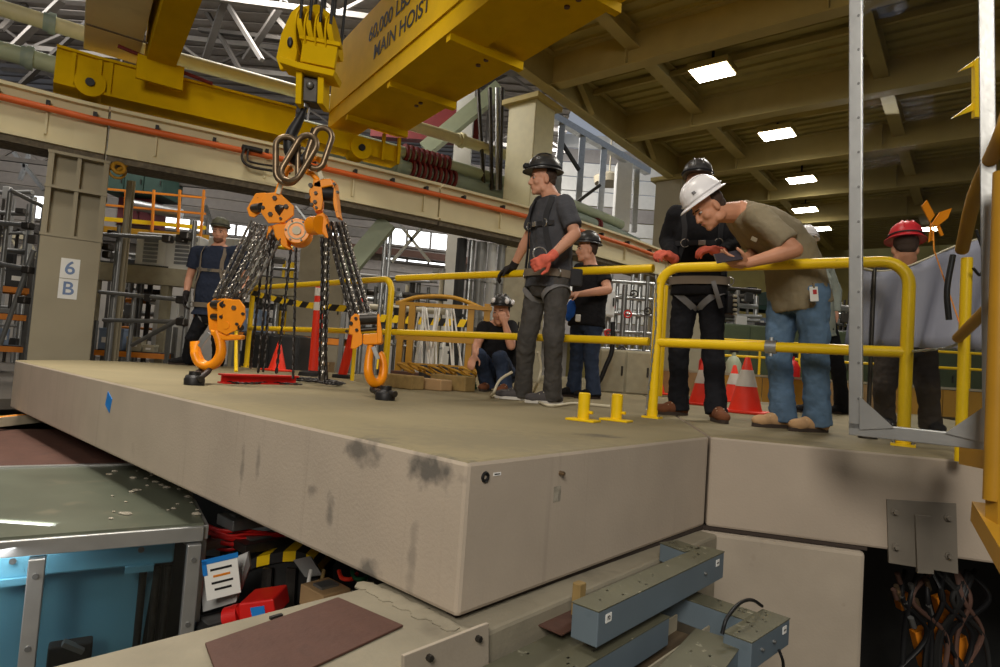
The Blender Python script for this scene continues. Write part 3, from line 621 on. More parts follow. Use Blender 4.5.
# ------------------------------------------------------------------ stud frame and bright wall in the gap between the columns
sw = thing('stud_frame', 'galvanised stud framework in the opening between the columns', 'framework', ST(2.5, -2.2, 2))
P0 = D(545, 112, 19); P1 = D(648, 172, 22.5); mb = MB(); mb.bar(P0, P1, .25, .22); mb.build('top_rail', 'galv', sw)
for k, x in enumerate((541, 560, 579, 600)):
    f = (x-545)/103; q = P0+(P1-P0)*f; mb = MB(); mb.bar(q, q-Z*(4.8-f), .2, .16, hint=(0, 1, 0)); mb.build('stud', 'galv', sw)
for a, b in (((541, 190), (560, 150)), ((560, 215), (600, 185)), ((560, 140), (579, 170))):
    mb = MB(); mb.bar(D(*a, 19.5), D(*b, 20), .1, .1); mb.build('diagonal', 'steel_dark', sw)
mb = MB(); mb.bar(D(624, 165, 20), D(620, 232, 20), .5, .5, hint=(0, 1, 0)); tag(mb.build('white_stack', 'white_paint'), 'white vertical duct behind the stud framework', 'duct')
mb = MB(); mb.bar(D(637, 170, 20), D(634, 232, 20), .16, .16, hint=(0, 1, 0)); tag(mb.build('hall_post', 'galv'), 'thin galvanised post beside the white vertical duct', 'post')
mb = MB(); _c = D(609, 184, 22.8); mb.lathe([(.55, 0), (.6, .25), (.3, .4), (.03, .45), (.03, 3.2)], _c, Z, 16); tag(mb.build('bay_lamp', 'hall_beige', smooth=50), 'round beige lamp shade hanging in the opening', 'lamp')
lw_ = thing('loft_wall', 'pale corrugated wall far behind the stud framework', 'wall panel', D(590, 190, 27))
a = D(520, 170, 26); b = D(680, 200, 26)
for k in range(14):
    mb = MB(); z_ = 2.0+k*.62; mb.bar(V(a[0], a[1], z_), V(b[0], b[1], z_), .06, .58); mb.build('panel', 'white_paint' if k % 4 else 'roof_grey', lw_)
# ================================================================== THE CRANE
g0 = unit(V(.573, -.819, 0)); gR = V(.819, .573, 0)            # along the girder to the camera / to its right
E1 = V(-2.95, 10.51, 0); zg = 4.40
crane = thing('bridge_crane', 'yellow overhead travelling crane with lettered girder, end trucks and walkway', 'crane', E1+Z*3.8)
def gp(s, r, z): return E1+g0*s+gR*r+Z*z
LG = 10.5
mb = MB(); mb.box(gp(LG/2-1.0, .24, zg+.8), (LG, .44, 1.56), (g0, gR, Z)); mb.build('main_girder', 'crane_yellow', crane)
mb = MB(); mb.box(gp(LG/2-1.0, .24, zg+.01), (LG, .56, .03), (g0, gR, Z)); mb.build('girder_flange', 'crane_yellow', crane)
mb = MB(); mb.box(gp(LG/2-.5, .86, zg+.10), (LG, .72, .02), (g0, gR, Z)); mb.build('walkway_plate', 'crane_yellow', crane)
for s in (.08, 1.80, 3.58, 5.40, 7.2):
    mb = MB(); mb.box(gp(s, .56, zg-.045), (.10, 1.16, .11), (g0, gR, Z)); mb.build('walkway_rib', 'crane_yellow', crane)
for s in (1.1, 1.25, 3.0, 3.2, 4.9, 5.1):
    mb = MB(); mb.cyl(gp(s, .8, zg+.07), gp(s, .8, zg+.1), .035, n=10); mb.build('cover_disc', 'brown_beam', crane)
# lettering on the girder's left web

def on_web(px, py):
    r = RM @ np.array([(px-CX)/F, -(py-CY)/F, -1.]); o = V(0, 0, H); q = gp(0, .02, 0); t = (q-o).dot(gR)/r.dot(gR); return o+r*t
zl = on_web(376, 58)[2]-.24; mb = MB(); mb.box(gp(LG/2-1.0, .012, zl), (LG, .03, .05), (g0, gR, Z)); mb.build('web_stiffener', 'crane_yellow', crane)
c1 = on_web(369, 37); c2 = on_web(374, 50)
mb = text_mesh('60,000 LBS', .34, c1-gR*.004, g0, Z, .004, 'LEFT'); mb.build('lettering', 'ink', crane)
mb = text_mesh('MAIN HOIST', .34, V(c2[0], c2[1], c1[2]-.39)-gR*.004, g0, Z, .004, 'LEFT'); mb.build('lettering', 'ink', crane)
# end truck on the rail
s0, s1, s2 = rail_px(52), rail_px(292), rail_px(398)
pth = [rail_at(s0+(s1-s0)*i/10) for i in range(11)]
mb = MB(); sweep(mb, pth, [(-.06, 3.90), (-.06, 4.40), (.42, 4.40), (.42, 3.90)]); mb.build('end_truck', 'crane_yellow', crane)
mb = MB(); sweep(mb, pth, [(-.12, 4.38), (-.12, 4.42), (.48, 4.42), (.48, 4.38)]); mb.build('truck_top_plate', 'crane_yellow', crane)
mb = MB(); sweep(mb, pth, [(-.12, 3.86), (-.12, 3.90), (.48, 3.90), (.48, 3.86)]); mb.build('truck_bottom_plate', 'crane_yellow', crane)
pt2 = [rail_at(s1+(s2-s1)*i/6) for i in range(7)]
mb = MB(); sweep(mb, pt2, [(-.04, 3.92), (-.04, 4.22), (.40, 4.22), (.40, 3.92)]); mb.build('end_truck', 'crane_yellow', crane)
for px in (70, 98, 108, 380, 395):
    s = rail_px(px); p = rail_at(s); d = unit(rail_at(s+.05)-p); o_ = V(d[1], -d[0], 0); mb = MB(); mb.box(p+o_*.085+Z*4.12, (.05, .07, .5), (d, o_, Z)); mb.build('stiffener', 'crane_yellow', crane)
for px in (89, 358):
    s = rail_px(px); p = rail_at(s); d = unit(rail_at(s+.05)-p); o_ = V(d[1], -d[0], 0); c = p-o_*.2+Z*3.98
    mb = MB(); mb.cyl(c-o_*.07, c+o_*.32, .185, n=24); mb.cyl(c+o_*.32, c+o_*.36, .20, n=24); w_ = mb.build('wheel', 'crane_yellow', crane, 40)
    mb = MB(); mb.cyl(c+o_*.36, c+o_*.40, .06, n=12); mb.build('axle', 'wire_black', w_, 40)
# second girder and cream cabinet on it
s = rail_px(158); q = rail_at(s); q = q+V(-.05, .05, 0)
def g2(a, r, z): return q+g0*a+gR*r+Z*z
mb = MB(); mb.box(g2(4.0, -.04, 5.12), (8.4, .38, 1.4), (g0, gR, Z)); mb.build('second_girder', 'crane_yellow', crane)
mb = MB(); mb.box(g2(0.05, -.04, 4.42), (.8, .6, .10), (g0, gR, Z)); mb.build('girder_seat', 'crane_yellow', crane)
mb = MB(); mb.box(g2(.50, -.04, 4.28), (.05, .62, .36), (g0, gR, Z)); mb.build('girder_gusset', 'crane_yellow', crane)
mb = MB(); mb.cyl(g2(.35, -.6, 4.55), g2(.35, .7, 4.40), .03, n=8); mb.build('tie_rod', 'red_dark', crane)
mb = MB(); mb.box(g2(1.9, -.66, 5.25), (4.6, .72, 1.2), (g0, gR, Z)); cb = mb.build('cream_cabinet', 'beam_cream', crane, bevel=.01)
mb = MB(); mb.box(g2(.55, -.62, 4.646), (.03, .76, .02), (g0, gR, Z)); mb.build('cabinet_seam', 'flange_dark', cb)
# trolley high between the girders (above the frame) with rope drum
hk = D(312, 60, 4.62)
mb = MB(); mb.bar(V(hk[0]-1.0, hk[1]+.6, 6.1), V(hk[0]+1.6, hk[1]+2.4, 6.1), 1.2, .2); mb.build('trolley_frame', 'crane_yellow', crane)
mb = MB(); mb.cyl(V(hk[0]-.4, hk[1], 5.7), V(hk[0]+.5, hk[1], 5.7), .28, n=24); mb.build('rope_drum', 'steel_dark', crane, 40)
# ================================================================== RAILINGS
def arc(c, a, b, r, n=7): return [c+a*math.cos(t)*r+b*math.sin(t)*r for t in [math.pi/2*k/(n-1) for k in range(n)]]
RR = .031; ZT = .975; ZM = .49
def rail_section(name, a, b, label, bend0=True, bend1=True, extra=(), base=True, ZT=.975, ZM=.49):
    """tube guardrail from a to b: bent end posts running into the top rail, straight middle rail, foot plates"""
    a = V(a[0], a[1], 0); b = V(b[0], b[1], 0); d = unit(b-a); t = thing(name, label, 'railing', a); r = .13
    path = []
    if bend0: path += [a+Z*.0, a+Z*.4]+[a+d*r+Z*(ZT-r)-d*math.cos(q)*r+Z*math.sin(q)*r for q in [math.pi/2*k/6 for k in range(7)]]
    else: path += [a+Z*ZT]
    if bend1: path += [b-d*r+Z*(ZT-r)+d*math.sin(q)*r+Z*math.cos(q)*r for q in [math.pi/2*k/6 for k in range(7)]]+[b+Z*.4, b]
    else: path += [b+Z*ZT]
    mb = MB(); mb.tube(path, RR, 12); mb.build('top_rail', 'rail_yellow', t, 60)
    mb = MB(); mb.tube([a+Z*ZM, b+Z*ZM], RR*.95, 12); mb.build('middle_rail', 'rail_yellow', t, 60)
    for f in extra:
        p = a+(b-a)*f; mb = MB(); mb.cyl(p, p+Z*ZT, RR*.95, n=12); mb.build('post', 'rail_yellow', t, 60)
    for p, on in ((a, bend0), (b, bend1)):
        if on:
            mb = MB(); mb.box(p+Z*.006, (.11, .09, .012), (d, perp(d), Z)); mb.cyl(p+Z*.012, p+Z*.05, RR*1.15, n=12); fp = mb.build('foot_plate', 'rail_yellow', t, 40)
            for s_ in (-1, 1): mb = MB(); mb.cyl(p+d*.042*s_+Z*.012, p+d*.042*s_+Z*.022, .009, n=6); mb.build('bolt', 'steel_grey', fp)
    return t
PA = G(652, 418); PB = G(903, 446)
r1 = rail_section('guard_rail', PA, PB, 'yellow tube guardrail section in front of the man in the tan shirt')
dR = unit(PB-PA); p = D(770, 346, 3.55); q = PA+dR*1.0+Z*ZM; f = (p-PA).dot(dR); q = PA+dR*f+Z*ZM
mb = MB(); mb.cyl(q-dR*.03, q+dR*.03, RR*1.3, n=14); mb.cyl(q+Z*.03, q+Z*.055, .012, n=8); mb.cyl(q-Z*.055, q-Z*.03, .012, n=8); mb.build('clamp', 'galv', r1, 40)
PC = V(-1.03, 5.9, 0)
PA2 = V(1.06, 4.34, 0)
r2 = rail_section('guard_rail', PA2, PC, 'yellow tube guardrail section behind the central worker', bend0=False, bend1=False, extra=(.29,), ZT=1.035, ZM=.51)
r3 = rail_section('guard_rail', PC+V(-.06, .07, 0), (-3.25, 7.95), 'yellow tube guardrail section behind the chain hoists', bend0=True, bend1=True, extra=(), ZT=1.035, ZM=.51)
# striped barrier tape behind the left section
t = thing('barrier_tape', 'black and yellow striped barrier tape strung behind the chain hoists', 'tape', G(300, 385))
A_ = D(236, 287, 8.2); B_ = D(352, 309, 6.3); n_ = 18
for k in range(n_):
    f0, f1 = k/n_, (k+1)/n_; sag = lambda f: -.06*math.sin(math.pi*f)
    a = A_+(B_-A_)*f0+Z*sag(f0); b = A_+(B_-A_)*f1+Z*sag(f1); sl = (b-a)*.5
    mb = MB(); mb.slab([a-Z*.035, b-Z*.035, b+sl+Z*.035, a+sl+Z*.035], V(0, .004, 0)); mb.build('stripe', 'hazard_black' if k % 2 else 'rail_yellow', t)
mb = MB(); mb.cyl(G(236, 372), A_+Z*.05, .02); mb.build('post', 'rail_yellow', t); mb = MB(); mb.cyl(V(B_[0]+.06, B_[1], 0), B_+V(.06, 0, .05), .02); mb.build('post', 'rail_yellow', t)
# sawn-off post sockets
for k, (px, py, lb) in enumerate(((583, 421, 'left one of two short yellow post stubs on the deck'), (616, 421, 'right one of two short yellow post stubs on the deck'))):
    c = G(px, py); t = thing('post_socket', lb, 'post stub', c)
    mb = MB(); mb.lathe([(.032, 0), (.032, .15), (.026, .155), (.024, .10)], c, Z, 18); mb.build('sleeve', 'rail_yellow', t, 40)
    mb = MB(); mb.box(c+Z*.006, (.17, .1, .012), (dR, perp(dR), Z)); mb.build('base_plate', 'rail_yellow', t, bevel=.003)
    mb = MB(); mb.cyl(c+dR*.032+Z*.05, c+dR*.055+Z*.05, .009, n=8); mb.build('set_screw', 'rail_yellow', t)
# chains as links
def chain_pts(path, pitch):
    path = [V(p) for p in path]; L_ = [0]
    for a, b in zip(path, path[1:]): L_.append(L_[-1]+np.linalg.norm(b-a))
    n = max(1, int(L_[-1]/pitch)); out = []
    for k in range(n):
        s = (k+.5)*pitch
        for i in range(len(path)-1):
            if L_[i+1] >= s: f = (s-L_[i])/(L_[i+1]-L_[i]); out.append((path[i]+(path[i+1]-path[i])*f, unit(path[i+1]-path[i]))); break
    return out
def chain(mbx, path, pitch, wire, width=None, m=5, seg=3, ph=0):
    width = width or wire*3.4
    for k, (p, d) in enumerate(chain_pts(path, pitch)):
        _, a, b = frame(d, (.3, .9, .1)); nrm = unit(a*math.cos(ph)+b*math.sin(ph)) if k % 2 else unit(b*math.cos(ph)-a*math.sin(ph))
        mbx.link(p, d, nrm, pitch+2*wire*1.05, width, wire, m, seg)
mb = MB(); c0 = PA+Z*ZM+V(-.02, -.045, 0); chain(mb, [PA+V(-.035, -.03, ZT-.05), c0+V(0, 0, .1), PA+V(-.05, -.035, .03)], .03, .004)
tag(mb.build('safety_chain', 'galv', smooth=60), 'thin galvanised chain hanging down the yellow post at the rail gap', 'chain', kind=None); bpy.data.objects['safety_chain']['kind'] = 'stuff'
mb = MB(); chain(mb, bez([PB+Z*.50+V(.03, -.03, 0), D(915, 351, 3.1), D(950, 347, 2.8), D(964, 336, 2.62)], 12), .032, .0045)
ch2 = tag(mb.build('safety_chain', 'galv', smooth=60), 'galvanised chain stretched behind the clear panel to the yellow ladder post', 'chain', kind='stuff')
# ================================================================== CLEAR PANEL AND YELLOW LADDER CAGE (right)
BL = D(856, 429, 2.42); BR = D(991, 442, 2.16); PT = D(856, -40, 2.42); PLZ = unit(PT-BL); pd = unit(V(BR[0]-BL[0], BR[1]-BL[1], 0)); BR = BL+pd*np.dot(BR-BL, pd); pnn = perp(pd); hp = 2.1; wp = np.linalg.norm(BR-BL)
pan = thing('clear_panel', 'tall clear plastic panel in an aluminium frame at the right', 'panel', BL)
for nm, p in (('frame_post', BL), ('frame_post', BR)):
    mb = MB(); mb.box(p+PLZ*hp/2, (.046, .035, hp), (pd, pnn, PLZ)); mb.build(nm, 'aluminium', pan, bevel=.003)
mb = MB(); mb.box((BL+BR)/2+PLZ*.0, (wp+.046, .035, .05), (pd, pnn, PLZ)); mb.build('frame_rail', 'aluminium', pan, bevel=.003)
mb = MB(); mb.box((BL+BR)/2+PLZ*hp, (wp+.046, .035, .05), (pd, pnn, PLZ)); mb.build('frame_rail', 'aluminium', pan, bevel=.003)
mb = MB(); mb.box((BL+BR)/2+PLZ*hp/2, (wp-.02, .006, hp-.02), (pd, pnn, PLZ)); mb.build('sheet', 'clear_panel', pan)
for p, s_ in ((BL, 1), (BR, -1)):
    mb = MB(); q = p+pnn*.02; mb.slab([q+pd*s_*.015, q+pd*s_*.13+PLZ*.02, q+pd*s_*.015+PLZ*.13], pnn*.004); mb.build('gusset', 'aluminium', pan)
for k in range(14):
    mb = MB(); q = BL+pnn*.0175+PLZ*(.12+k*.14)+pd*.012; mb.cyl(q, q+pnn*.003, .005, n=8); mb.build('rivet', 'steel_grey', pan)
lad = thing('ladder_cage', 'yellow steel ladder guard with sloping rails behind the clear panel', 'ladder guard', D(995, 470, 2.0))
def ytube(pts, r, nm, m='ochre_and_shade'): mb = MB(); mb.tube(pts, r, 12); return mb.build(nm, m, lad, 60)
p1 = D(967, 258, 2.66); ytube([p1, V(p1[0], p1[1], 0.0)], .022, 'post', 'rail_yellow')
p2 = D(1003, 172, 2.02); ytube([p2, V(p2[0], p2[1], -.05)], .028, 'post')
ytube(bez([D(1010, 110, 2.0), D(1000, 140, 2.05), D(975, 195, 2.35), D(962, 250, 2.64)], 12), .026, 'top_rail')
ytube([D(1012, 285, 2.0), D(958, 338, 2.66)], .022, 'middle_rail')
mb = MB(); mb.bar(D(968, 455, 2.5), D(1015, 462, 2.0), .06, .08); mb.build('channel', 'ochre_and_shade', lad)  # darker ochre puts the shade on these yellow brackets into the colour
mb = MB(); mb.bar(D(980, 512, 2.15), D(1018, 575, 1.75), .05, .07); mb.build('stringer', 'ochre_and_shade', lad)
mb = MB(); mb.bar(D(999, 448, 2.05), D(999, 530, 2.0), .05, .05, hint=(0, 1, 0)); mb.build('bracket', 'ochre_and_shade', lad)
for k, (px, py) in enumerate(((975, 68), (968, 115))):   # folded yellow tags near the frame
    mb = MB(); c = D(px, py, 2.6); mb.slab([c+V(-.07, 0, -.02), c+V(.04, 0, .03), c+V(.05, 0, .08)], V(0, .01, 0)); mb.build('bracket_ear', 'rail_yellow', lad)
mb = MB(); mb.bar(D(979, 62, 2.6), D(979, 118, 2.6), .05, .02, hint=(0, 1, 0)); mb.build('bracket_strap', 'rail_yellow', lad)
mb = MB(); mb.tube(bez([D(953, 255, 2.65), D(947, 290, 2.65), D(949, 320, 2.65)], 8), .012, 8); mb.tube(bez([D(976, 230, 2.6), D(984, 255, 2.6), D(981, 275, 2.6), D(973, 268, 2.6)], 12), .006, 8); tag(mb.build('ladder_cable', 'wire_black', lad, 60))
t = thing('flagging_tape', 'bright orange flagging tape tied in a bow behind the clear panel', 'tape', D(934, 235, 2.75))
for k, pl in enumerate((((930, 222), (922, 206), (927, 200), (935, 215)), ((932, 224), (940, 212), (952, 208), (948, 218), (938, 226)), ((931, 222), (934, 240), (929, 242)), ((935, 222), (941, 236), (944, 235), (938, 221)))):
    mb = MB(); mb.slab([D(x, y, 2.75+.01*k) for x, y in pl], V(0, .006, 0)); mb.build('loop', 'orange_paint', t)
mb = MB(); mb.tube([D(933, 224, 2.76), D(934, 250, 2.72), D(962, 330, 2.66)], .003, 6); mb.build('cord', 'orange_paint', t)
# ================================================================== HOOK BLOCK, LINKS AND CHAIN HOISTS
DH = 4.62
fwd = V(0, 1, 0)
def plate(mbx, pts, d, th=.02, dv=None):  # pixel outline at distance d -> plate of thickness th
    mbx.slab([D(x, y, d) for x, y in pts], (fwd if dv is None else dv)*th)
hb = thing('hook_block', 'yellow four-part crane hook block hanging on black wire ropes', 'hook block', D(305, 105, DH))
mb = MB(); plate(mb, [(284, 52), (290, 30), (303, 6), (318, 4), (331, 14), (341, 42), (333, 73), (316, 76), (290, 70)], DH-.0, .03); mb.build('side_plate', 'crane_yellow', hb, bevel=.004)
mb = MB(); plate(mb, [(276, 58), (281, 34), (291, 12), (300, 4), (306, 8), (299, 40), (294, 66), (280, 70)], DH-.16, .03, V(.25, 1, 0)); sp = mb.build('side_plate', 'crane_yellow', hb, bevel=.004)
mb = MB(); plate(mb, [(303, 38), (338, 45), (334, 68), (300, 61)], DH-.22, .04); mb.build('cover_plate', 'crane_yellow', hb, bevel=.004)
mb = MB(); plate(mb, [(299, 34), (341, 42), (340, 46), (299, 38)], DH-.235, .06); mb.build('cover_lip', 'crane_yellow', hb, bevel=.002)
mb = MB(); plate(mb, [(280, 56), (299, 62), (335, 70), (333, 76), (297, 68), (279, 62)], DH-.25, .20); mb.build('lower_rail', 'crane_yellow', hb, bevel=.004)
mb = MB(); c = D(290, 42, DH-.17); mb.ball(c, (.022, .012, .04)); mb.build('badge', 'steel_black', hb, 60)
for k, x in enumerate((306, 315, 325, 335)):
    c = D(x, 34+k*1.8, DH-.10); mb = MB(); mb.cyl(c-V(.018, .0, .004), c+V(.018, 0, .004), .16, n=28); mb.cyl(c-V(.03, 0, .004), c-V(.018, 0, .004), .175, n=28); mb.build('sheave', 'crane_yellow', hb, 40)
    for s_ in (-1, 1):
        q = D(x+1, 30+k*1.8, DH-.10)+V(0, .15*s_, 0); mb = MB(); mb.tube([q, V(q[0]+.03*(k-1), q[1]*1+.0, 5.7)], .012, 7); mb.build('wire_rope', 'wire_black', hb, 60)
for x in (299, 321):
    mb = MB(); plate(mb, [(x-3, 70), (x+3, 71), (x+2, 104), (x-4, 103)], DH-.2, .16); mb.build('lug', 'crane_yellow', hb, bevel=.004)
mb = MB(); plate(mb, [(303, 76), (318, 78), (317, 103), (302, 101)], DH-.16, .12); mb.build('trunnion', 'steel_dark', hb, bevel=.01)
mb = MB(); c = D(310, 85, DH-.17); mb.ball(c, .03); mb.build('trunnion_nut', 'steel_grey', hb, 60)
hd = DH-.10
mb = MB(); hp_ = bez([D(305, 100, hd), D(303, 112, hd), D(297, 124, hd), D(291, 136, hd), D(290, 150, hd), D(297, 160, hd), D(306, 158, hd), (D(311, 146, hd)), D(313, 128, hd)], 32)
rr_ = [.024 if i < 5 else .024+.02*math.sin(math.pi*min(1, (i-5)/(len(hp_)-9)))+.004 for i in range(len(hp_))]; rr_[-1] = .010; rr_[-2] = .018; rr_[-3] = .024
mb.tube(hp_, rr_, 12); mb.build('hook', 'steel_black', hb, 60)
mb = MB(); mb.cyl(D(305, 98, hd), D(304, 108, hd), .034, n=16); mb.build('hook_nut', 'galv', hb, 40)
# oval master links
for px, py, ang, L_, W_, lb in ((287, 160, .10, .40, .20, 'left worn steel ring under the crane hook'), (299, 158, -.42, .42, .20, 'middle worn steel ring tilted under the crane hook'), (319, 148, -.22, .36, .17, 'right worn steel ring under the crane hook')):
    c = D(px, py, hd-.06 if px != 299 else hd-.11); mb = MB(); mb.link(c, V(math.sin(-ang), .05, math.cos(ang)), unit(V(.35 if px != 299 else -.2, -1, 0)), L_, W_, .022, 10, 10); tag(mb.build('master_link', 'steel_worn', smooth=60), lb, 'lifting ring')
# ---- builder pieces
def bolt_at(px, py, d, r, par, m='steel_dark', h=.016):
    c = D(px, py, d); mb = MB(); mb.cyl(c-fwd*h, c+fwd*.004, r*.68, n=6); mb.build('bolt', m, par)
def roller(p0, p1, r, par, m='steel_dark'): mb = MB(); mb.cyl(p0, p1, r, n=16); mb.build('sheave_pin', m, par, 40)
def crop(pts, ox, oy, s): return [(ox+x/s, oy+y/s) for x, y in pts]
def strand(mbx, a, b, sag=0, pitch=.036, wire=.0075, ph=0, n=10):
    a = V(a); b = V(b); pts = [a+(b-a)*k/n+V(0, 0, -sag*math.sin(math.pi*k/n)) for k in range(n+1)]; chain(mbx, pts, pitch, wire, None, 5, 3, ph)
# ---- LEFT HOIST
hl = thing('chain_hoist', 'orange chain hoist leaning left, its wide hook shackled to the deck', 'chain hoist', G(200, 384))
d0 = 4.22
cr_ = lambda pts: crop(pts, 180, 280, 5.555)
mb = MB(); plate(mb, cr_([(205, 130), (240, 105), (330, 110), (360, 150), (362, 215), (330, 270), (255, 305), (205, 280)]), d0, .014); fpl = mb.build('lower_plate', 'orange_paint', hl, bevel=.004)
mb = MB(); plate(mb, cr_([(148, 135), (190, 102), (285, 104), (312, 146), (312, 210), (280, 266), (205, 300), (160, 277)]), d0+.10, .014); mb.build('lower_plate', 'orange_paint', hl, bevel=.004)
for x, y in ((245, 140), (230, 205), (318, 245), (352, 188)): px, py = cr_([(x, y)])[0]; bolt_at(px, py, d0, .016, fpl)
px, py = cr_([(300, 155)])[0]; bolt_at(px, py, d0, .026, fpl, 'steel_worn', .01)
px, py = cr_([(255, 252)])[0]; c = D(px, py, d0); mb = MB(); mb.cyl(c-fwd*.006, c+fwd*.004, .026, n=20); mb.build('cover_disc', 'orange_paint', fpl, 40)
for x, y, r in ((195, 135, .03), (190, 203, .022), (285, 262, .022)):
    a = D(*cr_([(x-8, y)])[0], d0+.10); b = D(*cr_([(x+55, y+3)])[0], d0+.01); roller(a, b, r, hl)
mb = MB(); plate(mb, cr_([(165, 275), (245, 300), (345, 305), (340, 330), (240, 335), (168, 305)]), d0+.02, .07); mb.build('lower_yoke', 'orange_paint', hl, bevel=.01)
mb = MB(); hk_ = bez([D(*cr_([q])[0], d0+.05) for q in [(205, 285), (222, 340), (228, 400), (205, 452), (160, 478), (115, 462), (92, 420), (84, 375), (82, 340)]], 40)
n_ = len(hk_); mb.tube(hk_, [.034 if i < 6 else max(.012, .034+.016*math.sin(math.pi*(i-6)/(n_-7))) if i < n_-8 else .034-.0033*(i-(n_-8)) for i in range(n_)], 14, ry=.034); mb.build('hook', 'orange_paint', hl, 60)
mb = MB(); mb.bar(D(*cr_([(165, 295)])[0], d0+.03), D(*cr_([(108, 370)])[0], d0+.03), .03, .010, hint=(0, 1, 0)); mb.build('hook_latch', 'galv', hl, bevel=.002)
# upper block of the left hoist
cu = lambda pts: crop(pts, 230, 90, 3.925); du = 4.52
mb = MB(); plate(mb, cu([(117, 440), (135, 405), (190, 400), (250, 455), (250, 490), (210, 520), (150, 522), (120, 480)]), du, .016); upl = mb.build('upper_plate', 'orange_paint', hl, bevel=.004)
mb = MB(); plate(mb, cu([(65, 465), (100, 405), (140, 402), (120, 450), (118, 480), (95, 500), (75, 495)]), du+.09, .016); mb.build('upper_plate', 'orange_paint', hl, bevel=.004)
for x, y, r in ((177, 425, .026), (131, 462, .02), (222, 458, .026), (160, 488, .026), (200, 505, .016)): px, py = cu([(x, y)])[0]; bolt_at(px, py, du, r, upl)
roller(D(*cu([(95, 465)])[0], du+.1), D(*cu([(125, 460)])[0], du), .034, hl)
roller(D(*cu([(150, 440)])[0], du+.1), D(*cu([(215, 480)])[0], du+.02), .05, hl)
c = D(*cu([(262, 552)])[0], du-.02); ax = unit(V(.15, -1, .05))
mb = MB(); mb.cyl(c+ax*.0, c-ax*.16, .095, n=28); hcv = mb.build('hand_chain_cover', 'orange_paint', hl, 40, bevel=.006)
mb = MB(); mb.ring(c+ax*.002, .062, .006, ax, n=24); mb.cyl(c, c+ax*.012, .032, n=20); mb.build('crest', 'hose_beige', hcv, 40)
for k in range(6): t_ = k*math.pi/3; _, a_, b_ = frame(ax); q = c+(a_*math.cos(t_)+b_*math.sin(t_))*.08; mb = MB(); mb.cyl(q, q+ax*.012, .008, n=6); mb.build('bolt', 'steel_dark', hcv)
mb = MB(); plate(mb, cu([(165, 530), (215, 515), (225, 610), (240, 628), (205, 615), (175, 575)]), du+.02, .10); mb.build('gear_housing', 'orange_paint', hl, bevel=.01)
mb = MB(); plate(mb, cu([(150, 535), (165, 530), (160, 580), (140, 590)]), du+.06, .03); mb.build('chain_guide', 'orange_paint', hl, bevel=.003)
mb = MB(); mb.bar(D(*cu([(258, 455)])[0], du-.02), D(*cu([(335, 555)])[0], du-.02), .012, .006, hint=(0, 1, 0)); mb.build('data_tag', 'galv', hl)
mb = MB(); mb.tube(bez([D(*cu([q])[0], du+.02) for q in [(185, 410), (195, 380), (208, 350), (222, 320), (232, 305), (240, 318)]], 16), .022, 10); mb.build('top_hook', 'orange_paint', hl, 60)
mb = MB(); mb.bar(D(*cu([(188, 408)])[0], du-.01), D(*cu([(206, 352)])[0], du-.01), .03, .012, hint=(0, 1, 0)); mb.build('hook_latch', 'hose_beige', hl, bevel=.002)
# load chain falls
for k, (a, b, ph) in enumerate([((251+3.6*i, 221+1.5*i), (213+3.5*i, 299+.5*(i % 2)), .37*i) for i in range(10)]):
    mb = MB(); strand(mb, D(*a, du+.05+.03*(k % 3)), D(*b, d0+.06+.03*(k % 3)), .02*(k % 2), ph=ph); tag(mb.build('load_chain', 'chain_steel', hl, 60), kind='stuff')
def hand_chain(par, a, b, d_a, d_b, ph, sag=0, wire=.0068, pitch=.034, m='chain_black'):
    mb = MB(); strand(mb, D(*a, d_a), D(*b, d_b), sag, pitch, wire, ph); tag(mb.build('hand_chain', m, par, 60), kind='stuff')
hand_chain(hl, (271, 235), (258, 374), 4.5, 4.4, .3); hand_chain(hl, (275, 236), (263, 374), 4.55, 4.42, 1.0); hand_chain(hl, (291, 250), (276, 376), 4.5, 4.35, .6); hand_chain(hl, (296, 248), (293, 380), 4.56, 4.4, .1); hand_chain(hl, (265, 238), (250, 372), 4.6, 4.6, .8)
def pile(par, cx, cy, rx, n, seed):
    rn = random.Random(seed); p = G(cx, cy); pts = []
    for k in range(n): t_ = k*1.1; r = rx*(.3+.7*rn.random()); pts.append(p+V(math.cos(t_)*r, math.sin(t_)*r*.5, .012+.02*rn.random()+.0006*k))
    mb = MB(); chain(mb, bez(pts, n*4), .032, .0055, None, 5, 3); tag(mb.build('slack_chain', 'chain_black', par, 60), kind='stuff')
pile(hl, 305, 383, .16, 26, 2)
mb = MB(); chain(mb, bez([G(222, 383), G(245, 385), G(268, 384), G(285, 385), G(305, 386)], 12), .032, .0055); o = mb.build('slack_chain', 'chain_black', hl, 60); o['kind'] = 'stuff'; o.location = (0, 0, .012)
# ---- RIGHT HOIST
hr = thing('chain_hoist', 'orange chain hoist leaning right, seen edge-on with narrow hook', 'chain hoist', G(382, 399))
cr2 = lambda pts: crop(pts, 330, 290, 5.5625); d1 = 4.08
mb = MB(); plate(mb, cr2([(118, 150), (140, 130), (165, 140), (172, 235), (180, 250), (180, 300), (140, 330), (115, 325), (125, 250), (105, 245), (108, 195)]), d1, .10, unit(V(-.25, 1, 0))); lp = mb.build('lower_plate', 'orange_paint', hr, bevel=.005)
mb = MB(); plate(mb, cr2([(262, 140), (275, 130), (290, 235), (286, 295), (276, 300), (262, 290)]), d1, .10, unit(V(-.25, 1, 0))); mb.build('lower_plate', 'orange_paint', hr, bevel=.005)
roller(D(*cr2([(170, 160)])[0], d1+.04), D(*cr2([(268, 155)])[0], d1+.04), .042, hr)
roller(D(*cr2([(165, 222)])[0], d1+.02), D(*cr2([(290, 212)])[0], d1+.02), .014, hr)
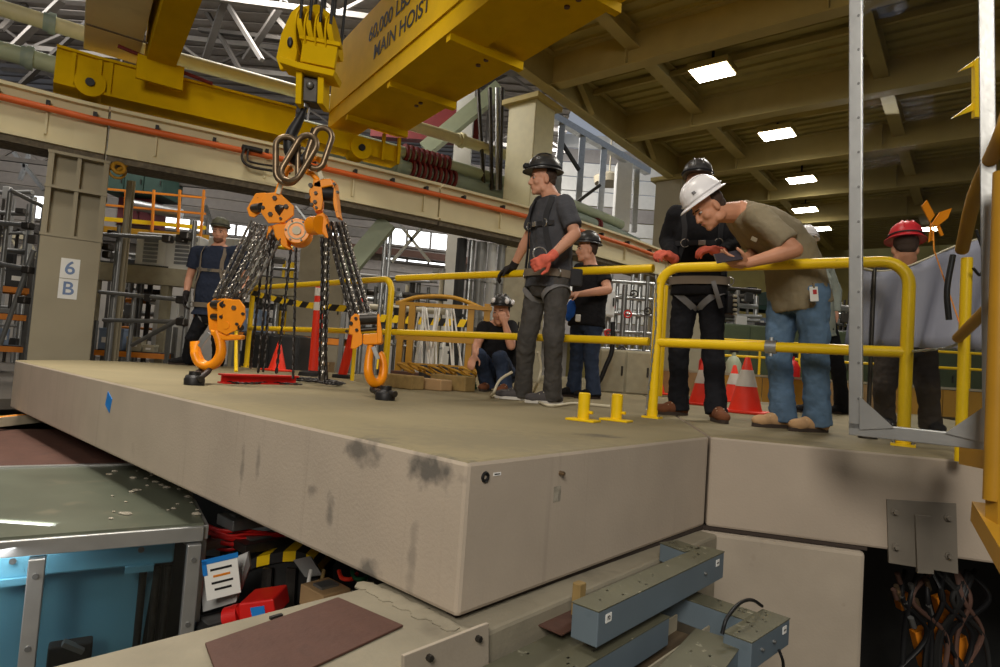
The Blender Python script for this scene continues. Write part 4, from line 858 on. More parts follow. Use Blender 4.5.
for x, y, r in ((118, 185, .02), (145, 158, .016), (150, 222, .016), (95, 230, .016)): px, py = cr2([(x, y)])[0]; bolt_at(px, py, d1, r, lp, 'steel_black')
mb = MB(); plate(mb, cr2([(182, 245), (275, 240), (282, 290), (270, 302), (190, 305), (180, 295)]), d1+.005, .12); mb.build('lower_yoke', 'orange_paint', hr, bevel=.01)
mb = MB(); hk_ = bez([D(*cr2([q])[0], d1+.04+dd) for q, dd in [((228, 300), 0), ((222, 340), .0), ((214, 400), -.01), ((214, 460), -.02), ((232, 505), 0), ((262, 518), .03), ((290, 490), .06), ((298, 430), .08), ((288, 370), .09), ((275, 350), .09)]], 40)
mb.tube(hk_, [.022+.010*math.sin(math.pi*i/(len(hk_)-1)) for i in range(len(hk_))], 12); mb.build('hook', 'orange_paint', hr, 60)
mb = MB(); mb.bar(D(*cr2([(240, 315)])[0], d1), D(*cr2([(268, 385)])[0], d1), .028, .010, hint=(0, 1, 0)); mb.build('hook_latch', 'galv', hr, bevel=.002)
mb = MB(); mb.bar(D(*cr2([(268, 385)])[0], d1+.0), D(*cr2([(262, 440)])[0], d1+.0), .012, .012, hint=(0, 1, 0)); mb.build('latch_spring', 'rail_yellow', hr)
dv = 4.48
mb = MB(); plate(mb, cu([(310, 395), (325, 365), (355, 350), (360, 380), (365, 430), (360, 470), (335, 475), (315, 440)]), dv, .12, unit(V(-.2, 1, 0))); up2 = mb.build('upper_plate', 'orange_paint', hr, bevel=.006)
mb = MB(); plate(mb, cu([(400, 350), (412, 360), (418, 420), (425, 480), (430, 500), (418, 500), (405, 450)]), dv+.02, .10); mb.build('upper_plate', 'orange_paint', hr, bevel=.004)
mb = MB(); plate(mb, cu([(325, 350), (395, 346), (402, 375), (350, 385), (326, 380)]), dv+.0, .12); mb.build('upper_yoke', 'orange_paint', hr, bevel=.008)
roller(D(*cu([(352, 405)])[0], dv+.06), D(*cu([(412, 408)])[0], dv+.06), .055, hr, 'steel_black')
for x, y, r in ((318, 375, .026), (306, 420, .03), (338, 405, .02), (335, 440, .022), (322, 450, .02), (340, 462, .016), (410, 370, .016), (423, 402, .016)): px, py = cu([(x, y)])[0]; bolt_at(px, py, dv, r, up2)
mb = MB(); plate(mb, cu([(322, 550), (335, 490), (365, 478), (385, 520), (392, 580), (385, 596), (360, 560)]), dv+.02, .10); mb.build('gear_housing', 'orange_paint', hr, bevel=.01)
c = D(*cu([(355, 530)])[0], dv); mb = MB(); mb.cyl(c, c-V(.08, -.05, 0), .07, n=24); mb.build('hand_chain_cover', 'orange_paint', hr, 40)
mb = MB(); mb.tube(bez([D(*cu([q])[0], dv+.04) for q in [(345, 355), (322, 330), (300, 320), (300, 290), (325, 270), (350, 275), (375, 300)]], 20), .020, 10); mb.build('top_hook', 'orange_paint', hr, 60)
mb = MB(); mb.bar(D(*cu([(345, 305)])[0], dv), D(*cu([(362, 350)])[0], dv), .03, .012, hint=(0, 1, 0)); mb.build('hook_latch', 'hose_beige', hr)
for k, (a, b, ph) in enumerate([((326+2.7*i, 222+.8*(i % 2)), (351+3.1*i, 320-.6*(i % 2)), .41*i) for i in range(8)]):
    mb = MB(); strand(mb, D(*a, dv+.04+.03*(k % 3)), D(*b, d1+.04+.03*(k % 3)), .02*(k % 2), ph=ph); tag(mb.build('load_chain', 'chain_steel' if k % 2 else 'chain_black', hr, 60), kind='stuff')
for k, (x0, x1, ph) in enumerate(((323, 319, .3), (326, 322, 1.1), (329, 325, .7), (321, 327, .1))): hand_chain(hr, (x0, 238), (x1, 383), 4.5, 4.36, ph, m='chain_steel' if k == 1 else 'chain_black')
pile(hr, 328, 386, .14, 34, 5)
# ---- shackles on the deck
def shackle(px, py, top, lb, d_, lean):
    c = G(px, py); t = thing('lifting_shackle', lb, 'shackle', c); T = V(top)
    mb = MB(); mb.lathe([(.062, 0), (.064, .04), (.056, .052), (.038, .066), (.036, .09)], c, Z, 18); mb.build('swivel_base', 'steel_black', t, 40)
    s_ = unit(V(-.8, .6, 0))
    pts = [c+s_*.058+Z*.035, c+s_*.058+Z*.06]; up = unit(T-(c+Z*.05)); L_ = np.linalg.norm(T-c)
    bow = bez([c+s_*.058+Z*.035, c+s_*.055+up*.07+Z*.03, c+s_*.05+up*(L_-.05), c+s_*.025+up*(L_+.005), c-s_*.025+up*(L_+.005), c-s_*.05+up*(L_-.05), c-s_*.055+up*.07+Z*.03, c-s_*.058+Z*.035], 36)
    mb = MB(); mb.tube(bow, .019, 10); mb.build('bow', 'steel_black', t, 60)
    mb = MB(); mb.cyl(c+s_*.09+Z*.045, c-s_*.09+Z*.045, .02, n=14); mb.build('pin', 'steel_dark', t, 40)
shackle(194, 385, D(*cr_([(148, 455)])[0], d0+.05), 'black lifting shackle with swivel base at the left hook', d0, 0)
shackle(385, 400, D(*cr2([(262, 510)])[0], d1+.06), 'black lifting shackle with swivel base at the right hook', d1, 0)
# red steel bar on the deck
t = thing('steel_bar', 'red painted steel channel lying on the deck among the chains', 'bar', G(252, 383)); a = G(213, 384)+V(0, .12, 0); b = G(290, 385)+V(0, .12, 0)
for z_, w_, h_ in ((.006, .09, .012), (.064, .09, .012), (.035, .012, .046)):
    mb = MB(); mb.bar(a+Z*z_, b+Z*z_, w_, h_); mb.build('flange' if w_ > .05 else 'web', 'red_paint', t)
# ================================================================== TRAFFIC CONES, POSTS
def cone(px, py, h, lb, collar=True):
    c = G(px, py); t = thing('traffic_cone', lb, 'traffic cone', c); r0 = .30*h; f = lambda z: r0*(1-z/h)*.86+.028*h*1.6
    mb = MB(); mb.box(c+Z*.012, (h*.78, h*.78, .024), (dR, perp(dR), Z)); mb.build('base', 'cone_red', t, bevel=.008)
    mb = MB(); mb.lathe([(f(.02), .02), (f(h), h), (f(h)*.7, h+.006), (f(h)*.7, h-.05)], c, Z, 24); mb.build('body', 'cone_red', t, 50)
    if collar: mb = MB(); mb.lathe([(f(.48*h)+.004, .48*h), (f(.78*h)+.004, .78*h)], c, Z, 24); mb.build('collar', 'cone_white', t, 50)
cone(745, 413, .48, 'large red traffic cone with white collar between the two men at the rail')
cone(733, 402, .46, 'red traffic cone half hidden behind the large one')
cone(702, 405, .46, 'red traffic cone between the legs of the man in black'); cone(655, 394, .46, 'red traffic cone left behind the yellow rail post')
cone(277, 371, .36, 'plain red traffic cone behind the hanging chains', False)
c = G(313, 376); t = thing('delineator_post', 'red and white delineator post upright behind the chains', 'post', c)
mb = MB(); mb.lathe([(.16, 0), (.15, .04), (.07, .06)], c, Z, 20); mb.build('base', 'rubber_black', t, 40)
mb = MB(); mb.cyl(c+Z*.05, c+Z*.98, .055, n=16); mb.build('tube', 'cone_red', t, 50)
for z_ in (.72, .88): mb = MB(); mb.cyl(c+Z*z_, c+Z*(z_+.09), .057, n=16); mb.build('reflective_band', 'cone_white', t, 50)
c = G(342, 378); t = thing('delineator_post', 'red delineator post leaning beside the right chain hoist', 'post', c); top = D(362, 300, 6.4)
mb = MB(); mb.cyl(c+Z*.02, top, .048, n=16); mb.build('tube', 'cone_red', t, 50); mb = MB(); f_ = c+(top-c)*.86; mb.cyl(f_, c+(top-c)*.97, .05, n=16); mb.build('reflective_band', 'cone_white', t, 50)
mb = MB(); mb.box(c+Z*.02, (.18, .18, .04)); mb.build('base', 'rubber_black', t, bevel=.01)
# ================================================================== PEOPLE
mat('skin_light', rgb(206, 150, 122), .55, var=.06, scale=14, spec=.35)
mat('skin_tan', rgb(196, 138, 106), .55, var=.06, scale=14, spec=.35)
mat('hair_dark', rgb(66, 50, 40), .8, var=.3, scale=60)
mat('beard_brown', rgb(110, 72, 52), .8, var=.25, scale=60)
mat('eye_white', rgb(190, 180, 172), .3); mat('eye_dark', rgb(36, 26, 20), .3); mat('lips', rgb(176, 104, 92), .5)
def cloth(n, c, v=.12, sc=9, **k): mat(n, c, .9, var=v, scale=sc, bump=.35, bscale=26, spec=.15, **k)
cloth('tee_navy', rgb(44, 50, 66)); cloth('tee_charcoal', rgb(76, 76, 80)); cloth('tee_black', rgb(30, 29, 31)); cloth('tee_tan', rgb(140, 128, 104), .07)
cloth('shirt_sage', rgb(150, 156, 146), .07); cloth('pants_black', rgb(30, 30, 34)); cloth('jeans_blue', rgb(92, 116, 142), .22, 7, spots=(5, .6, rgb(128, 150, 170), .3)); cloth('jeans_dark', rgb(52, 62, 82), .18)
cloth('jeans_grey', rgb(78, 75, 72), .2, spots=(7, .66, rgb(120, 116, 112), .2)); cloth('pants_brown', rgb(70, 62, 56)); cloth('jacket_grey', rgb(62, 60, 64))
cloth('glove_red', rgb(226, 112, 92), .2, 16); cloth('glove_dark', rgb(48, 44, 44)); cloth('glove_blue', rgb(46, 96, 190)); cloth('shoe_grey', rgb(84, 80, 80)); cloth('boot_tan', rgb(190, 152, 112), .14); cloth('boot_brown', rgb(112, 70, 48)); cloth('boot_black', rgb(36, 34, 34))
mat('sole_pale', rgb(206, 200, 190), .8); mat('sole_dark', rgb(60, 48, 40), .8)
mat('hat_black', rgb(48, 46, 44), .35, var=.15, scale=20, spots=(30, .62, rgb(96, 92, 86), .05)); mat('hat_white', rgb(238, 234, 234), .3, var=.02); mat('hat_camo', rgb(84, 84, 66), .6, var=.35, scale=22); mat('hat_red', rgb(214, 40, 50), .4)
mat('strap_grey', rgb(120, 118, 118), .7, var=.1); mat('strap_black', rgb(44, 43, 45), .8); mat('strap_tan', rgb(120, 108, 94), .8); mat('buckle', rgb(206, 204, 198), .25, .9)
mat('phone', rgb(58, 52, 58), .3); mat('ink_red', rgb(190, 60, 60), .7)
def fuse(mb, name, m, parent, vox, smooth=4, disp=0, dsize=.12, iters_f=.5):
    """union of overlapping closed shapes grown into one skin"""
    b = BASE[parent.name]; mb.v = [(p[0]-b[0], p[1]-b[1], p[2]-b[2]) for p in mb.v]
    me = mb.mesh('tmp', m); o = bpy.data.objects.new('tmp', me); scene.collection.objects.link(o)
    r = o.modifiers.new('r', 'REMESH'); r.mode = 'VOXEL'; r.voxel_size = vox; r.use_smooth_shade = True
    s = o.modifiers.new('s', 'SMOOTH'); s.factor = iters_f; s.iterations = smooth
    if disp:
        tx = bpy.data.textures.new('folds', 'CLOUDS'); tx.noise_scale = dsize; tx.noise_depth = 3
        d = o.modifiers.new('d', 'DISPLACE'); d.texture = tx; d.strength = disp; d.mid_level = .5
    dg = bpy.context.evaluated_depsgraph_get(); m2 = bpy.data.meshes.new_from_object(o.evaluated_get(dg))
    bpy.data.objects.remove(o); bpy.data.meshes.remove(me); m2.name = name
    if not m2.materials: m2.materials.append(MATS[m])
    m2.shade_smooth()
    ob = bpy.data.objects.new(name, m2); scene.collection.objects.link(ob); ob.parent = parent; BASE[ob.name] = b; return ob
def loft(mbx, rings, n=20):   # rings: (centre, right axis, front axis, half width, half depth)
    vs_ = []
    for c, r, f, w, d in rings:
        for k in range(n):
            t = 2*math.pi*k/n; cs, sn = math.cos(t), math.sin(t); e = .82
            vs_.append(c+r*w*math.copysign(abs(cs)**e, cs)+f*d*math.copysign(abs(sn)**e, sn))
    m = len(rings); fs = [(i*n+k, i*n+(k+1) % n, (i+1)*n+(k+1) % n, (i+1)*n+k) for i in range(m-1) for k in range(n)]+[tuple(range(n-1, -1, -1)), tuple(range((m-1)*n, m*n))]
    mbx.add(vs_, fs)
def hand(mbx, w, f, n, side, curl=.35, s=1.0, spread=.0, thumb=.5):
    """w wrist, f towards the fingers, n out of the palm, side +1/-1: which way across the thumb sits"""
    f = unit(f); n = unit(n-f*np.dot(n, f)); a = np.cross(f, n)*side; w = V(w)
    mbx.ball(w+f*.055*s, (.043*s, .052*s, .019*s), (a, f, n), 12, 8); mbx.cap(w, w+f*.05*s, .026*s, .03*s, 10)
    for k, (o, L_) in enumerate(((.032, .074), (.011, .084), (-.011, .078), (-.031, .062))):
        b = w+f*.09*s+a*o*s; ang = .18*curl; d = unit(f+a*o*spread*8)
        for seg, fr in ((0, .45), (1, .32), (2, .25)):
            ang += curl*(.75 if seg == 0 else 1.0); dd = unit(d*math.cos(ang)+n*math.sin(ang)); e = b+dd*L_*fr*s
            mbx.cap(b, e, (.0098-.0009*seg)*s, (.0093-.0009*seg)*s, 8); b = e
    b = w+f*.028*s+a*.032*s; d1 = unit(f*.62+a*.72+n*.35); e = b+d1*.045*s; mbx.cap(b, e, .0135*s, .0115*s, 8)
    d2 = unit(f*.8+a*(.6-thumb)+n*(.3+.5*thumb)); mbx.cap(e, e+d2*.038*s, .0112*s, .0095*s, 8)
def head_parts(mbx, c, fw, up, s=1.0):
    fw = unit(fw); up = unit(up-fw*np.dot(up, fw)); r = np.cross(fw, up); X = lambda x, y, z: c+(r*x+fw*y+up*z)*s; ax = (r, fw, up)
    mbx.ball(X(0, -.008, .038), (.076*s, .096*s, .088*s), ax); mbx.ball(X(0, .018, -.03), (.064*s, .078*s, .082*s), ax); mbx.ball(X(0, .04, -.075), (.050*s, .05*s, .040*s), ax)
    mbx.ball(X(0, .068, -.098), (.026*s, .024*s, .02*s), ax); mbx.cap(X(0, .092, .008), X(0, .108, -.030), .009*s, .0135*s, 10); mbx.ball(X(.011, .096, -.034), .010*s, ax); mbx.ball(X(-.011, .096, -.034), .010*s, ax)
    mbx.cap(X(-.036, .076, .026), X(.036, .076, .026), .014*s, .014*s, 8); mbx.ball(X(0, .084, -.062), (.026*s, .014*s, .013*s), ax)
    for q in (-1, 1): mbx.ball(X(.076*q, -.006, -.012), (.011*s, .021*s, .034*s), ax); mbx.ball(X(.040*q, .062, -.03), (.024*s, .024*s, .024*s), ax); mbx.ball(X(.05*q, .0, -.075), (.022*s, .04*s, .03*s), ax)
    return X, ax
def hard_hat(par, c, fw, up, m, s=1.0, full=True, name='hard_hat', tilt=.0, lamp=False, marks=False):
    fw = unit(fw); up = unit(up-fw*np.dot(up, fw)); up = unit(up-fw*tilt); fw = unit(fw-up*np.dot(fw, up)); r = np.cross(fw, up); X = lambda x, y, z: c+(r*x+fw*y+up*z)*s
    mb = MB(); prof = [(.108, 0), (.108, .02), (.104, .045), (.091, .078), (.066, .104), (.033, .118), (0.001, .121)]
    mb.lathe([(a*s, h*s) for a, h in prof], X(0, -.008, .055), up, 28, .94, 1.16, xd=r); shell = mb.build('hard_hat', m, par, 60)
    mb = MB()
    for x in (-.03, 0, .03): mb.tube([X(x, .117*math.cos(t)*.98-.008, .055+.110*math.sin(t)+.012) for t in [math.pi*(k+1.5)/13 for k in range(11)]], .007*s, 6)
    mb.build('crown_ridge', m, shell, 60)
    mb = MB()
    if full: mb.lathe([(.104*s, .004*s), (.128*s, -.003*s), (.138*s, -.010*s), (.138*s, -.014*s), (.128*s, -.008*s), (.104*s, -.004*s), (.104*s, .004*s)], X(0, .0, .058), up, 30, .90, 1.12, xd=r)
    else:
        pts = [X(.094*math.cos(t), .045+.125*math.sin(t), .055-.012*math.sin(t)) for t in [math.pi*k/12 for k in range(13)]]; mb.slab(pts, up*.005*s)
    mb.build('brim', m, shell, 60)
    mb = MB(); mb.ring(X(0, -.008, .074), .112*s, .005*s, up, 28, 6, .94, 1.16, xd=r); mb.build('hat_band', m if m == 'hat_white' else 'strap_black', shell, 60)
    if lamp:
        mb = MB(); mb.box(X(0, .132, .082), (.05*s, .03*s, .032*s), (r, fw, up)); mb.cyl(X(0, .145, .082), X(0, .153, .082), .012*s, n=12); mb.build('head_lamp', 'steel_black', shell, bevel=.003)
    if marks:
        for x, w in ((.078, .03), (.092, .02)): mb = MB(); mb.box(X(-x, .06 if w > .025 else -.01, .105 if w > .025 else .095), (.004, w*s, .018*s), (unit(r+up*-.4), fw, unit(up+r*.4))); mb.build('sticker', 'strap_grey', shell)
    return shell
class Body: pass
def person(label, J, facing, mats, name='person', head_f=None, head_up=(0, 0, 1), sz=1.0, vox=.0075, sleeve=.62, hands={}, foot_dirs=None, tuck=False, mid=None, belly=1.0, boots=('boot_tan', 'sole_dark'), shoulder_w=1.0, hem=.06, long_sleeve=False, glove=None, expr_beard=None, hair=True, thick=1.0, legw=1.0):
    """mats: skin, shirt, trousers. J: world joints"""
    j = {k: V(v) for k, v in J.items()}; HM = (j['hl']+j['hr'])/2; SM = (j['sl']+j['sr'])/2
    g = (j['al']+j['ar'])/2; root = thing(name, label, 'person', V(g[0], g[1], 0)); up = unit(SM-HM)
    rh = unit(j['hr']-j['hl']); rs = unit(j['sr']-j['sl']); b = Body(); b.root = root
    F_ = lambda r, u: unit(np.cross(u, r))
    M_ = mid if mid is not None else (HM*.5+SM*.5)+F_(rh, up)*-.012
    spine = bez([HM, M_, SM], 12); skin, shirt, trou = mats
    def ring(t, w, d):             # t 0 hips .. 1 shoulders
        f = t*(len(spine)-1); i = max(0, min(int(f), len(spine)-2)); c = spine[i]+(spine[i+1]-spine[i])*(f-i); u = unit(spine[i+1]-spine[i])
        r = unit(rh*(1-max(0, min(1, t)))+rs*max(0, min(1, t))); r = unit(r-u*r.dot(u)); return [c, r, F_(r, u), w, d]
    wsh = np.linalg.norm(j['sr']-j['sl'])/2
    prof = [(-.16, .168, .118), (.02, .176, .126), (.25, .168*belly, .122*belly), (.45, .168*belly, .124*belly), (.65, .178, .126), (.82, .182, .118), (.94, .17, .10), (1.04, .135, .082), (1.13, .075, .066)]
    b.prof = prof
    def surf(t, ang, off=0):       # point on the clothed torso; ang 0 = right side, 90 = front
        for (t0, w0, d0_), (t1, w1, d1_) in zip(prof, prof[1:]):
            if t <= t1 or t1 == prof[-1][0]:
                q = (t-t0)/(t1-t0); w = w0+(w1-w0)*q; d = d0_+(d1_-d0_)*q; break
        c, r, f, _, _ = ring(t, 0, 0); a = math.radians(ang); cs, sn = math.cos(a), math.sin(a); e = .82
        return c+r*(w*thick*sz+off)*math.copysign(abs(cs)**e, cs)+f*(d*thick*sz+off)*math.copysign(abs(sn)**e, sn)
    b.surf = surf; b.ring = ring; b.j = j
    # --- body
    mb = MB(); loft(mb, [ring(t, w*.86*sz*thick, d*.84*sz*thick) for t, w, d in prof])
    hf = unit(V(head_f) if head_f is not None else V(facing)); hu = unit(V(head_up)); hu = unit(hu-hf*hu.dot(hf)); hc = j['head']
    X, ax = head_parts(mb, hc, hf, hu, sz); nb = spine[-1]+up*.03
    mb.cap(nb, hc-hu*.05*sz-hf*.02*sz, .068*sz, .058*sz, 14)
    for s in 'lr': mb.cap(nb+(j['s'+s]-nb)*.12+up*.02, nb+(j['s'+s]-nb)*.6, .05*sz, .045*sz, 10)
    for s in 'lr':
        S_, E_2, W_ = j['s'+s], j['e'+s], j['w'+s]
        mb.cap(S_, E_2, .054*sz*thick, .043*sz, 12); mb.cap(E_2, E_2+(W_-E_2)*.35, .044*sz, .044*sz, 12); mb.cap(E_2+(W_-E_2)*.3, W_, .044*sz, .029*sz, 12)
        mb.cap(j['h'+s], j['k'+s], .07*sz, .052*sz, 10); mb.cap(j['k'+s], j['a'+s], .05*sz, .036*sz, 10); mb.cap(j['a'+s], j['a'+s]-Z*.03, .035*sz, .03*sz, 8)
        if s in hands and not (glove and s in glove): hand(mb, W_, *hands[s])
    fuse(mb, 'body', skin, root, vox, 3)
    for s in 'lr':
        if glove and s in glove:
            mb = MB(); W_ = j['w'+s]; dd = unit(W_-j['e'+s]); mb.cyl(W_-dd*.05, W_+dd*.01, .036*sz, .036*sz, 12); hd_ = hands[s]; hand(mb, W_, *hd_[:4], 1.16, *hd_[5:]); fuse(mb, 'glove', glove[s], root, .006, 2)
    # --- face details
    for q in (-1, 1):
        mb = MB(); mb.ball(X(.031*q, .079, .006), (.0125*sz, .009*sz, .0062*sz), ax); e_ = mb.build('eye', 'eye_white', root, 60)
        mb = MB(); mb.ball(X(.031*q, .0865, .005), (.0065*sz, .005*sz, .0065*sz), ax); mb.build('iris', 'eye_dark', e_, 60)
        mb = MB(); mb.cap(X(.016*q, .093, .027), X(.046*q, .083, .026), .0045*sz, .0035*sz, 6); mb.build('eyebrow', 'hair_dark', root, 60)
    mb = MB(); mb.ball(X(0, .0935, -.060), (.021*sz, .006*sz, .0045*sz), ax); mb.build('mouth', 'lips', root, 60)
    if hair:
        mb = MB(); mb.ball(X(0, -.030, .036), (.079*sz, .082*sz, .084*sz), ax, 20, 14); mb.ball(X(0, -.058, -.01), (.062*sz, .045*sz, .05*sz), ax); mb.build('hair', 'hair_dark', root, 60)
    if expr_beard:
        mb = MB(); mb.ball(X(0, .045, -.082), (.056*sz, .052*sz, .042*sz), ax); mb.ball(X(0, .074, -.10), (.030*sz, .027*sz, .026*sz), ax); fuse(mb, 'beard', expr_beard, root, .006, 2)
    # --- trousers
    mb = MB(); loft(mb, [ring(t, w*sz*thick, d*sz*thick) for t, w, d in [(-.22, .14, .10), (-.1, .172, .125), (.0, .166, .118), (.10, .150*belly, .108*belly)]])
    for s in 'lr':
        h, k, a = j['h'+s], j['k'+s], j['a'+s]; dn = unit(k-h)
        mb.cap(h, k, .098*sz*legw, .074*sz*legw, 14); mb.cap(k, k+(a-k)*.5, .074*sz*legw, .068*sz*legw, 14); e_ = a-Z*.045 if a[2]-.0 > .06 else a; mb.cyl(k+(a-k)*.45, e_, .068*sz*legw, .076*sz*legw, 14)
    mb.cap(j['hl'], j['hr'], .092*sz, .092*sz, 12)
    b.trousers = fuse(mb, 'trousers', trou, root, .010, 2, .026, .065)
    # --- shirt
    mb = MB(); lo = -hem/ max(.2, np.linalg.norm(SM-HM))
    pr = [p for p in prof if p[0] > lo+.04]; loft(mb, [ring(t, w*1.10*sz*thick, d*1.10*sz*thick) for t, w, d in [(lo, .178*belly, .13*belly)]+pr[:-1]]+[ring(1.10, .085*sz, .074*sz)])
    for s in 'lr':
        S_, E_2, W_ = j['s'+s], j['e'+s], j['w'+s]; ctr = spine[-2]
        mb.cap(S_*.55+ctr*.45, S_, .085*sz*thick, .074*sz*thick, 14)
        if long_sleeve: mb.cap(S_, E_2, .073*sz*thick, .06*sz, 14); mb.cyl(E_2, W_, .058*sz, .043*sz, 14)
        else: mb.cyl(S_, S_+(E_2-S_)*sleeve, .074*sz*thick, .070*sz*thick, 14)
    b.shirt = fuse(mb, 'shirt', shirt, root, .010, 3, .020, .085)
    # --- shoes
    for i, s in enumerate('lr'):
        a = j['a'+s]; fd = unit(V((foot_dirs or {}).get(s, facing))); fd = unit(V(fd[0], fd[1], 0)); sd = V(fd[1], -fd[0], 0); gz = a[2]-.09; A = V(a[0], a[1], gz)
        mb = MB(); ax2 = (sd, fd, Z); mb.ball(A-fd*.035+Z*.045, (.042, .055, .045), ax2); mb.ball(A+fd*.06+Z*.05, (.045, .09, .048), ax2); mb.ball(A+fd*.15+Z*.04, (.051, .072, .038), ax2); mb.cap(A+Z*.05, A+Z*.13+fd*-.005, .05, .047, 12); mb.cap(A+fd*.02+Z*.075, A+fd*.10+Z*.055, .04, .036, 10)
        sh = fuse(mb, 'shoe', boots[0], root, .009, 3)
        for v in sh.data.vertices:
            if v.co.z < gz+.012: v.co.z = gz+.012
        mb = MB(); pts = [A+fd*(.065+.155*math.cos(t))+sd*(.046+.008*math.cos(t))*math.sin(t)+Z*.001 for t in [2*math.pi*k/20 for k in range(20)]]; mb.slab(pts, Z*.022); mb.build('sole', boots[1], sh, 40)
        mb = MB()
        for k in range(3): q = A+fd*(.05+.032*k)+Z*(.100-.014*k); mb.cap(q-sd*.025, q+sd*.025, .004, .004, 6)
        o = mb.build('laces', 'hose_beige' if boots[0] != 'boot_black' else 'strap_black', sh, 60); o['kind'] = 'stuff'
    return b
def ribbon(b, par, pts, w, m, name='strap', off=.012, th=.006):
    """webbing laid over the torso: pts (height 0..1, angle)"""
    P_ = bez([b.surf(t, a, off+.012) for t, a in pts], 6*len(pts)); mb = MB(); vs_ = []; n = len(P_)
    for i, p in enumerate(P_):
        d = unit(P_[min(i+1, n-1)]-P_[max(i-1, 0)]); c, r, f, _, _ = b.ring(.5, 0, 0); nr = unit((p-c)-unit(b.j['sl']/2+b.j['sr']/2-(b.j['hl']+b.j['hr'])/2)*np.dot(p-c, unit(b.j['sl']/2+b.j['sr']/2-(b.j['hl']+b.j['hr'])/2))); s_ = unit(np.cross(d, nr))
        for q, o in ((-1, 0), (1, 0), (1, th), (-1, th)): vs_.append(p+s_*w/2*q+nr*o)
    fs = [(i*4+k, i*4+(k+1) % 4, (i+1)*4+(k+1) % 4, (i+1)*4+k) for i in range(n-1) for k in range(4)]+[(0, 1, 2, 3), ((n-1)*4+3, (n-1)*4+2, (n-1)*4+1, (n-1)*4)]
    mb.add(vs_, fs); return mb.build(name, m, par, 40)
def loop_strap(par, c, ax, rx, m, w=.045, name='leg_strap', tilt=(0, 0, 0)):
    d = unit(V(ax)+V(tilt)); _, a, b_ = frame(d); n = 24; mb = MB(); vs_ = []
    for k in range(n):
        t = 2*math.pi*k/n; o = a*math.cos(t)+b_*math.sin(t)
        for q, rr in ((-1, 0), (1, 0), (1, .006), (-1, .006)): vs_.append(c+o*(rx+rr)+d*w/2*q)
    fs = [(i*4+k, i*4+(k+1) % 4, ((i+1) % n)*4+(k+1) % 4, ((i+1) % n)*4+k) for i in range(n) for k in range(4)]; mb.add(vs_, fs); return mb.build(name, m, par, 40)
def d_ring(par, p, nrm, r=.028): mb = MB(); mb.ring(p, r, .005, nrm, 18, 6); return mb.build('d_ring', 'buckle', par, 60)
def harness(b, ms='strap_black', mleg='strap_grey', mbelt='strap_tan', rc=.105, chest=.72):
    h = thing  # straps are parts of the person
    R = b.root
    for q in (0, 1):
        A = (lambda a: a) if q == 0 else (lambda a: 180-a)
        ribbon(b, R, [(1.06, A(40)), (.95, A(52)), (.8, A(60)), (.6, A(58)), (.4, A(48)), (.15, A(40))], .042, ms, 'shoulder_strap')
        ribbon(b, R, [(1.06, A(-40)), (.9, A(-55)), (.7, A(-70)), (.5, A(-78)), (.2, A(-60))], .042, ms, 'back_strap')
    ribbon(b, R, [(chest, 35), (chest, 60), (chest, 90), (chest, 120), (chest, 145)], .035, ms, 'chest_strap')
    ribbon(b, R, [(.08, a) for a in range(0, 361, 20)], .055, mbelt, 'belt', .016)
    p = b.surf(chest, 90, .035); f = b.ring(.7, 0, 0)[2]; mb = MB(); r_ = b.ring(.7, 0, 0)[1]; mb.box(p, (.05, .012, .035), (r_, f, np.cross(r_, f))); mb.build('buckle', 'buckle', R, bevel=.003)
    d_ring(R, b.surf(chest, 62, .03), f); d_ring(R, b.surf(chest, 118, .03), f); d_ring(R, b.surf(.08, 20, .04), f); d_ring(R, b.surf(.08, 160, .04), f)
    for s in 'lr':
        c = b.j['h'+s]+(b.j['k'+s]-b.j['h'+s])*.22; loop_strap(R, c, b.j['k'+s]-b.j['h'+s], rc, mleg, tilt=V(-.25 if s == 'l' else .25, 0, 0)*0+b.ring(0, 0, 0)[1]*(.35 if s == 'r' else -.35))
def gnd(px, py): return G(px, py)+Z*.09
# ---- central worker, charcoal shirt, facing left
fc = V(-.93, -.36, 0)
b = person('worker in charcoal T-shirt and dark hard hat standing with one hand on the yellow rail', dict(
    head=D(543, 180, 4.62), sl=D(565, 204, 4.44), sr=D(541, 205, 4.76), el=D(575, 234, 4.34), wl=D(551, 257, 4.28), er=D(529, 236, 4.95), wr=D(513, 267, 5.06),
    hl=D(557, 281, 4.54), hr=D(539, 281, 4.72), kl=D(553, 342, 4.50), kr=D(527, 340, 4.74), al=gnd(552, 404), ar=gnd(522, 400)), fc, ('skin_light', 'tee_charcoal', 'jeans_grey'),
    head_f=(-.97, -.22, -.08), hands={'l': (V(-.75, -.1, -.45), V(-.5, .75, -.2), 1, .75, 1), 'r': (V(-.8, .1, -.45), V(0, 0, -1), 1, .55, 1)}, glove={'l': 'glove_red', 'r': 'glove_dark'}, foot_dirs={'l': (-1, -.25, 0), 'r': (-1, -.05, 0)}, boots=('shoe_grey', 'sole_pale'), sleeve=.78, vox=.006)
hard_hat(b.root, b.j['head']+Z*.012, V(-.97, -.22, 0), Z, 'hat_black', 1.04, True, tilt=-.06, lamp=True); harness(b, 'strap_black', 'strap_grey', 'strap_tan')
mb = MB(); p = b.surf(.05, 205, .06); mb.box(p, (.09, .05, .13)); mb.build('tool_pouch', 'strap_black', b.root, bevel=.012)
mb = MB(); mb.ring(D(540, 254, 4.34), .05, .007, V(.2, -1, .1), 20, 6); mb.build('carabiner', 'buckle', b.root, 60)
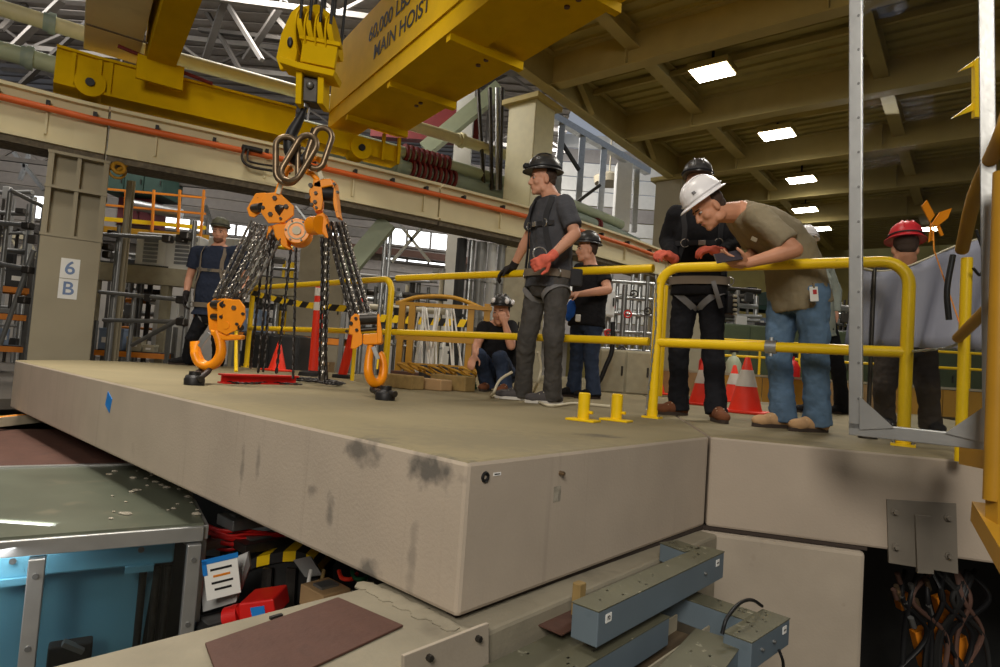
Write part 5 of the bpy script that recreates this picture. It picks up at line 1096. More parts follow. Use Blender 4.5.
# beige air hose round his feet
mb = MB(); mb.tube(bez([D(512, 372, 4.7), D(500, 380, 4.75), D(494, 392, 4.72), G(492, 398)+Z*.012, G(512, 396)+Z*.012, G(527, 397)+Z*.012, G(548, 407)+Z*.012, G(575, 405)+Z*.012, G(610, 408)+Z*.012], 60), .0115, 8)
mb.tube(bez([D(538, 352, 4.9), D(541, 368, 4.95), D(537, 384, 5.0), G(532, 396)+Z*.012], 20), .0115, 8); tag(mb.build('air_hose', 'hose_beige', smooth=60), 'pale hose trailing on the deck around the central worker', 'hose')
# ---- tan shirt man bending over the rail
b = person('man in tan T-shirt and white hard hat bending over the yellow rail with a phone', dict(
    head=D(709, 208, 3.62), sl=D(758, 216, 3.50), sr=D(736, 216, 3.84), el=D(795, 250, 3.36), wl=D(748, 263, 3.42), er=D(757, 252, 3.86), wr=D(741, 264, 3.62),
    hl=D(811, 291, 3.66), hr=D(785, 291, 3.84), kl=D(815, 352, 3.66), kr=D(778, 352, 3.86), al=gnd(817, 432), ar=gnd(783, 428)), V(-1, -.1, 0), ('skin_tan', 'tee_tan', 'jeans_blue'),
    head_f=(-.76, -.12, -.62), head_up=(-.62, 0, .78), hands={'l': (V(-1, .05, .12), V(-.05, .35, .95), -1, .35, 1), 'r': (V(-.9, -.3, .0), V(-.1, -.5, .8), 1, .5, 1)}, foot_dirs={'l': (-.95, -.35, 0), 'r': (-1, -.2, 0)}, boots=('boot_tan', 'sole_dark'), mid=D(786, 248, 3.72), hem=.10, sleeve=.82, vox=.006, legw=1.08)
hard_hat(b.root, b.j['head']+V(-.008, 0, .010), V(-.76, -.12, -.62), V(-.62, 0, .78), 'hat_white', 1.05, True, lamp=False, marks=True)
mb = MB(); c = D(728, 259, 3.40); _x = unit(V(-1, .1, -.22)); _y = unit(V(-.15, .62, .78)); _y = unit(_y-_x*_y.dot(_x)); mb.box(c+Z*.012, (.145, .072, .010), (_x, _y, np.cross(_x, _y))); tag(mb.build('smartphone', 'phone', bevel=.003), 'dark smartphone held over the yellow rail by the man in tan', 'phone')
bd = thing('id_badge', 'white photo badge clipped at the hip of the man in tan', 'badge', D(814, 300, 3.5)); c = D(814, 294, 3.50); axb = (unit(V(1, .2, .12)), unit(V(-.2, 1, 0)), unit(V(-.12, 0, 1)))
mb = MB(); mb.box(c, (.055, .004, .085), axb); mb.build('card', 'white_label', bd, bevel=.003)
mb = MB(); mb.box(c+axb[2]*.012+axb[0]*.004-axb[1]*.003, (.024, .003, .026), axb); mb.build('photo', 'ink_red', bd)
mb = MB(); mb.box(c+axb[2]*.05, (.012, .008, .03), axb); mb.build('clip', 'buckle', bd)
mb = MB(); p = D(754, 240, 3.42); mb.slab([p+V(-.018, 0, .0), p+V(.012, 0, -.012), p+V(.02, 0, .01), p+V(-.01, 0, .022)], V(0, .006, 0)); mb.build('pocket_label', 'tee_tan', b.root)
# ---- man in black with harness facing the camera
fc = V(-.25, -.97, 0)
b = person('man in black with grey harness and red gloves standing behind the white hard hat', dict(
    head=D(697, 186, 4.28), sr=D(676, 215, 4.32), sl=D(727, 215, 4.26), er=D(667, 242, 4.42), wr=D(674, 259, 4.16), el=D(735, 242, 4.2), wl=D(722, 252, 4.02),
    hr=D(687, 288, 4.36), hl=D(711, 288, 4.3), kr=D(679, 350, 4.36), kl=D(713, 354, 4.2), ar=gnd(678, 415), al=gnd(716, 421)), fc, ('skin_light', 'tee_black', 'pants_black'),
    head_f=(-.2, -.95, -.2), hands={'r': (V(-.7, -.4, .25), V(.3, .5, -.8), -1, .9, 1), 'l': (V(-1, -.1, .1), V(0, .5, -.8), -1, .6, 1)}, glove={'l': 'glove_red', 'r': 'glove_red'}, foot_dirs={'r': (-.9, -.4, 0), 'l': (-.1, -1, 0)}, boots=('boot_brown', 'sole_dark'), long_sleeve=True, vox=.008)
hard_hat(b.root, b.j['head']+Z*.014, fc, Z, 'hat_black', 1.02, False); harness(b, 'strap_black', 'strap_grey', 'strap_tan', chest=.60)
mb = MB(); mb.bar(D(713, 281, 4.1), D(721, 308, 4.1), .03, .006, hint=(0, 1, 0)); mb.build('lanyard', 'strap_grey', b.root)
pouch = MB(); p = D(731, 305, 4.25); pouch.box(p, (.07, .06, .13)); pc = pouch.build('tool_pouch', 'strap_black', b.root, bevel=.01)
for k in range(5): mb = MB(); q = D(735, 296+k*4.5, 4.2); mb.cyl(q-V(.012, 0, 0), q+V(.012, 0, 0), .009, n=8); mb.build('bit', 'hose_beige', pc)
# ---- man behind, black T-shirt, facing left
b = person('man in black T-shirt, dark hard hat and jeans standing behind the central worker', dict(
    head=D(587, 250, 6.0), sl=D(602, 272, 5.86), sr=D(580, 270, 6.16), el=D(608, 290, 5.76), wl=D(580, 294, 5.66), er=D(578, 292, 6.2), wr=D(568, 297, 6.0),
    hl=D(594, 321, 5.94), hr=D(580, 321, 6.08), kl=D(591, 357, 5.92), kr=D(577, 357, 6.06), al=gnd(593, 399), ar=gnd(573, 397)), V(-.9, -.43, 0), ('skin_light', 'tee_black', 'jeans_dark'),
    head_f=(-.97, -.2, -.05), hands={'l': (V(-1, 0, -.2), V(0, .3, -1), 1, .6, 1), 'r': (V(-.7, -.4, -.3), V(0, .3, -1), 1, .6, 1)}, boots=('boot_black', 'sole_dark'), vox=.009, sleeve=.6)
hard_hat(b.root, b.j['head']+Z*.012, V(-.97, -.2, 0), Z, 'hat_black', 1.0, True)
mb = MB(); c = D(571, 309, 5.8); mb.ball(c, (.045, .04, .09)); mb.ball(c+V(-.02, 0, -.07), (.03, .03, .05)); tag(mb.build('work_glove', 'glove_blue', smooth=60), 'blue work glove dangling from the hand of the man behind', 'glove')
mb = MB(); c = D(578, 318, 5.75); mb.box(c, (.05, .02, .07)); tag(mb.build('rag', 'white_label', bevel=.01), 'small white rag at the hip of the man behind', 'rag')
# ---- left worker, navy shirt, facing camera
fc = V(.1, -.99, 0)
b = person('bearded worker in navy T-shirt with harness and camouflage hat standing at the far left', dict(
    head=D(220, 233, 7.15), sr=D(198, 252, 7.2), sl=D(240, 252, 7.12), er=D(189, 279, 7.2), wr=D(186, 295, 7.05), el=D(246, 281, 7.2), wl=D(239, 298, 7.0),
    hr=D(207, 311, 7.2), hl=D(222, 311, 7.2), kr=D(192, 338, 7.15), kl=D(218, 338, 7.15), ar=gnd(187, 365), al=gnd(218, 366)), fc, ('skin_light', 'tee_navy', 'pants_black'),
    head_f=(.15, -.98, -.08), hands={'r': (V(0, -.2, -1), V(.9, .2, 0), 1, .5, 1), 'l': (V(-.3, -.3, -1), V(-.9, .2, 0), -1, .5, 1)}, glove={'r': 'glove_dark', 'l': 'glove_dark'}, boots=('boot_black', 'sole_dark'), vox=.009, belly=1.15, thick=1.14, expr_beard='beard_brown', foot_dirs={'r': (-.6, -.8, 0), 'l': (.2, -1, 0)})
hard_hat(b.root, b.j['head']+Z*.012, V(.15, -.98, 0), Z, 'hat_camo', 1.0, False, lamp=False); harness(b, 'strap_tan', 'strap_grey', 'strap_tan', chest=.68)
# ---- crouching worker
b = person('worker crouching behind the rail with a hand to the mouth, dark helmet with white patches', dict(
    head=D(501, 313, 6.0), sr=D(484, 328, 6.05), sl=D(511, 327, 6.15), er=D(477, 345, 5.95), wr=D(475, 355, 5.75), el=D(511, 346, 5.85), wl=D(505, 324, 5.80),
    hr=D(492, 374, 6.3), hl=D(507, 374, 6.35), kr=D(479, 356, 5.85), kl=D(500, 358, 5.75), ar=gnd(487, 391), al=gnd(505, 394)), V(-.25, -.95, 0), ('skin_light', 'tee_black', 'jeans_dark'),
    head_f=(-.35, -.92, -.1), hands={'r': (V(-.2, -.5, -.6), V(0, .5, -1), 1, .5, 1), 'l': (V(-.35, 0, .9), V(-.2, .9, 0), -1, .8, 1)}, boots=('boot_brown', 'sole_dark'), vox=.009, sleeve=.6, hem=.02)
hs = hard_hat(b.root, b.j['head']+Z*.012, V(-.35, -.92, 0), Z, 'hat_black', 1.0, False)
for k, (dx, dy) in enumerate(((-.08, -.075), (.05, -.10), (.105, -.02))): mb = MB(); mb.ball(b.j['head']+Z*.11+V(dx, dy, 0), (.022, .022, .03)); mb.build('white_panel', 'hat_white', hs, 60)
# ---- man behind the tan shirt
b = person('person in sage shirt and white cap standing behind the man in tan', dict(
    head=D(807, 244, 6.2), sr=D(826, 270, 6.3), sl=D(797, 270, 6.1), er=D(836, 292, 6.3), wr=D(836, 312, 6.25), el=D(790, 292, 6.1), wl=D(790, 310, 6.0),
    hr=D(826, 325, 6.25), hl=D(808, 325, 6.15), kr=D(838, 368, 6.3), kl=D(812, 366, 6.1), ar=gnd(842, 414), al=gnd(812, 413)), V(.35, .94, 0), ('skin_light', 'shirt_sage', 'pants_black'),
    head_f=(.75, .6, -.1), hands={'r': (V(0, 0, -1), V(-1, 0, 0), 1, .5, 1)}, boots=('boot_black', 'sole_dark'), vox=.010, long_sleeve=True, hem=.12, foot_dirs={'r': (-.9, -.3, 0), 'l': (-.9, -.3, 0)})
hard_hat(b.root, b.j['head']+Z*.012, V(.75, .6, 0), Z, 'hat_white', 1.0, False, lamp=True)
# ---- person behind the clear panel
b = person('person with red hard hat and dark clothes behind the clear panel', dict(
    head=D(905, 249, 4.3), sr=D(885, 272, 4.35), sl=D(926, 272, 4.3), er=D(880, 305, 4.3), wr=D(884, 332, 4.15), el=D(934, 305, 4.25), wl=D(928, 332, 4.1),
    hr=D(890, 345, 4.5), hl=D(922, 345, 4.45), kr=D(884, 388, 4.35), kl=D(928, 388, 4.3), ar=gnd(884, 429), al=gnd(930, 432)), V(-.3, -.95, 0), ('skin_tan', 'jacket_grey', 'pants_brown'),
    head_f=(.35, .9, -.2), hands={'r': (V(0, -.3, -1), V(1, 0, 0), 1, .5, 1), 'l': (V(0, -.3, -1), V(-1, 0, 0), -1, .5, 1)}, boots=('boot_black', 'sole_dark'), vox=.010, long_sleeve=True)
hard_hat(b.root, b.j['head']+Z*.012, V(.35, .9, -.1), Z, 'hat_red', 1.04, True)
# pale sheet, cord and poles added to stand in for the panel's reflection
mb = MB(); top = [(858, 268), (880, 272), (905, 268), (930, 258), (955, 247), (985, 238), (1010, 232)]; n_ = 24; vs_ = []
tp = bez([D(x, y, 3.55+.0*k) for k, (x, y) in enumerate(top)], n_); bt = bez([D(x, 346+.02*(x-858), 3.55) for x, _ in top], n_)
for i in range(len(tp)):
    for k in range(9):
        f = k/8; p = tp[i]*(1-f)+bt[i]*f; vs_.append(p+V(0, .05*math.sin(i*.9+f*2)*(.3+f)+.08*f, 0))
fs = [(i*9+k, (i+1)*9+k, (i+1)*9+k+1, i*9+k+1) for i in range(len(tp)-1) for k in range(8)]; mb.add(vs_, fs); sc_ = thing('reflection_sheet', 'pale plastic sheet hung between two poles behind the clear panel', 'screen', V(tp[0][0], tp[0][1], 0)); sheet = mb.build('sheet', 'reflection_pale', sc_, 180); so = sheet.modifiers.new('t', 'SOLIDIFY'); so.thickness = .004
for p in (tp[3], tp[-1]):
    mb = MB(); mb.cyl(V(p[0], p[1], 0), p+Z*.02, .012, n=10); pl_ = mb.build('pole', 'steel_dark', sc_, 60); mb = MB(); mb.cyl(V(p[0], p[1], 0), V(p[0], p[1], .02), .05, n=16); mb.build('foot', 'steel_dark', pl_, 40)
mb = MB(); mb.tube([q+Z*.005 for q in tp], .006, 6); mb.build('cord', 'hose_beige', sc_, 60)
# ================================================================== BACKGROUND ON THE LEFT AND CENTRE
mb = MB(); mb.prism([(-22, 5.6), (-6.0, 5.9), (-4.9, 8.0), (-3.3, 8.6), (-1.2, 9.2), (-2.2, 18), (12, 27), (-22, 27)], -.62, -.5); struct(mb.build('floor', 'hall_floor'))
mat('bin_blue', rgb(120, 136, 160), .6); mat('cabinet_white', rgb(214, 214, 212), .55, var=.04); mat('grille', rgb(120, 122, 124), .6); mat('machine_dark', rgb(50, 50, 50), .6, var=.2); mat('maroon', rgb(92, 38, 44), .6); mat('cardboard', rgb(168, 136, 96), .8); mat('green_dark', rgb(40, 66, 58), .6); mat('beige_box', rgb(168, 160, 136), .7)
ITEM = ['bin_blue', 'cabinet_white', 'machine_dark', 'cardboard', 'steel_grey', 'rack_orange', 'beige_box', 'green_dark']
WORD = {'bin_blue': 'blue-grey', 'cabinet_white': 'white', 'machine_dark': 'dark', 'cardboard': 'cardboard brown', 'steel_grey': 'steel grey', 'rack_orange': 'orange', 'beige_box': 'beige', 'green_dark': 'dark green'}
def gz(p, z): return V(p[0], p[1], z)
def rack(x0, x1, d0_, d1_, shelves, label, where, seed, beam='rack_orange', post='steel_grey', fill=.8, zb=-.5):
    """storage rack between two image columns; shelves = image rows at x0; boxes stand on every level"""
    a = D(x0, 300, d0_); b = D(x1, 300, d1_); a[2] = b[2] = 0; d = unit(b-a); n = V(-d[1], d[0], 0); L_ = np.linalg.norm(b-a); rn = random.Random(seed)
    zs = [D(x0, y, d0_)[2] for y in shelves]; top = max(zs)+.55; t = thing('storage_rack', label, 'rack', gz((a+b)/2, zb))
    for p in (a, b):
        for o in (0, .7): mb = MB(); mb.bar(gz(p+n*o, zb), gz(p+n*o, top), .07, .07, hint=(0, 1, 0)); mb.build('upright', post, t)
    for z in zs:
        for o in (0, .7): mb = MB(); mb.bar(gz(a+n*o, z-.05), gz(b+n*o, z-.05), .05, .10); mb.build('beam', beam, t)
        mb = MB(); mb.slab([gz(a, z), gz(b, z), gz(b+n*.7, z), gz(a+n*.7, z)], V(0, 0, .015)); mb.build('shelf', 'machine_dark', t)
    ordn = ['first', 'second', 'third', 'fourth', 'fifth', 'sixth', 'seventh', 'eighth', 'ninth', 'tenth', 'eleventh', 'twelfth', 'thirteenth', 'fourteenth', 'fifteenth', 'sixteenth', 'seventeenth', 'eighteenth', 'nineteenth', 'twentieth']
    lev = {1: [''], 2: ['lower ', 'upper '], 3: ['lowest ', 'middle ', 'top ']}[len(zs)]
    for li, z in enumerate(sorted(zs)):
        s_ = .05; cnt = 0
        while s_ < L_-.15:
            w = rn.uniform(.12, .42); h = rn.uniform(.14, .42)
            if s_+w > L_-.04: break
            if rn.random() < fill:
                m = rn.choice(ITEM); c = gz(a+d*(s_+w/2)+n*.3, z+.016)
                bx_ = thing('storage_box', '%s box, %s from left on the %sshelf of %s' % (WORD[m], ordn[min(cnt, 19)], lev[li], where), 'box', c, 'boxes on '+where); cnt += 1
                mb = MB(); mb.box(c+Z*h/2, (w, .45, h), (d, n, Z)); mb.build('carton', m, bx_, bevel=.01)
                mb = MB(); mb.box(c+Z*(h-.025)-n*.002, (w+.012, .465, .05), (d, n, Z)); mb.build('lid', m, bx_, bevel=.004)
                mb = MB(); mb.box(c+Z*h*.45-n*.227, (w*.45, .006, h*.25), (d, n, Z)); mb.build('label_card', 'white_label', bx_)
            s_ += w+rn.uniform(.02, .10)
    return t
rack(-16, 30, 10.6, 11.0, (345, 312, 284), 'orange-beamed storage rack left of the marked column', 'the rack left of the column', 4)
rack(98, 172, 11.5, 11.9, (350,), 'low orange storage rack right of the marked column', 'the low rack right of the column', 8)
rack(240, 345, 9.9, 10.0, (372, 332), 'long orange storage rack behind the hanging chains', 'the rack behind the chains', 12)
# scaffold of dark tubes
def tubes(name, label, cat, segs, r, m, joint=None, base=None):
    t = thing(name, label, cat, base if base is not None else V(segs[0][0]))
    for a, b in segs: mb = MB(); mb.cyl(a, b, r, n=9); mb.build('tube', m, t, 60)
    for p in (joint or []): mb = MB(); mb.box(p, (.13, .13, .11)); mb.build('coupler', 'steel_dark', t, bevel=.02)
    return t
def vt(x, y0, y1, d): p = D(x, y1, d); q = D(x, y0, d); return (V(p[0], p[1], q[2]), V(p[0], p[1], -.5))
tubes('scaffold', 'dark tube scaffold standing left of the marked column', 'scaffold', [vt(28, 205, 360, 9.2), vt(-8, 190, 360, 9.6), (D(-10, 262, 9.6), D(34, 270, 9.2)), (D(-10, 222, 9.5), D(34, 226, 9.2)), (D(0, 345, 9.4), D(34, 250, 9.3)), (D(10, 190, 9.3), D(60, 215, 9.9))], .035, 'steel_grey', [D(28, 226, 9.15), D(28, 270, 9.15), D(24, 300, 9.15)])
tubes('scaffold', 'dark tube scaffold between the marked column and the left worker', 'scaffold', [vt(182, 220, 360, 8.6), vt(106, 225, 360, 9.9), (D(96, 234, 9.9), D(196, 240, 8.6)), (D(100, 292, 9.9), D(184, 300, 8.6)), (D(104, 320, 9.9), D(184, 322, 8.6)), (D(132, 345, 9.4), D(182, 318, 8.6)), vt(128, 290, 360, 9.6), vt(118, 235, 265, 9.8)], .033, 'steel_grey', [D(182, 239, 8.55), D(186, 236, 8.5), D(182, 300, 8.55), D(182, 322, 8.55), D(168, 239, 8.8), D(113, 234, 9.75), D(150, 298, 9.1)])
tubes('steel_post', 'dark steel post with green guard just right of the marked column', 'post', [vt(112, 180, 360, 10.0), vt(115, 180, 360, 10.3)], .045, 'column_beige', [D(108, 255, 9.55), D(108, 247, 9.55)])
# mezzanine edge, platform rail and machinery behind it
mz = thing('mezzanine', 'beige mezzanine edge beam with a yellow and orange guard rail behind the left worker', 'platform', gz(D(150, 300, 13), -.5))
a = D(92, 276, 12.6); b = D(300, 284, 13.4); a[2] = b[2] = (a[2]+b[2])/2; mb = MB(); mb.bar(a, b, .3, .36); mb.build('edge_beam', 'beige_box', mz)
mb = MB(); mb.slab([a+Z*.18, b+Z*.18, b+Z*.18+V(-.6, 2.5, 0), a+Z*.18+V(-.6, 2.5, 0)], V(0, 0, .05)); mb.build('deck_plate', 'machine_dark', mz)
for f in (.02, .35, .7, .97): q = a+(b-a)*f; mb = MB(); mb.bar(gz(q, -.5), q, .16, .16, hint=(0, 1, 0)); mb.build('post', 'beige_box', mz)
pr_ = thing('platform_rail', 'yellow and orange guard rail on the high platform behind the left worker', 'railing', D(150, 230, 15.5))
for y, m in ((192, 'rack_orange'), (208, 'rack_orange'), (222, 'rail_yellow')): mb = MB(); mb.bar(D(95, y-4, 15), D(206, y+6, 15.8), .05, .10 if y == 222 else .05); mb.build('rail', m, pr_)
for x in (96, 126, 154, 180, 204): mb = MB(); mb.bar(D(x, 190, 15.3), D(x-2, 232, 15.3) if x not in (96, 204) else gz(D(x, 232, 15.3), -.5), .05, .05, hint=(0, 1, 0)); mb.build('post', 'rack_orange', pr_)
mb = MB(); mb.bar(D(92, 229, 15.1), D(210, 239, 15.9), .4, .14); mb.build('toe_board', 'ochre_and_shade', pr_)
def block(name, label, cat, x0, y0, x1, y1, d, dep, m, bev=.02, extra=None, zb=None):
    """cabinet-like machine whose front fills a pixel box at distance d"""
    a = D(x0, y1, d); b = D(x1, y0, d); c = D((x0+x1)/2, (y0+y1)/2, d); w = abs(b[0]-a[0]); h = abs(b[2]-a[2]); lo = c[2]-h/2 if zb is None else zb; hi = c[2]+h/2; h = hi-lo
    t = thing(name, label, cat, V(c[0], c[1]+dep/2, lo)); mb = MB(); mb.box(V(c[0], c[1]+dep/2, (lo+hi)/2), (w, dep, h)); mb.build('body', m, t, bevel=bev)
    if extra: extra(t, c, w, h, lo, hi)
    return t
def doors(n, hm='steel_dark'):
    def f(t, c, w, h, lo, hi):
        for k in range(n):
            x = c[0]-w/2+w*(k+.5)/n; mb = MB(); mb.box(V(x, c[1]-.012, (lo+hi)/2), (w/n-.03, .02, h-.05)); dr = mb.build('door', t.children[0].data.materials[0].name, t, bevel=.006)
            mb = MB(); mb.cyl(V(x+w/n*.36, c[1]-.035, (lo+hi)/2-.05), V(x+w/n*.36, c[1]-.035, (lo+hi)/2+.08), .014, n=8); mb.build('handle', hm, dr)
    return f
def grilles(n):
    def f(t, c, w, h, lo, hi):
        for k in range(n):
            x = c[0]-w/2+w*(k+.5)/n; mb = MB(); mb.box(V(x, c[1]-.012, (lo+hi)/2), (w/n-.04, .02, h-.05)); dr = mb.build('door', 'cabinet_white', t)
            for i in range(6): mb = MB(); mb.box(V(x, c[1]-.028, lo+h*(.22+.11*i)), (w/n*.45, .02, h*.075)); mb.build('louvre', 'grille', dr)
    return f
block('switch_cabinet', 'white cabinet pair with grey louvres behind the left worker', 'cabinet', 134, 236, 200, 268, 12.9, .8, 'cabinet_white', extra=grilles(2))
block('switch_cabinet', 'white two-door cabinet to the right of the left worker', 'cabinet', 205, 240, 262, 276, 13.2, .8, 'cabinet_white', extra=grilles(2))
block('tool_cabinet', 'white low cabinet under the mezzanine edge', 'cabinet', 150, 296, 180, 350, 13.0, .5, 'cabinet_white', extra=doors(2), zb=-.5)
block('machine_housing', 'dark green machine high under the beam right of the column', 'machine', 104, 172, 165, 192, 16.5, 1, 'green_dark', extra=doors(3))
block('machine_housing', 'maroon machine behind the platform rail', 'machine', 116, 199, 152, 224, 16.8, .8, 'maroon', extra=doors(3))
mb = MB(); mb.cyl(D(134, 205, 16.3), D(182, 214, 16.5), .14, n=14); tag(mb.build('steam_pipe', 'galv', smooth=60), 'short silver pipe beside the maroon machine', 'pipe')
block('crate', 'dark wheeled crate behind the lower guardrail at left', 'crate', 240, 336, 300, 362, 9.0, .7, 'machine_dark', extra=doors(2), zb=-.5)
block('panel_screen', 'large pale grey screen panel behind the hanging chains', 'panel', 296, 236, 348, 302, 12.5, .1, 'hall_beige', extra=doors(2), zb=-.5)
mb = MB(); mb.bar(D(346, 272, 11.8), D(388, 222, 11.8), .34, .2, hint=(0, 1, 0)); tag(mb.build('diagonal_brace', 'pipe_green'), 'pale green diagonal brace under the runway beam', 'brace')
tubes('conduit_stand', 'slim grey conduit post beside the pale green brace', 'conduit', [vt(379, 225, 320, 11.9), vt(384, 225, 320, 12)], .04, 'galv')
# overhead racking of pipes under the beam, far
for k, (x0, y0, x1, y1, m, lb) in enumerate(((0, 158, 80, 170, 'truss_dark', 'dark bar joist under the beam at far left'), (110, 178, 330, 212, 'truss_dark', 'long dark joist under the runway beam'), (300, 212, 480, 224, 'truss_dark', 'dark joist above the bright centre windows'), (0, 250, 36, 255, 'beige_box', 'beige ledge left of the marked column'))):
    p = D(x0, y0, 17+.2*k); q = D(x1, y1, 17.4+.2*k); q[2] = p[2]; t = thing('bar_joist', lb, 'joist', (p+q)/2)
    mb = MB(); mb.bar(p, q, .12, .12); mb.build('bottom_chord', m, t); mb = MB(); mb.bar(p+Z*.45, q+Z*.45, .12, .12); mb.build('top_chord', m, t)
    if k in (1, 2):
        for e_ in (p, q): mb = MB(); mb.bar(e_+Z*.4, gz(e_, 9.58), .06, .06, hint=(0, 1, 0)); mb.build('hanger', m, t)
    L_ = np.linalg.norm(q-p); n = max(4, int(L_/.5))
    for i in range(n): mb = MB(); u0 = p+(q-p)*i/n; u1 = p+(q-p)*(i+1)/n; mb.bar(u0+(Z*.45 if i % 2 else Z*0), u1+(Z*0 if i % 2 else Z*.45), .05, .05); mb.build('web_rod', m, t)
for k, (x0, y0, x1, y1) in enumerate(((12, 150, 44, 190), (20, 180, 34, 140), (205, 205, 216, 235), (392, 262, 430, 218), (430, 262, 400, 225))):
    mb = MB(); mb.bar(D(x0, y0, 18), D(x1, y1, 18), .09, .09, hint=(0, 1, 0)); tag(mb.build('wall_brace', 'galv'), ['grey slanting strut near the far left window', 'short grey strut crossing at the far left window', 'pale strut right of the left worker', 'thin strut rising right across the centre window', 'thin strut rising left across the centre window'][k], 'brace')
# vertical ducts in the centre
for k, (x, w, m, lb) in enumerate(((458, .22, 'machine_dark', 'dark vertical duct left of the centre pipes'), (468, .14, 'galv', 'silver vertical pipe beside the dark duct'), (478, .24, 'duct_grey', 'wide grey vertical duct in the centre'), (489, .20, 'cabinet_white', 'pale vertical duct right of the wide grey one'), (499, .20, 'duct_grey', 'grey vertical duct right beside the central worker'))):
    p = D(x, 300, 12.9+.12*k); mb = MB(); mb.cyl(gz(p, -.5), gz(p, 2.86), w/2, n=16); t = thing('duct_riser', lb, 'duct', gz(p, -.5)); mb.build('pipe', m, t, 60)
    for z in (.4, 1.2, 2.0): mb = MB(); mb.cyl(gz(p, z), gz(p, z+.06), w/2+.03, n=16); mb.build('collar', m, t, 40)
block('equipment_cabinet', 'grey-white tall cabinet behind the central worker', 'cabinet', 500, 250, 548, 330, 12.0, .6, 'beige_box', extra=doors(2), zb=-.5)
# yellow guard frame with a bundle of white rods
gf = thing('rod_stand', 'orange-yellow steel guard frame holding a bundle of pale rods', 'frame', gz(D(440, 380, 8.4), -.02))
for x in (401, 411, 470, 486): p = D(x, 330, 8.4); mb = MB(); mb.bar(gz(p, 0), gz(p, D(x, 304, 8.4)[2]), .085, .085, hint=(0, 1, 0)); mb.build('post', 'ochre_and_shade', gf)
for y in (304, 337, 366): p = D(396, y-1, 8.4); q = D(492, y+5, 8.35); mb = MB(); mb.bar(p, q, .06, .09 if y != 304 else .05); mb.build('rail', 'ochre_and_shade', gf)
mb = MB(); mb.tube(bez([D(398, 303, 8.5), D(420, 297, 8.6), D(455, 298, 8.6), D(490, 312, 8.4)]), .03, 8); mb.build('hoop', 'ochre_and_shade', gf, 60)
rn = random.Random(21)
for k in range(16):
    x0 = 418+rn.uniform(0, 38); x1 = x0+rn.uniform(-14, 14); dd = 8.6+rn.uniform(0, .4); mb = MB(); a = D(x0, 304+rn.uniform(0, 8), dd); b = D(x1, 376, dd); b[2] = -.012; mb.cyl(a, b, .014, n=7); tag(mb.build('plastic_rod', 'white_label', smooth=60), 'pale thin rod leaning in the orange guard frame', 'rod', 'rods in the guard frame')
t = thing('hazard_beam', 'black and yellow striped beam behind the guard frame', 'beam', D(420, 325, 9.6))
p = D(378, 318, 9.8); q = D(470, 330, 9.6); q[2] = p[2]
for k in range(14): a = p+(q-p)*k/14; b = p+(q-p)*(k+1)/14; sl = (b-a)*.5; mb = MB(); mb.slab([a-Z*.06, b-Z*.06, b+sl+Z*.06, a+sl+Z*.06], V(0, .08, 0)); mb.build('stripe', 'hazard_black' if k % 2 else 'rail_yellow', t)
for f in (0, 1): mb = MB(); c = p+(q-p)*f; mb.bar(gz(c, -.02)+V(.1, .05, 0), c+V(.1, .05, -.05), .08, .08, hint=(0, 1, 0)); mb.build('leg', 'machine_dark', t)
# timber cribbing, dollies and coil on the floor by the rail
for k, (x, y, w, h, m, lb) in enumerate(((400, 388, .42, .12, 'wood', 'short timber block left under the guard frame'), (425, 389, .5, .10, 'cardboard', 'flat timber baulk under the guard frame'), (452, 390, .42, .14, 'wood', 'timber block beside the crouching worker'), (412, 380, .6, .10, 'brown_beam', 'dark timber baulk at the back of the pile'), (440, 383, .55, .2, 'machine_dark', 'dark machine skate among the timbers'))):
    c = G(x, y); mb = MB(); mb.box(c+Z*h/2, (w, .16, h), (dR, perp(dR), Z)); tag(mb.build('timber_block', m, bevel=.01), lb, 'timber')
mb = MB(); c = G(463, 389)
for k in range(5): mb.ring(c+Z*(.02+.025*k), .13-.008*k, .014, Z, 26, 6)
tag(mb.build('hose_coil', 'band_green', smooth=60), 'coil of green hose on the deck beside the crouching worker', 'hose')
mb = MB(); c = G(447, 386)+Z*.16
for k in range(9): mb.ring(c+V(.11*k-.45, 0, .02*math.sin(k*2.1)), .10, .012, unit(V(.4, .3, 1)), 18, 6)
tag(mb.build('rope_heap', 'ochre_and_shade', smooth=60), 'heap of yellow rope lying on the dark machine skate', 'rope', kind='stuff')
# plumbing panel behind the man in black T-shirt
pp = thing('pipe_manifold', 'silver pipe manifold with valves behind the gap at the rail', 'pipework', gz(D(625, 380, 9.5), -.02)); rn = random.Random(31)
for k in range(8): x = 600+k*7.5; dd = 9.4+.1*(k % 3); p = D(x, 330, dd); mb = MB(); mb.cyl(gz(p, 0), gz(p, D(x, 272+rn.uniform(0, 18), dd)[2]), .03+.012*(k % 2), n=10); mb.build('riser', 'galv' if k % 3 else 'steel_grey', pp, 60)
for y in (280, 296, 312, 330, 348): mb = MB(); mb.cyl(D(596, y, 9.4), D(654, y+4, 9.5), .028, n=10); mb.build('header', 'galv', pp, 60)
for k in range(7): c = D(601+rn.random()*50, 285+rn.random()*65, 9.3); mb = MB(); mb.ring(c, .055, .012, V(0, -1, .2), 16, 6); mb.cyl(c, c+V(0, .12, 0), .015, n=8); mb.build('valve_wheel', 'steel_dark' if k % 2 else 'red_paint', pp, 60)
block('junction_box', 'pale grey junction box on the pipe manifold', 'box', 600, 290, 616, 316, 9.2, .15, 'cabinet_white', extra=doors(1))
block('pump_cabinet', 'beige machine base low behind the man in black T-shirt', 'machine', 598, 352, 652, 392, 8.3, .6, 'beige_box', extra=doors(2), zb=-.02)
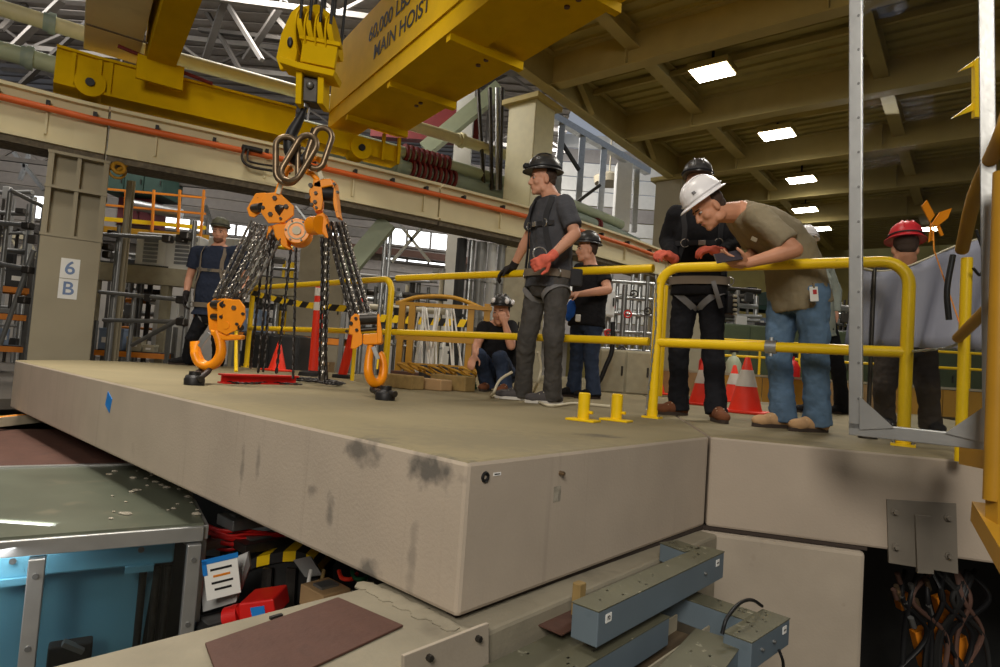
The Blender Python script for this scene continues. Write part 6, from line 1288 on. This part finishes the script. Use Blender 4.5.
tubes('guard_post', 'yellow guard post in the rail gap behind the man in black', 'post', [(lambda p: (V(p[0], p[1], D(660, 285, 8)[2]), V(p[0], p[1], 0)))(D(660, 370, 8.0))], .045, 'rail_yellow')
mb = MB(); mb.tube(bez([D(613, 322, 7.6), D(612, 350, 7.6), D(606, 366, 7.6), D(600, 380, 7.6), gz(D(592, 385, 7.6), .03)]), .03, 8); tag(mb.build('drain_hose', 'wire_black', smooth=60), 'thick black hose hanging behind the two men', 'hose')
# ================================================================== BACKGROUND ON THE RIGHT
ledge = thing('kick_board', 'long ochre timber ledge across the floor behind the cones', 'ledge', gz(D(740, 395, 8.2), -.02)); p = D(612, 376, 9.4); q = D(1010, 402, 7.6)
for k in range(7):
    a = p+(q-p)*k/7; b = p+(q-p)*(k+.99)/7; mb = MB(); mb.bar(gz(a, .17), gz(b, .17), .10, .34); mb.build('board', 'cardboard' if k % 3 == 1 else 'ochre_and_shade', ledge)
mb = MB(); mb.bar(gz(p, .36), gz(q, .36), .16, .03); mb.build('cap_rail', 'hall_beige', ledge)
block('green_machine', 'long olive green machine bed at the right between the two men', 'machine', 722, 332, 852, 366, 11.5, 1.2, 'green_machine', extra=doors(5), zb=-.02)
block('green_machine', 'olive green machine bed behind the clear panel', 'machine', 858, 352, 990, 384, 11.8, 1.2, 'green_machine', extra=doors(4), zb=-.02)
rack(724, 850, 14.5, 15.0, (345, 322, 302), 'dark storage rack behind the green machine bed', 'the far rack at right', 41, beam='green_dark', post='machine_dark', zb=-.02, fill=.6)
rack(862, 985, 15.0, 15.6, (350, 326), 'dark storage rack behind the clear panel', 'the rack behind the panel', 47, beam='green_dark', post='machine_dark', zb=-.02, fill=.6)
yr = thing('far_rail', 'thin yellow guard rail far behind the men at the right', 'railing', gz(D(760, 390, 10.2), 0))
for y in (341, 357): mb = MB(); mb.cyl(D(716, y-2, 10.6), D(1000, y+14, 10.0), .022, n=8); mb.build('rail', 'rail_yellow', yr, 60)
for x in (722, 760, 800, 840, 880, 925, 970): p = D(x, 350, 10.4); mb = MB(); mb.cyl(gz(p, 0), gz(p, D(x, 341+(x-716)*.05, 10.4)[2]), .022, n=8); mb.build('post', 'rail_yellow', yr, 60)
for k, (x, m, lb) in enumerate(((733, 'pipe_green', 'pale green bucket on the ledge beside the large cone'), (792, 'red_paint', 'red canister between the legs of the man in tan'), (706, 'red_paint', 'red fire extinguisher behind the legs of the man in black'))):
    c = gz(D(x, 372, 9.0), -.0); t = thing('canister', lb, 'canister', c); mb = MB(); mb.lathe([(.10, 0), (.11, .04), (.11, .52), (.07, .60), (.03, .63), (.03, .68)], c, Z, 16); mb.build('tank', m, t, 50); mb = MB(); mb.box(c+Z*.70, (.12, .04, .05)); mb.build('valve', 'steel_black', t)
# ================================================================== BELOW THE DECK, LOWER LEFT: GLAZED HUTCH
zr = -.60
q0 = V(-3.45, 1.70, 0); q1 = V(-1.37, 3.02, 0); hd = unit(q1-q0); hn = V(-hd[1], hd[0], 0)
hut = thing('glazed_hutch', 'aluminium framed hutch with dusty sheet roof and blue inside at lower left', 'enclosure', gz((q0+q1)/2, -2.98))
mb = MB(); mb.slab([gz(q0, zr), gz(q1, zr), gz(q1+hn*1.62, zr), gz(q0+hn*1.62, zr)], V(0, 0, .012)); mb.build('roof_sheet', 'roof_sheet', hut)
mb = MB(); mb.slab([gz(q0+hn*1.66, zr-.01), gz(q1+hn*1.66, zr-.01), gz(q1+hn*3.6, zr-.01), gz(q0+hn*3.6, zr-.01)], V(0, 0, .012)); mb.build('roof_sheet', 'brown_plate', hut)
mb = MB(); mb.bar(gz(q0+hn*1.63, zr+.016), gz(q1+hn*1.63, zr+.016), .04, .012); mb.build('roof_seam', 'aluminium', hut)
mb = MB(); mb.bar(gz(q0, zr-.035), gz(q1, zr-.035), .045, .07); mb.build('front_rail', 'aluminium', hut, bevel=.004)
mb = MB(); mb.bar(gz(q1, zr-.035), gz(q1+hn*3.6, zr-.035), .045, .07); mb.build('side_rail', 'aluminium', hut, bevel=.004)
for f in (.02, .40, .74, .985):
    c = q0+(q1-q0)*f; mb = MB(); mb.box(gz(c, -1.83)-hn*.015, (.06, .06, 2.3), (hd, hn, Z)); po = mb.build('post', 'aluminium', hut, bevel=.004)
    for z in (-.75, -1.05, -1.35): mb = MB(); p = gz(c, z)-hn*.046; mb.cyl(p, p-hn*.006, .012, n=8); mb.build('bolt', 'steel_grey', po)
mb = MB(); mb.box(gz(q1+hn*.06, -1.83), (.05, .05, 2.3), (hd, hn, Z)); mb.build('post', 'aluminium', hut, bevel=.004)
mb = MB(); mb.slab([gz(q0+hn*.30, -.70), gz(q1+hn*.30-hd*.16, -.70), gz(q1+hn*.30-hd*.28, -2.6), gz(q0+hn*.30, -2.6)], hn*.02); mb.build('inner_panel', 'teal', hut)
mb = MB(); mb.bar(gz(q0+hn*.22, -.76), gz(q1+hn*.22-hd*.10, -.76), .10, .12); tb = mb.build('inner_beam', 'teal', hut, bevel=.01)
for f in (.45, .70, .9):
    c = q0+(q1-q0)*f+hn*.165; mb = MB(); mb.box(gz(c, -.83), (.12, .03, .03), (hd, hn, Z)); mb.build('bracket', 'teal', tb); mb = MB(); mb.cyl(gz(c, -.74), gz(c, -.74)-hn*.008, .014, n=10); mb.build('bolt', 'steel_grey', tb)
c = q0+(q1-q0)*.50+hn*.15
mb = MB(); mb.cyl(gz(c, -.86), gz(c-hd*.02, -1.15), .012, n=10); mb.cyl(gz(c-hd*.02, -1.10), gz(c-hd*.03, -1.9), .026, n=12); mb.build('gas_strut', 'rubber_black', hut, 40)
c = q0+(q1-q0)*.80+hn*.16
mb = MB(); mb.box(gz(c, -1.30), (.17, .08, .34), (hd, hn, Z)); mb.build('motor_box', 'rubber_black', hut, bevel=.01)
mb = MB(); mb.bar(gz(c-hd*.03-hn*.05, -1.11), gz(c+hd*.05-hn*.05, -1.16), .05, .02); mb.build('wire_clamp', 'steel_grey', hut)
for k, f in enumerate((.91, .935, .955)): c = q0+(q1-q0)*f+hn*.26; mb = MB(); mb.cyl(gz(c, -.86), gz(c, -2.2), .018, n=8); mb.build('linear_rod', 'steel_dark', hut, 60)
mb = MB(); mb.slab([gz(q0, -.68), gz(q1, -.68), gz(q1, -2.7), gz(q0, -2.7)], hn*.006); mb.build('glass_pane', 'clear_panel', hut)
_l = bpy.data.lights.new('hutch_fill', 'AREA'); _l.energy = 9; _l.size = .5; _l.color = (.95, .98, 1); _lo = bpy.data.objects.new('hutch_fill', _l); scene.collection.objects.link(_lo); _lp = q0+(q1-q0)*.62+hn*.10; _lo.location = (_lp[0], _lp[1], zr-.03); _lo.rotation_euler = (math.radians(12), 0, 0)  # added light without a fixture, brightens the blue hutch interior
mb = MB(); rn = random.Random(77)
for k in range(40):
    c = gz(q1+hn*rn.uniform(.15, 1.5)-hd*rn.uniform(.02, .55)**1.5, zr+.016); s_ = rn.uniform(.006, .02); mb.ball(c, (s_*1.4, s_, s_*.5), nu=6, nv=4)
tag(mb.build('rubble', 'mortar', smooth=60), 'crumbs of concrete lying on the hutch roof under the block edge', 'rubble', kind='stuff')
# cable tray with yellow-orange cables at far lower left
ct = thing('cable_ladder', 'cable ladder with orange and yellow cables at the left edge under the deck', 'cable tray', V(-5.2, 5.9, -.56))
a = G(-30, 425, -.52); b = G(38, 418, -.52)
for o in (0, .5): mb = MB(); mb.bar(a+V(0, o, 0), b+V(0, o, 0), .04, .08); mb.build('side_rail', 'hose_beige', ct)
for k in range(6): f = k/5; c = a+(b-a)*f; mb = MB(); mb.bar(c, c+V(0, .5, 0), .03, .03); mb.build('rung', 'hose_beige', ct)
for k, m in enumerate(('rack_orange', 'rail_yellow', 'hose_beige', 'rack_orange', 'wire_black')): mb = MB(); mb.tube([a+V(0, .08+.09*k, .03), b+V(0, .08+.09*k, .03)], .018, 8); mb.build('cable', m, ct, 60)
# ------------------------------------------------------------------ clutter between the hutch and the ring wall
def at(x, y, d): return D(x, y, d)
sg = thing('paper_notice', 'white paper notice edged with blue tape beside the hutch', 'notice', at(222, 598, 3.0)); c = at(222, 577, 3.0); sx = unit(V(.9, .42, .18)); sn = unit(np.cross(sx, Z)); sy = np.cross(sn, sx)*-1; sy = unit(np.cross(sn, sx)); sy = sy if sy[2] > 0 else -sy
mb = MB(); mb.box(c, (.15, .003, .19), (sx, sn, sy)); mb.build('paper', 'white_label', sg)
mb = MB(); mb.box(c+sy*.09+sn*.003, (.16, .003, .025), (sx, sn, sy)); mb.box(c-sx*.07+sy*.06+sn*.003, (.02, .003, .07), (sx, sn, sy)); mb.build('masking_tape', 'tape_blue', sg)
for k in range(4): mb = MB(); mb.box(c+sy*(.045-.032*k)+sn*.003, (.095-.02*(k % 2), .002, .010), (sx, sn, sy)); mb.build('text_line', 'rack_orange' if k == 1 else 'ink', sg)
gp_ = thing('instrument_plate', 'grey sloping plate carrying the notice behind the hutch post', 'plate', at(225, 590, 3.1)); mb = MB(); mb.slab([at(200, 572, 3.08), at(248, 552, 3.15), at(250, 566, 3.15), at(236, 602, 3.08), at(203, 612, 3.05)], V(.0, .02, 0)); mb.build('plate', 'duct_grey', gp_)
hz = thing('hazard_hood', 'black machine hood edged with black and yellow stripes under the deck', 'machine', at(280, 612, 3.4))
pts = [(236, 578), (246, 562), (270, 554), (296, 551), (314, 558), (320, 572)]
for k in range(12):
    P_ = bez([at(x, y, 3.4) for x, y in pts], 12); i = min(k, len(P_)-2); a, b = P_[i], P_[i+1]; mb = MB(); mb.slab([a, b, b-Z*.055, a-Z*.055], V(0, .35, 0)); mb.build('stripe', 'rail_yellow' if k % 2 else 'hazard_black', hz)
mb = MB(); mb.slab([at(240, 578, 3.42), at(252, 566, 3.42), at(295, 560, 3.42), at(318, 574, 3.42), at(318, 640, 3.42), at(240, 650, 3.42)], V(0, .3, 0)); mb.build('body', 'rubber_black', hz)
for x in (268, 292): mb = MB(); mb.bar(at(x, 568, 3.38), at(x-4, 640, 3.38), .05, .03, hint=(0, 1, 0)); mb.build('rib', 'steel_dark', hz)
mb = MB(); mb.slab([at(293, 560, 3.36), at(310, 556, 3.36), at(322, 575, 3.36), at(305, 577, 3.36)], V(0, .05, -.02)); mb.build('grey_flap', 'duct_grey', hz)
rb = thing('red_machine', 'red painted pump with blue label under the deck', 'machine', at(248, 625, 3.0)); mb = MB(); mb.slab([at(238, 604, 3.0), at(273, 599, 3.0), at(276, 618, 3.0), at(240, 626, 3.0)], V(0, .2, 0)); mb.build('housing', 'red_paint', rb, bevel=.008)
mb = MB(); mb.slab([at(250, 608, 2.995), at(264, 606, 2.995), at(265, 614, 2.995), at(252, 617, 2.995)], V(0, .02, 0)); mb.build('label_plate', 'tape_blue', rb)
mb = MB(); mb.cyl(at(226, 618, 3.05), at(240, 614, 3.05), .05, n=14); mb.cyl(at(236, 606, 3.05), at(236, 622, 3.05), .03, n=12); mb.build('flange', 'red_paint', rb, 40)
rn = random.Random(9)
for k in range(9):
    y = 527+k*2; mb = MB(); mb.tube(bez([at(202, y-4+rn.uniform(-3, 3), 3.5), at(222, y+4+rn.uniform(-3, 4), 3.45), at(248, y+6+rn.uniform(-3, 4), 3.5), at(290, y+rn.uniform(-4, 6)+5, 3.6)], 20), .010, 6); tag(mb.build('red_cable', 'red_paint', smooth=60), 'red cable of the bundle draped under the block edge', 'cable', 'red cables under the block')
for k, (x, y, w, h, m, lb) in enumerate(((222, 538, .35, .05, 'duct_grey', 'grey instrument rail under the red cables'), (262, 541, .30, .05, 'steel_dark', 'dark instrument rail under the red cables'), (242, 520, .2, .06, 'steel_grey', 'small steel fixture above the red cables'), (325, 596, .16, .10, 'cardboard', 'brown carton close to the ring wall'), (300, 640, .3, .12, 'machine_dark', 'dark box low behind the ring wall'), (215, 640, .2, .2, 'machine_dark', 'dark box below the red pump'), (345, 602, .12, .08, 'rack_orange', 'orange fitting at the ring wall edge'))):
    c = at(x, y, 3.55 if y < 560 else 3.1); mb = MB(); mb.box(c, (w, .2, h), (U, W, Z)); t = thing('fixture', lb, 'fixture', c-Z*h/2); mb.build('body', m, t, bevel=.006); mb = MB(); mb.box(c+Z*(h/2+.006), (w*.6, .08, .012), (U, W, Z)); mb.build('cap', 'steel_grey', t)
for k, (m, lb) in enumerate((('white_label', 'white loop of tube at the ring wall edge'), ('cone_red', 'pink-red loop of cable at the ring wall edge'), ('band_green', 'green loop of cable at the ring wall edge'), ('wood', 'upright tan tube behind the ring wall'))):
    mb = MB(); x = (305, 345, 358, 318)[k]
    if k in (0, 3): mb.tube(bez([at(x, 610, 3.2), at(x+3, 585, 3.2), at(x+6, 570, 3.25)]), .010, 8)
    else: mb.tube(bez([at(x-6, 571, 3.2), at(x-3, 578, 3.15), at(x+6, 579, 3.15), at(x+12, 574, 3.25)]), .011, 8)
    tag(mb.build('loose_tube', m, smooth=60), lb, 'cable')
# dark machinery filling the space under the block
um = thing('beamline_stand', 'dark beamline machinery filling the space under the block', 'machine', V(-1.2, 4.6, -3)); rn = random.Random(15)
mb = MB(); mb.box((-1.0, 5.2, -1.9), (3.2, .8, 2.2)); mb.build('frame', 'machine_dark', um)
for k in range(16):
    c = at(205+rn.random()*120, 500+rn.random()*60, 3.9+rn.random()*.4); mb = MB(); mb.box(c, (rn.uniform(.05, .2), .1, rn.uniform(.03, .12))); mb.build('module', rn.choice(['steel_grey', 'machine_dark', 'duct_grey', 'cardboard', 'steel_worn']), um)
# ------------------------------------------------------------------ dark cavity lower right with cable clutter
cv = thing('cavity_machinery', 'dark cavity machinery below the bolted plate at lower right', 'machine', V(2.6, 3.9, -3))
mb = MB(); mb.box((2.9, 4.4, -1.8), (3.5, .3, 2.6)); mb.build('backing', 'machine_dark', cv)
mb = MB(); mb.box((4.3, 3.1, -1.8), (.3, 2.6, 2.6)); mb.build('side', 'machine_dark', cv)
rn = random.Random(19)
for k, (x, y, w) in enumerate(((945, 607, .10), (928, 645, .14), (902, 600, .06), (958, 650, .10))): c = at(x, y, 3.1); mb = MB(); mb.box(c, (w, .05, w*1.3), (unit(V(1, .2, .3)), V(0, 1, 0), unit(V(-.3, 0, 1)))); mb.build('orange_plate', 'rack_orange', cv, bevel=.004)
for k in range(14):
    x = 895+rn.random()*90; mb = MB(); mb.tube(bez([at(x, 570, 3.0), at(x+rn.uniform(-25, 25), 600, 2.95), at(x+rn.uniform(-30, 30), 635, 3.0), at(x+rn.uniform(-20, 20), 680, 3.0)], 18), .012, 6); mb.build('cable', rn.choice(['wire_black', 'rubber_black', 'wire_black', 'brown_beam']), cv, 60)
for k in range(12): c = at(893+rn.random()*40, 570+rn.random()*50, 2.95); mb = MB(); mb.cyl(c, c+V(.03, .02, -.05), .012, n=8); mb.build('connector', rn.choice(['steel_grey', 'steel_worn', 'brown_beam']), cv, 60)
# bucket of tools: two lids of stub tubes are left out

# ------------------------------------------------------------------ banks of pipes and conduits that crowd the background
def pipe_bank(label, x0, x1, y0, y1, d, nh, nv, seed, mats, zb=None):
    rn = random.Random(seed); t = thing('pipe_bank', label, 'pipework', gz(D((x0+x1)/2, y1, d), -.5 if zb is None else zb))
    for k in range(nh):
        y = y0+(y1-y0)*(k+.5)/nh+rn.uniform(-3, 3); a = x0+(x1-x0)*rn.uniform(0, .25); b = x1-(x1-x0)*rn.uniform(0, .25); p = D(a, y, d+rn.uniform(0, .5)); q = D(b, y, d+rn.uniform(0, .5)); q[2] = p[2]
        mb = MB(); mb.cyl(p, q, rn.uniform(.025, .075), n=9); mb.build('header', rn.choice(mats), t, 60)
    for k in range(nv):
        x = x0+(x1-x0)*(k+.5)/nv+rn.uniform(-4, 4); p = D(x, y0+rn.uniform(0, (y1-y0)*.4), d+rn.uniform(0, .6)); mb = MB(); mb.cyl(p, gz(p, -.5 if zb is None else zb), rn.uniform(.025, .07), n=9); mb.build('riser', rn.choice(mats), t, 60)
    for k in range(nh): c = D(rn.uniform(x0, x1), rn.uniform(y0, y1), d-.05); mb = MB(); mb.box(c, (rn.uniform(.1, .3), .1, rn.uniform(.1, .3))); mb.build('valve_box', rn.choice(mats+['machine_dark', 'cabinet_white']), t, bevel=.01)
    return t
GM = ['galv', 'steel_grey', 'steel_dark', 'duct_grey', 'truss_dark']
pipe_bank('crowded grey pipework behind the rack left of the marked column', -6, 34, 185, 350, 14.0, 9, 7, 51, GM)
pipe_bank('crowded grey pipework between the marked column and the left worker', 112, 176, 244, 345, 14.6, 8, 8, 52, GM+['rack_orange'])
pipe_bank('crowded pipework behind the hanging chains', 238, 300, 238, 345, 14.2, 9, 9, 53, GM+['rail_yellow'])
pipe_bank('crowded pipework left of the centre ducts', 352, 452, 268, 345, 13.6, 9, 12, 54, GM+['hose_beige'])
pipe_bank('grey pipework far behind between the two men at the rail', 716, 762, 288, 336, 13.4, 7, 5, 55, GM+['green_dark'], -.02)
pipe_bank('grey pipework far behind the hip of the man in tan', 828, 860, 300, 345, 13.2, 5, 3, 56, GM+['green_dark'], -.02)
pipe_bank('dark pipework low behind the clear panel', 862, 985, 342, 380, 13.0, 6, 7, 57, GM+['green_dark', 'rail_yellow'], -.02)
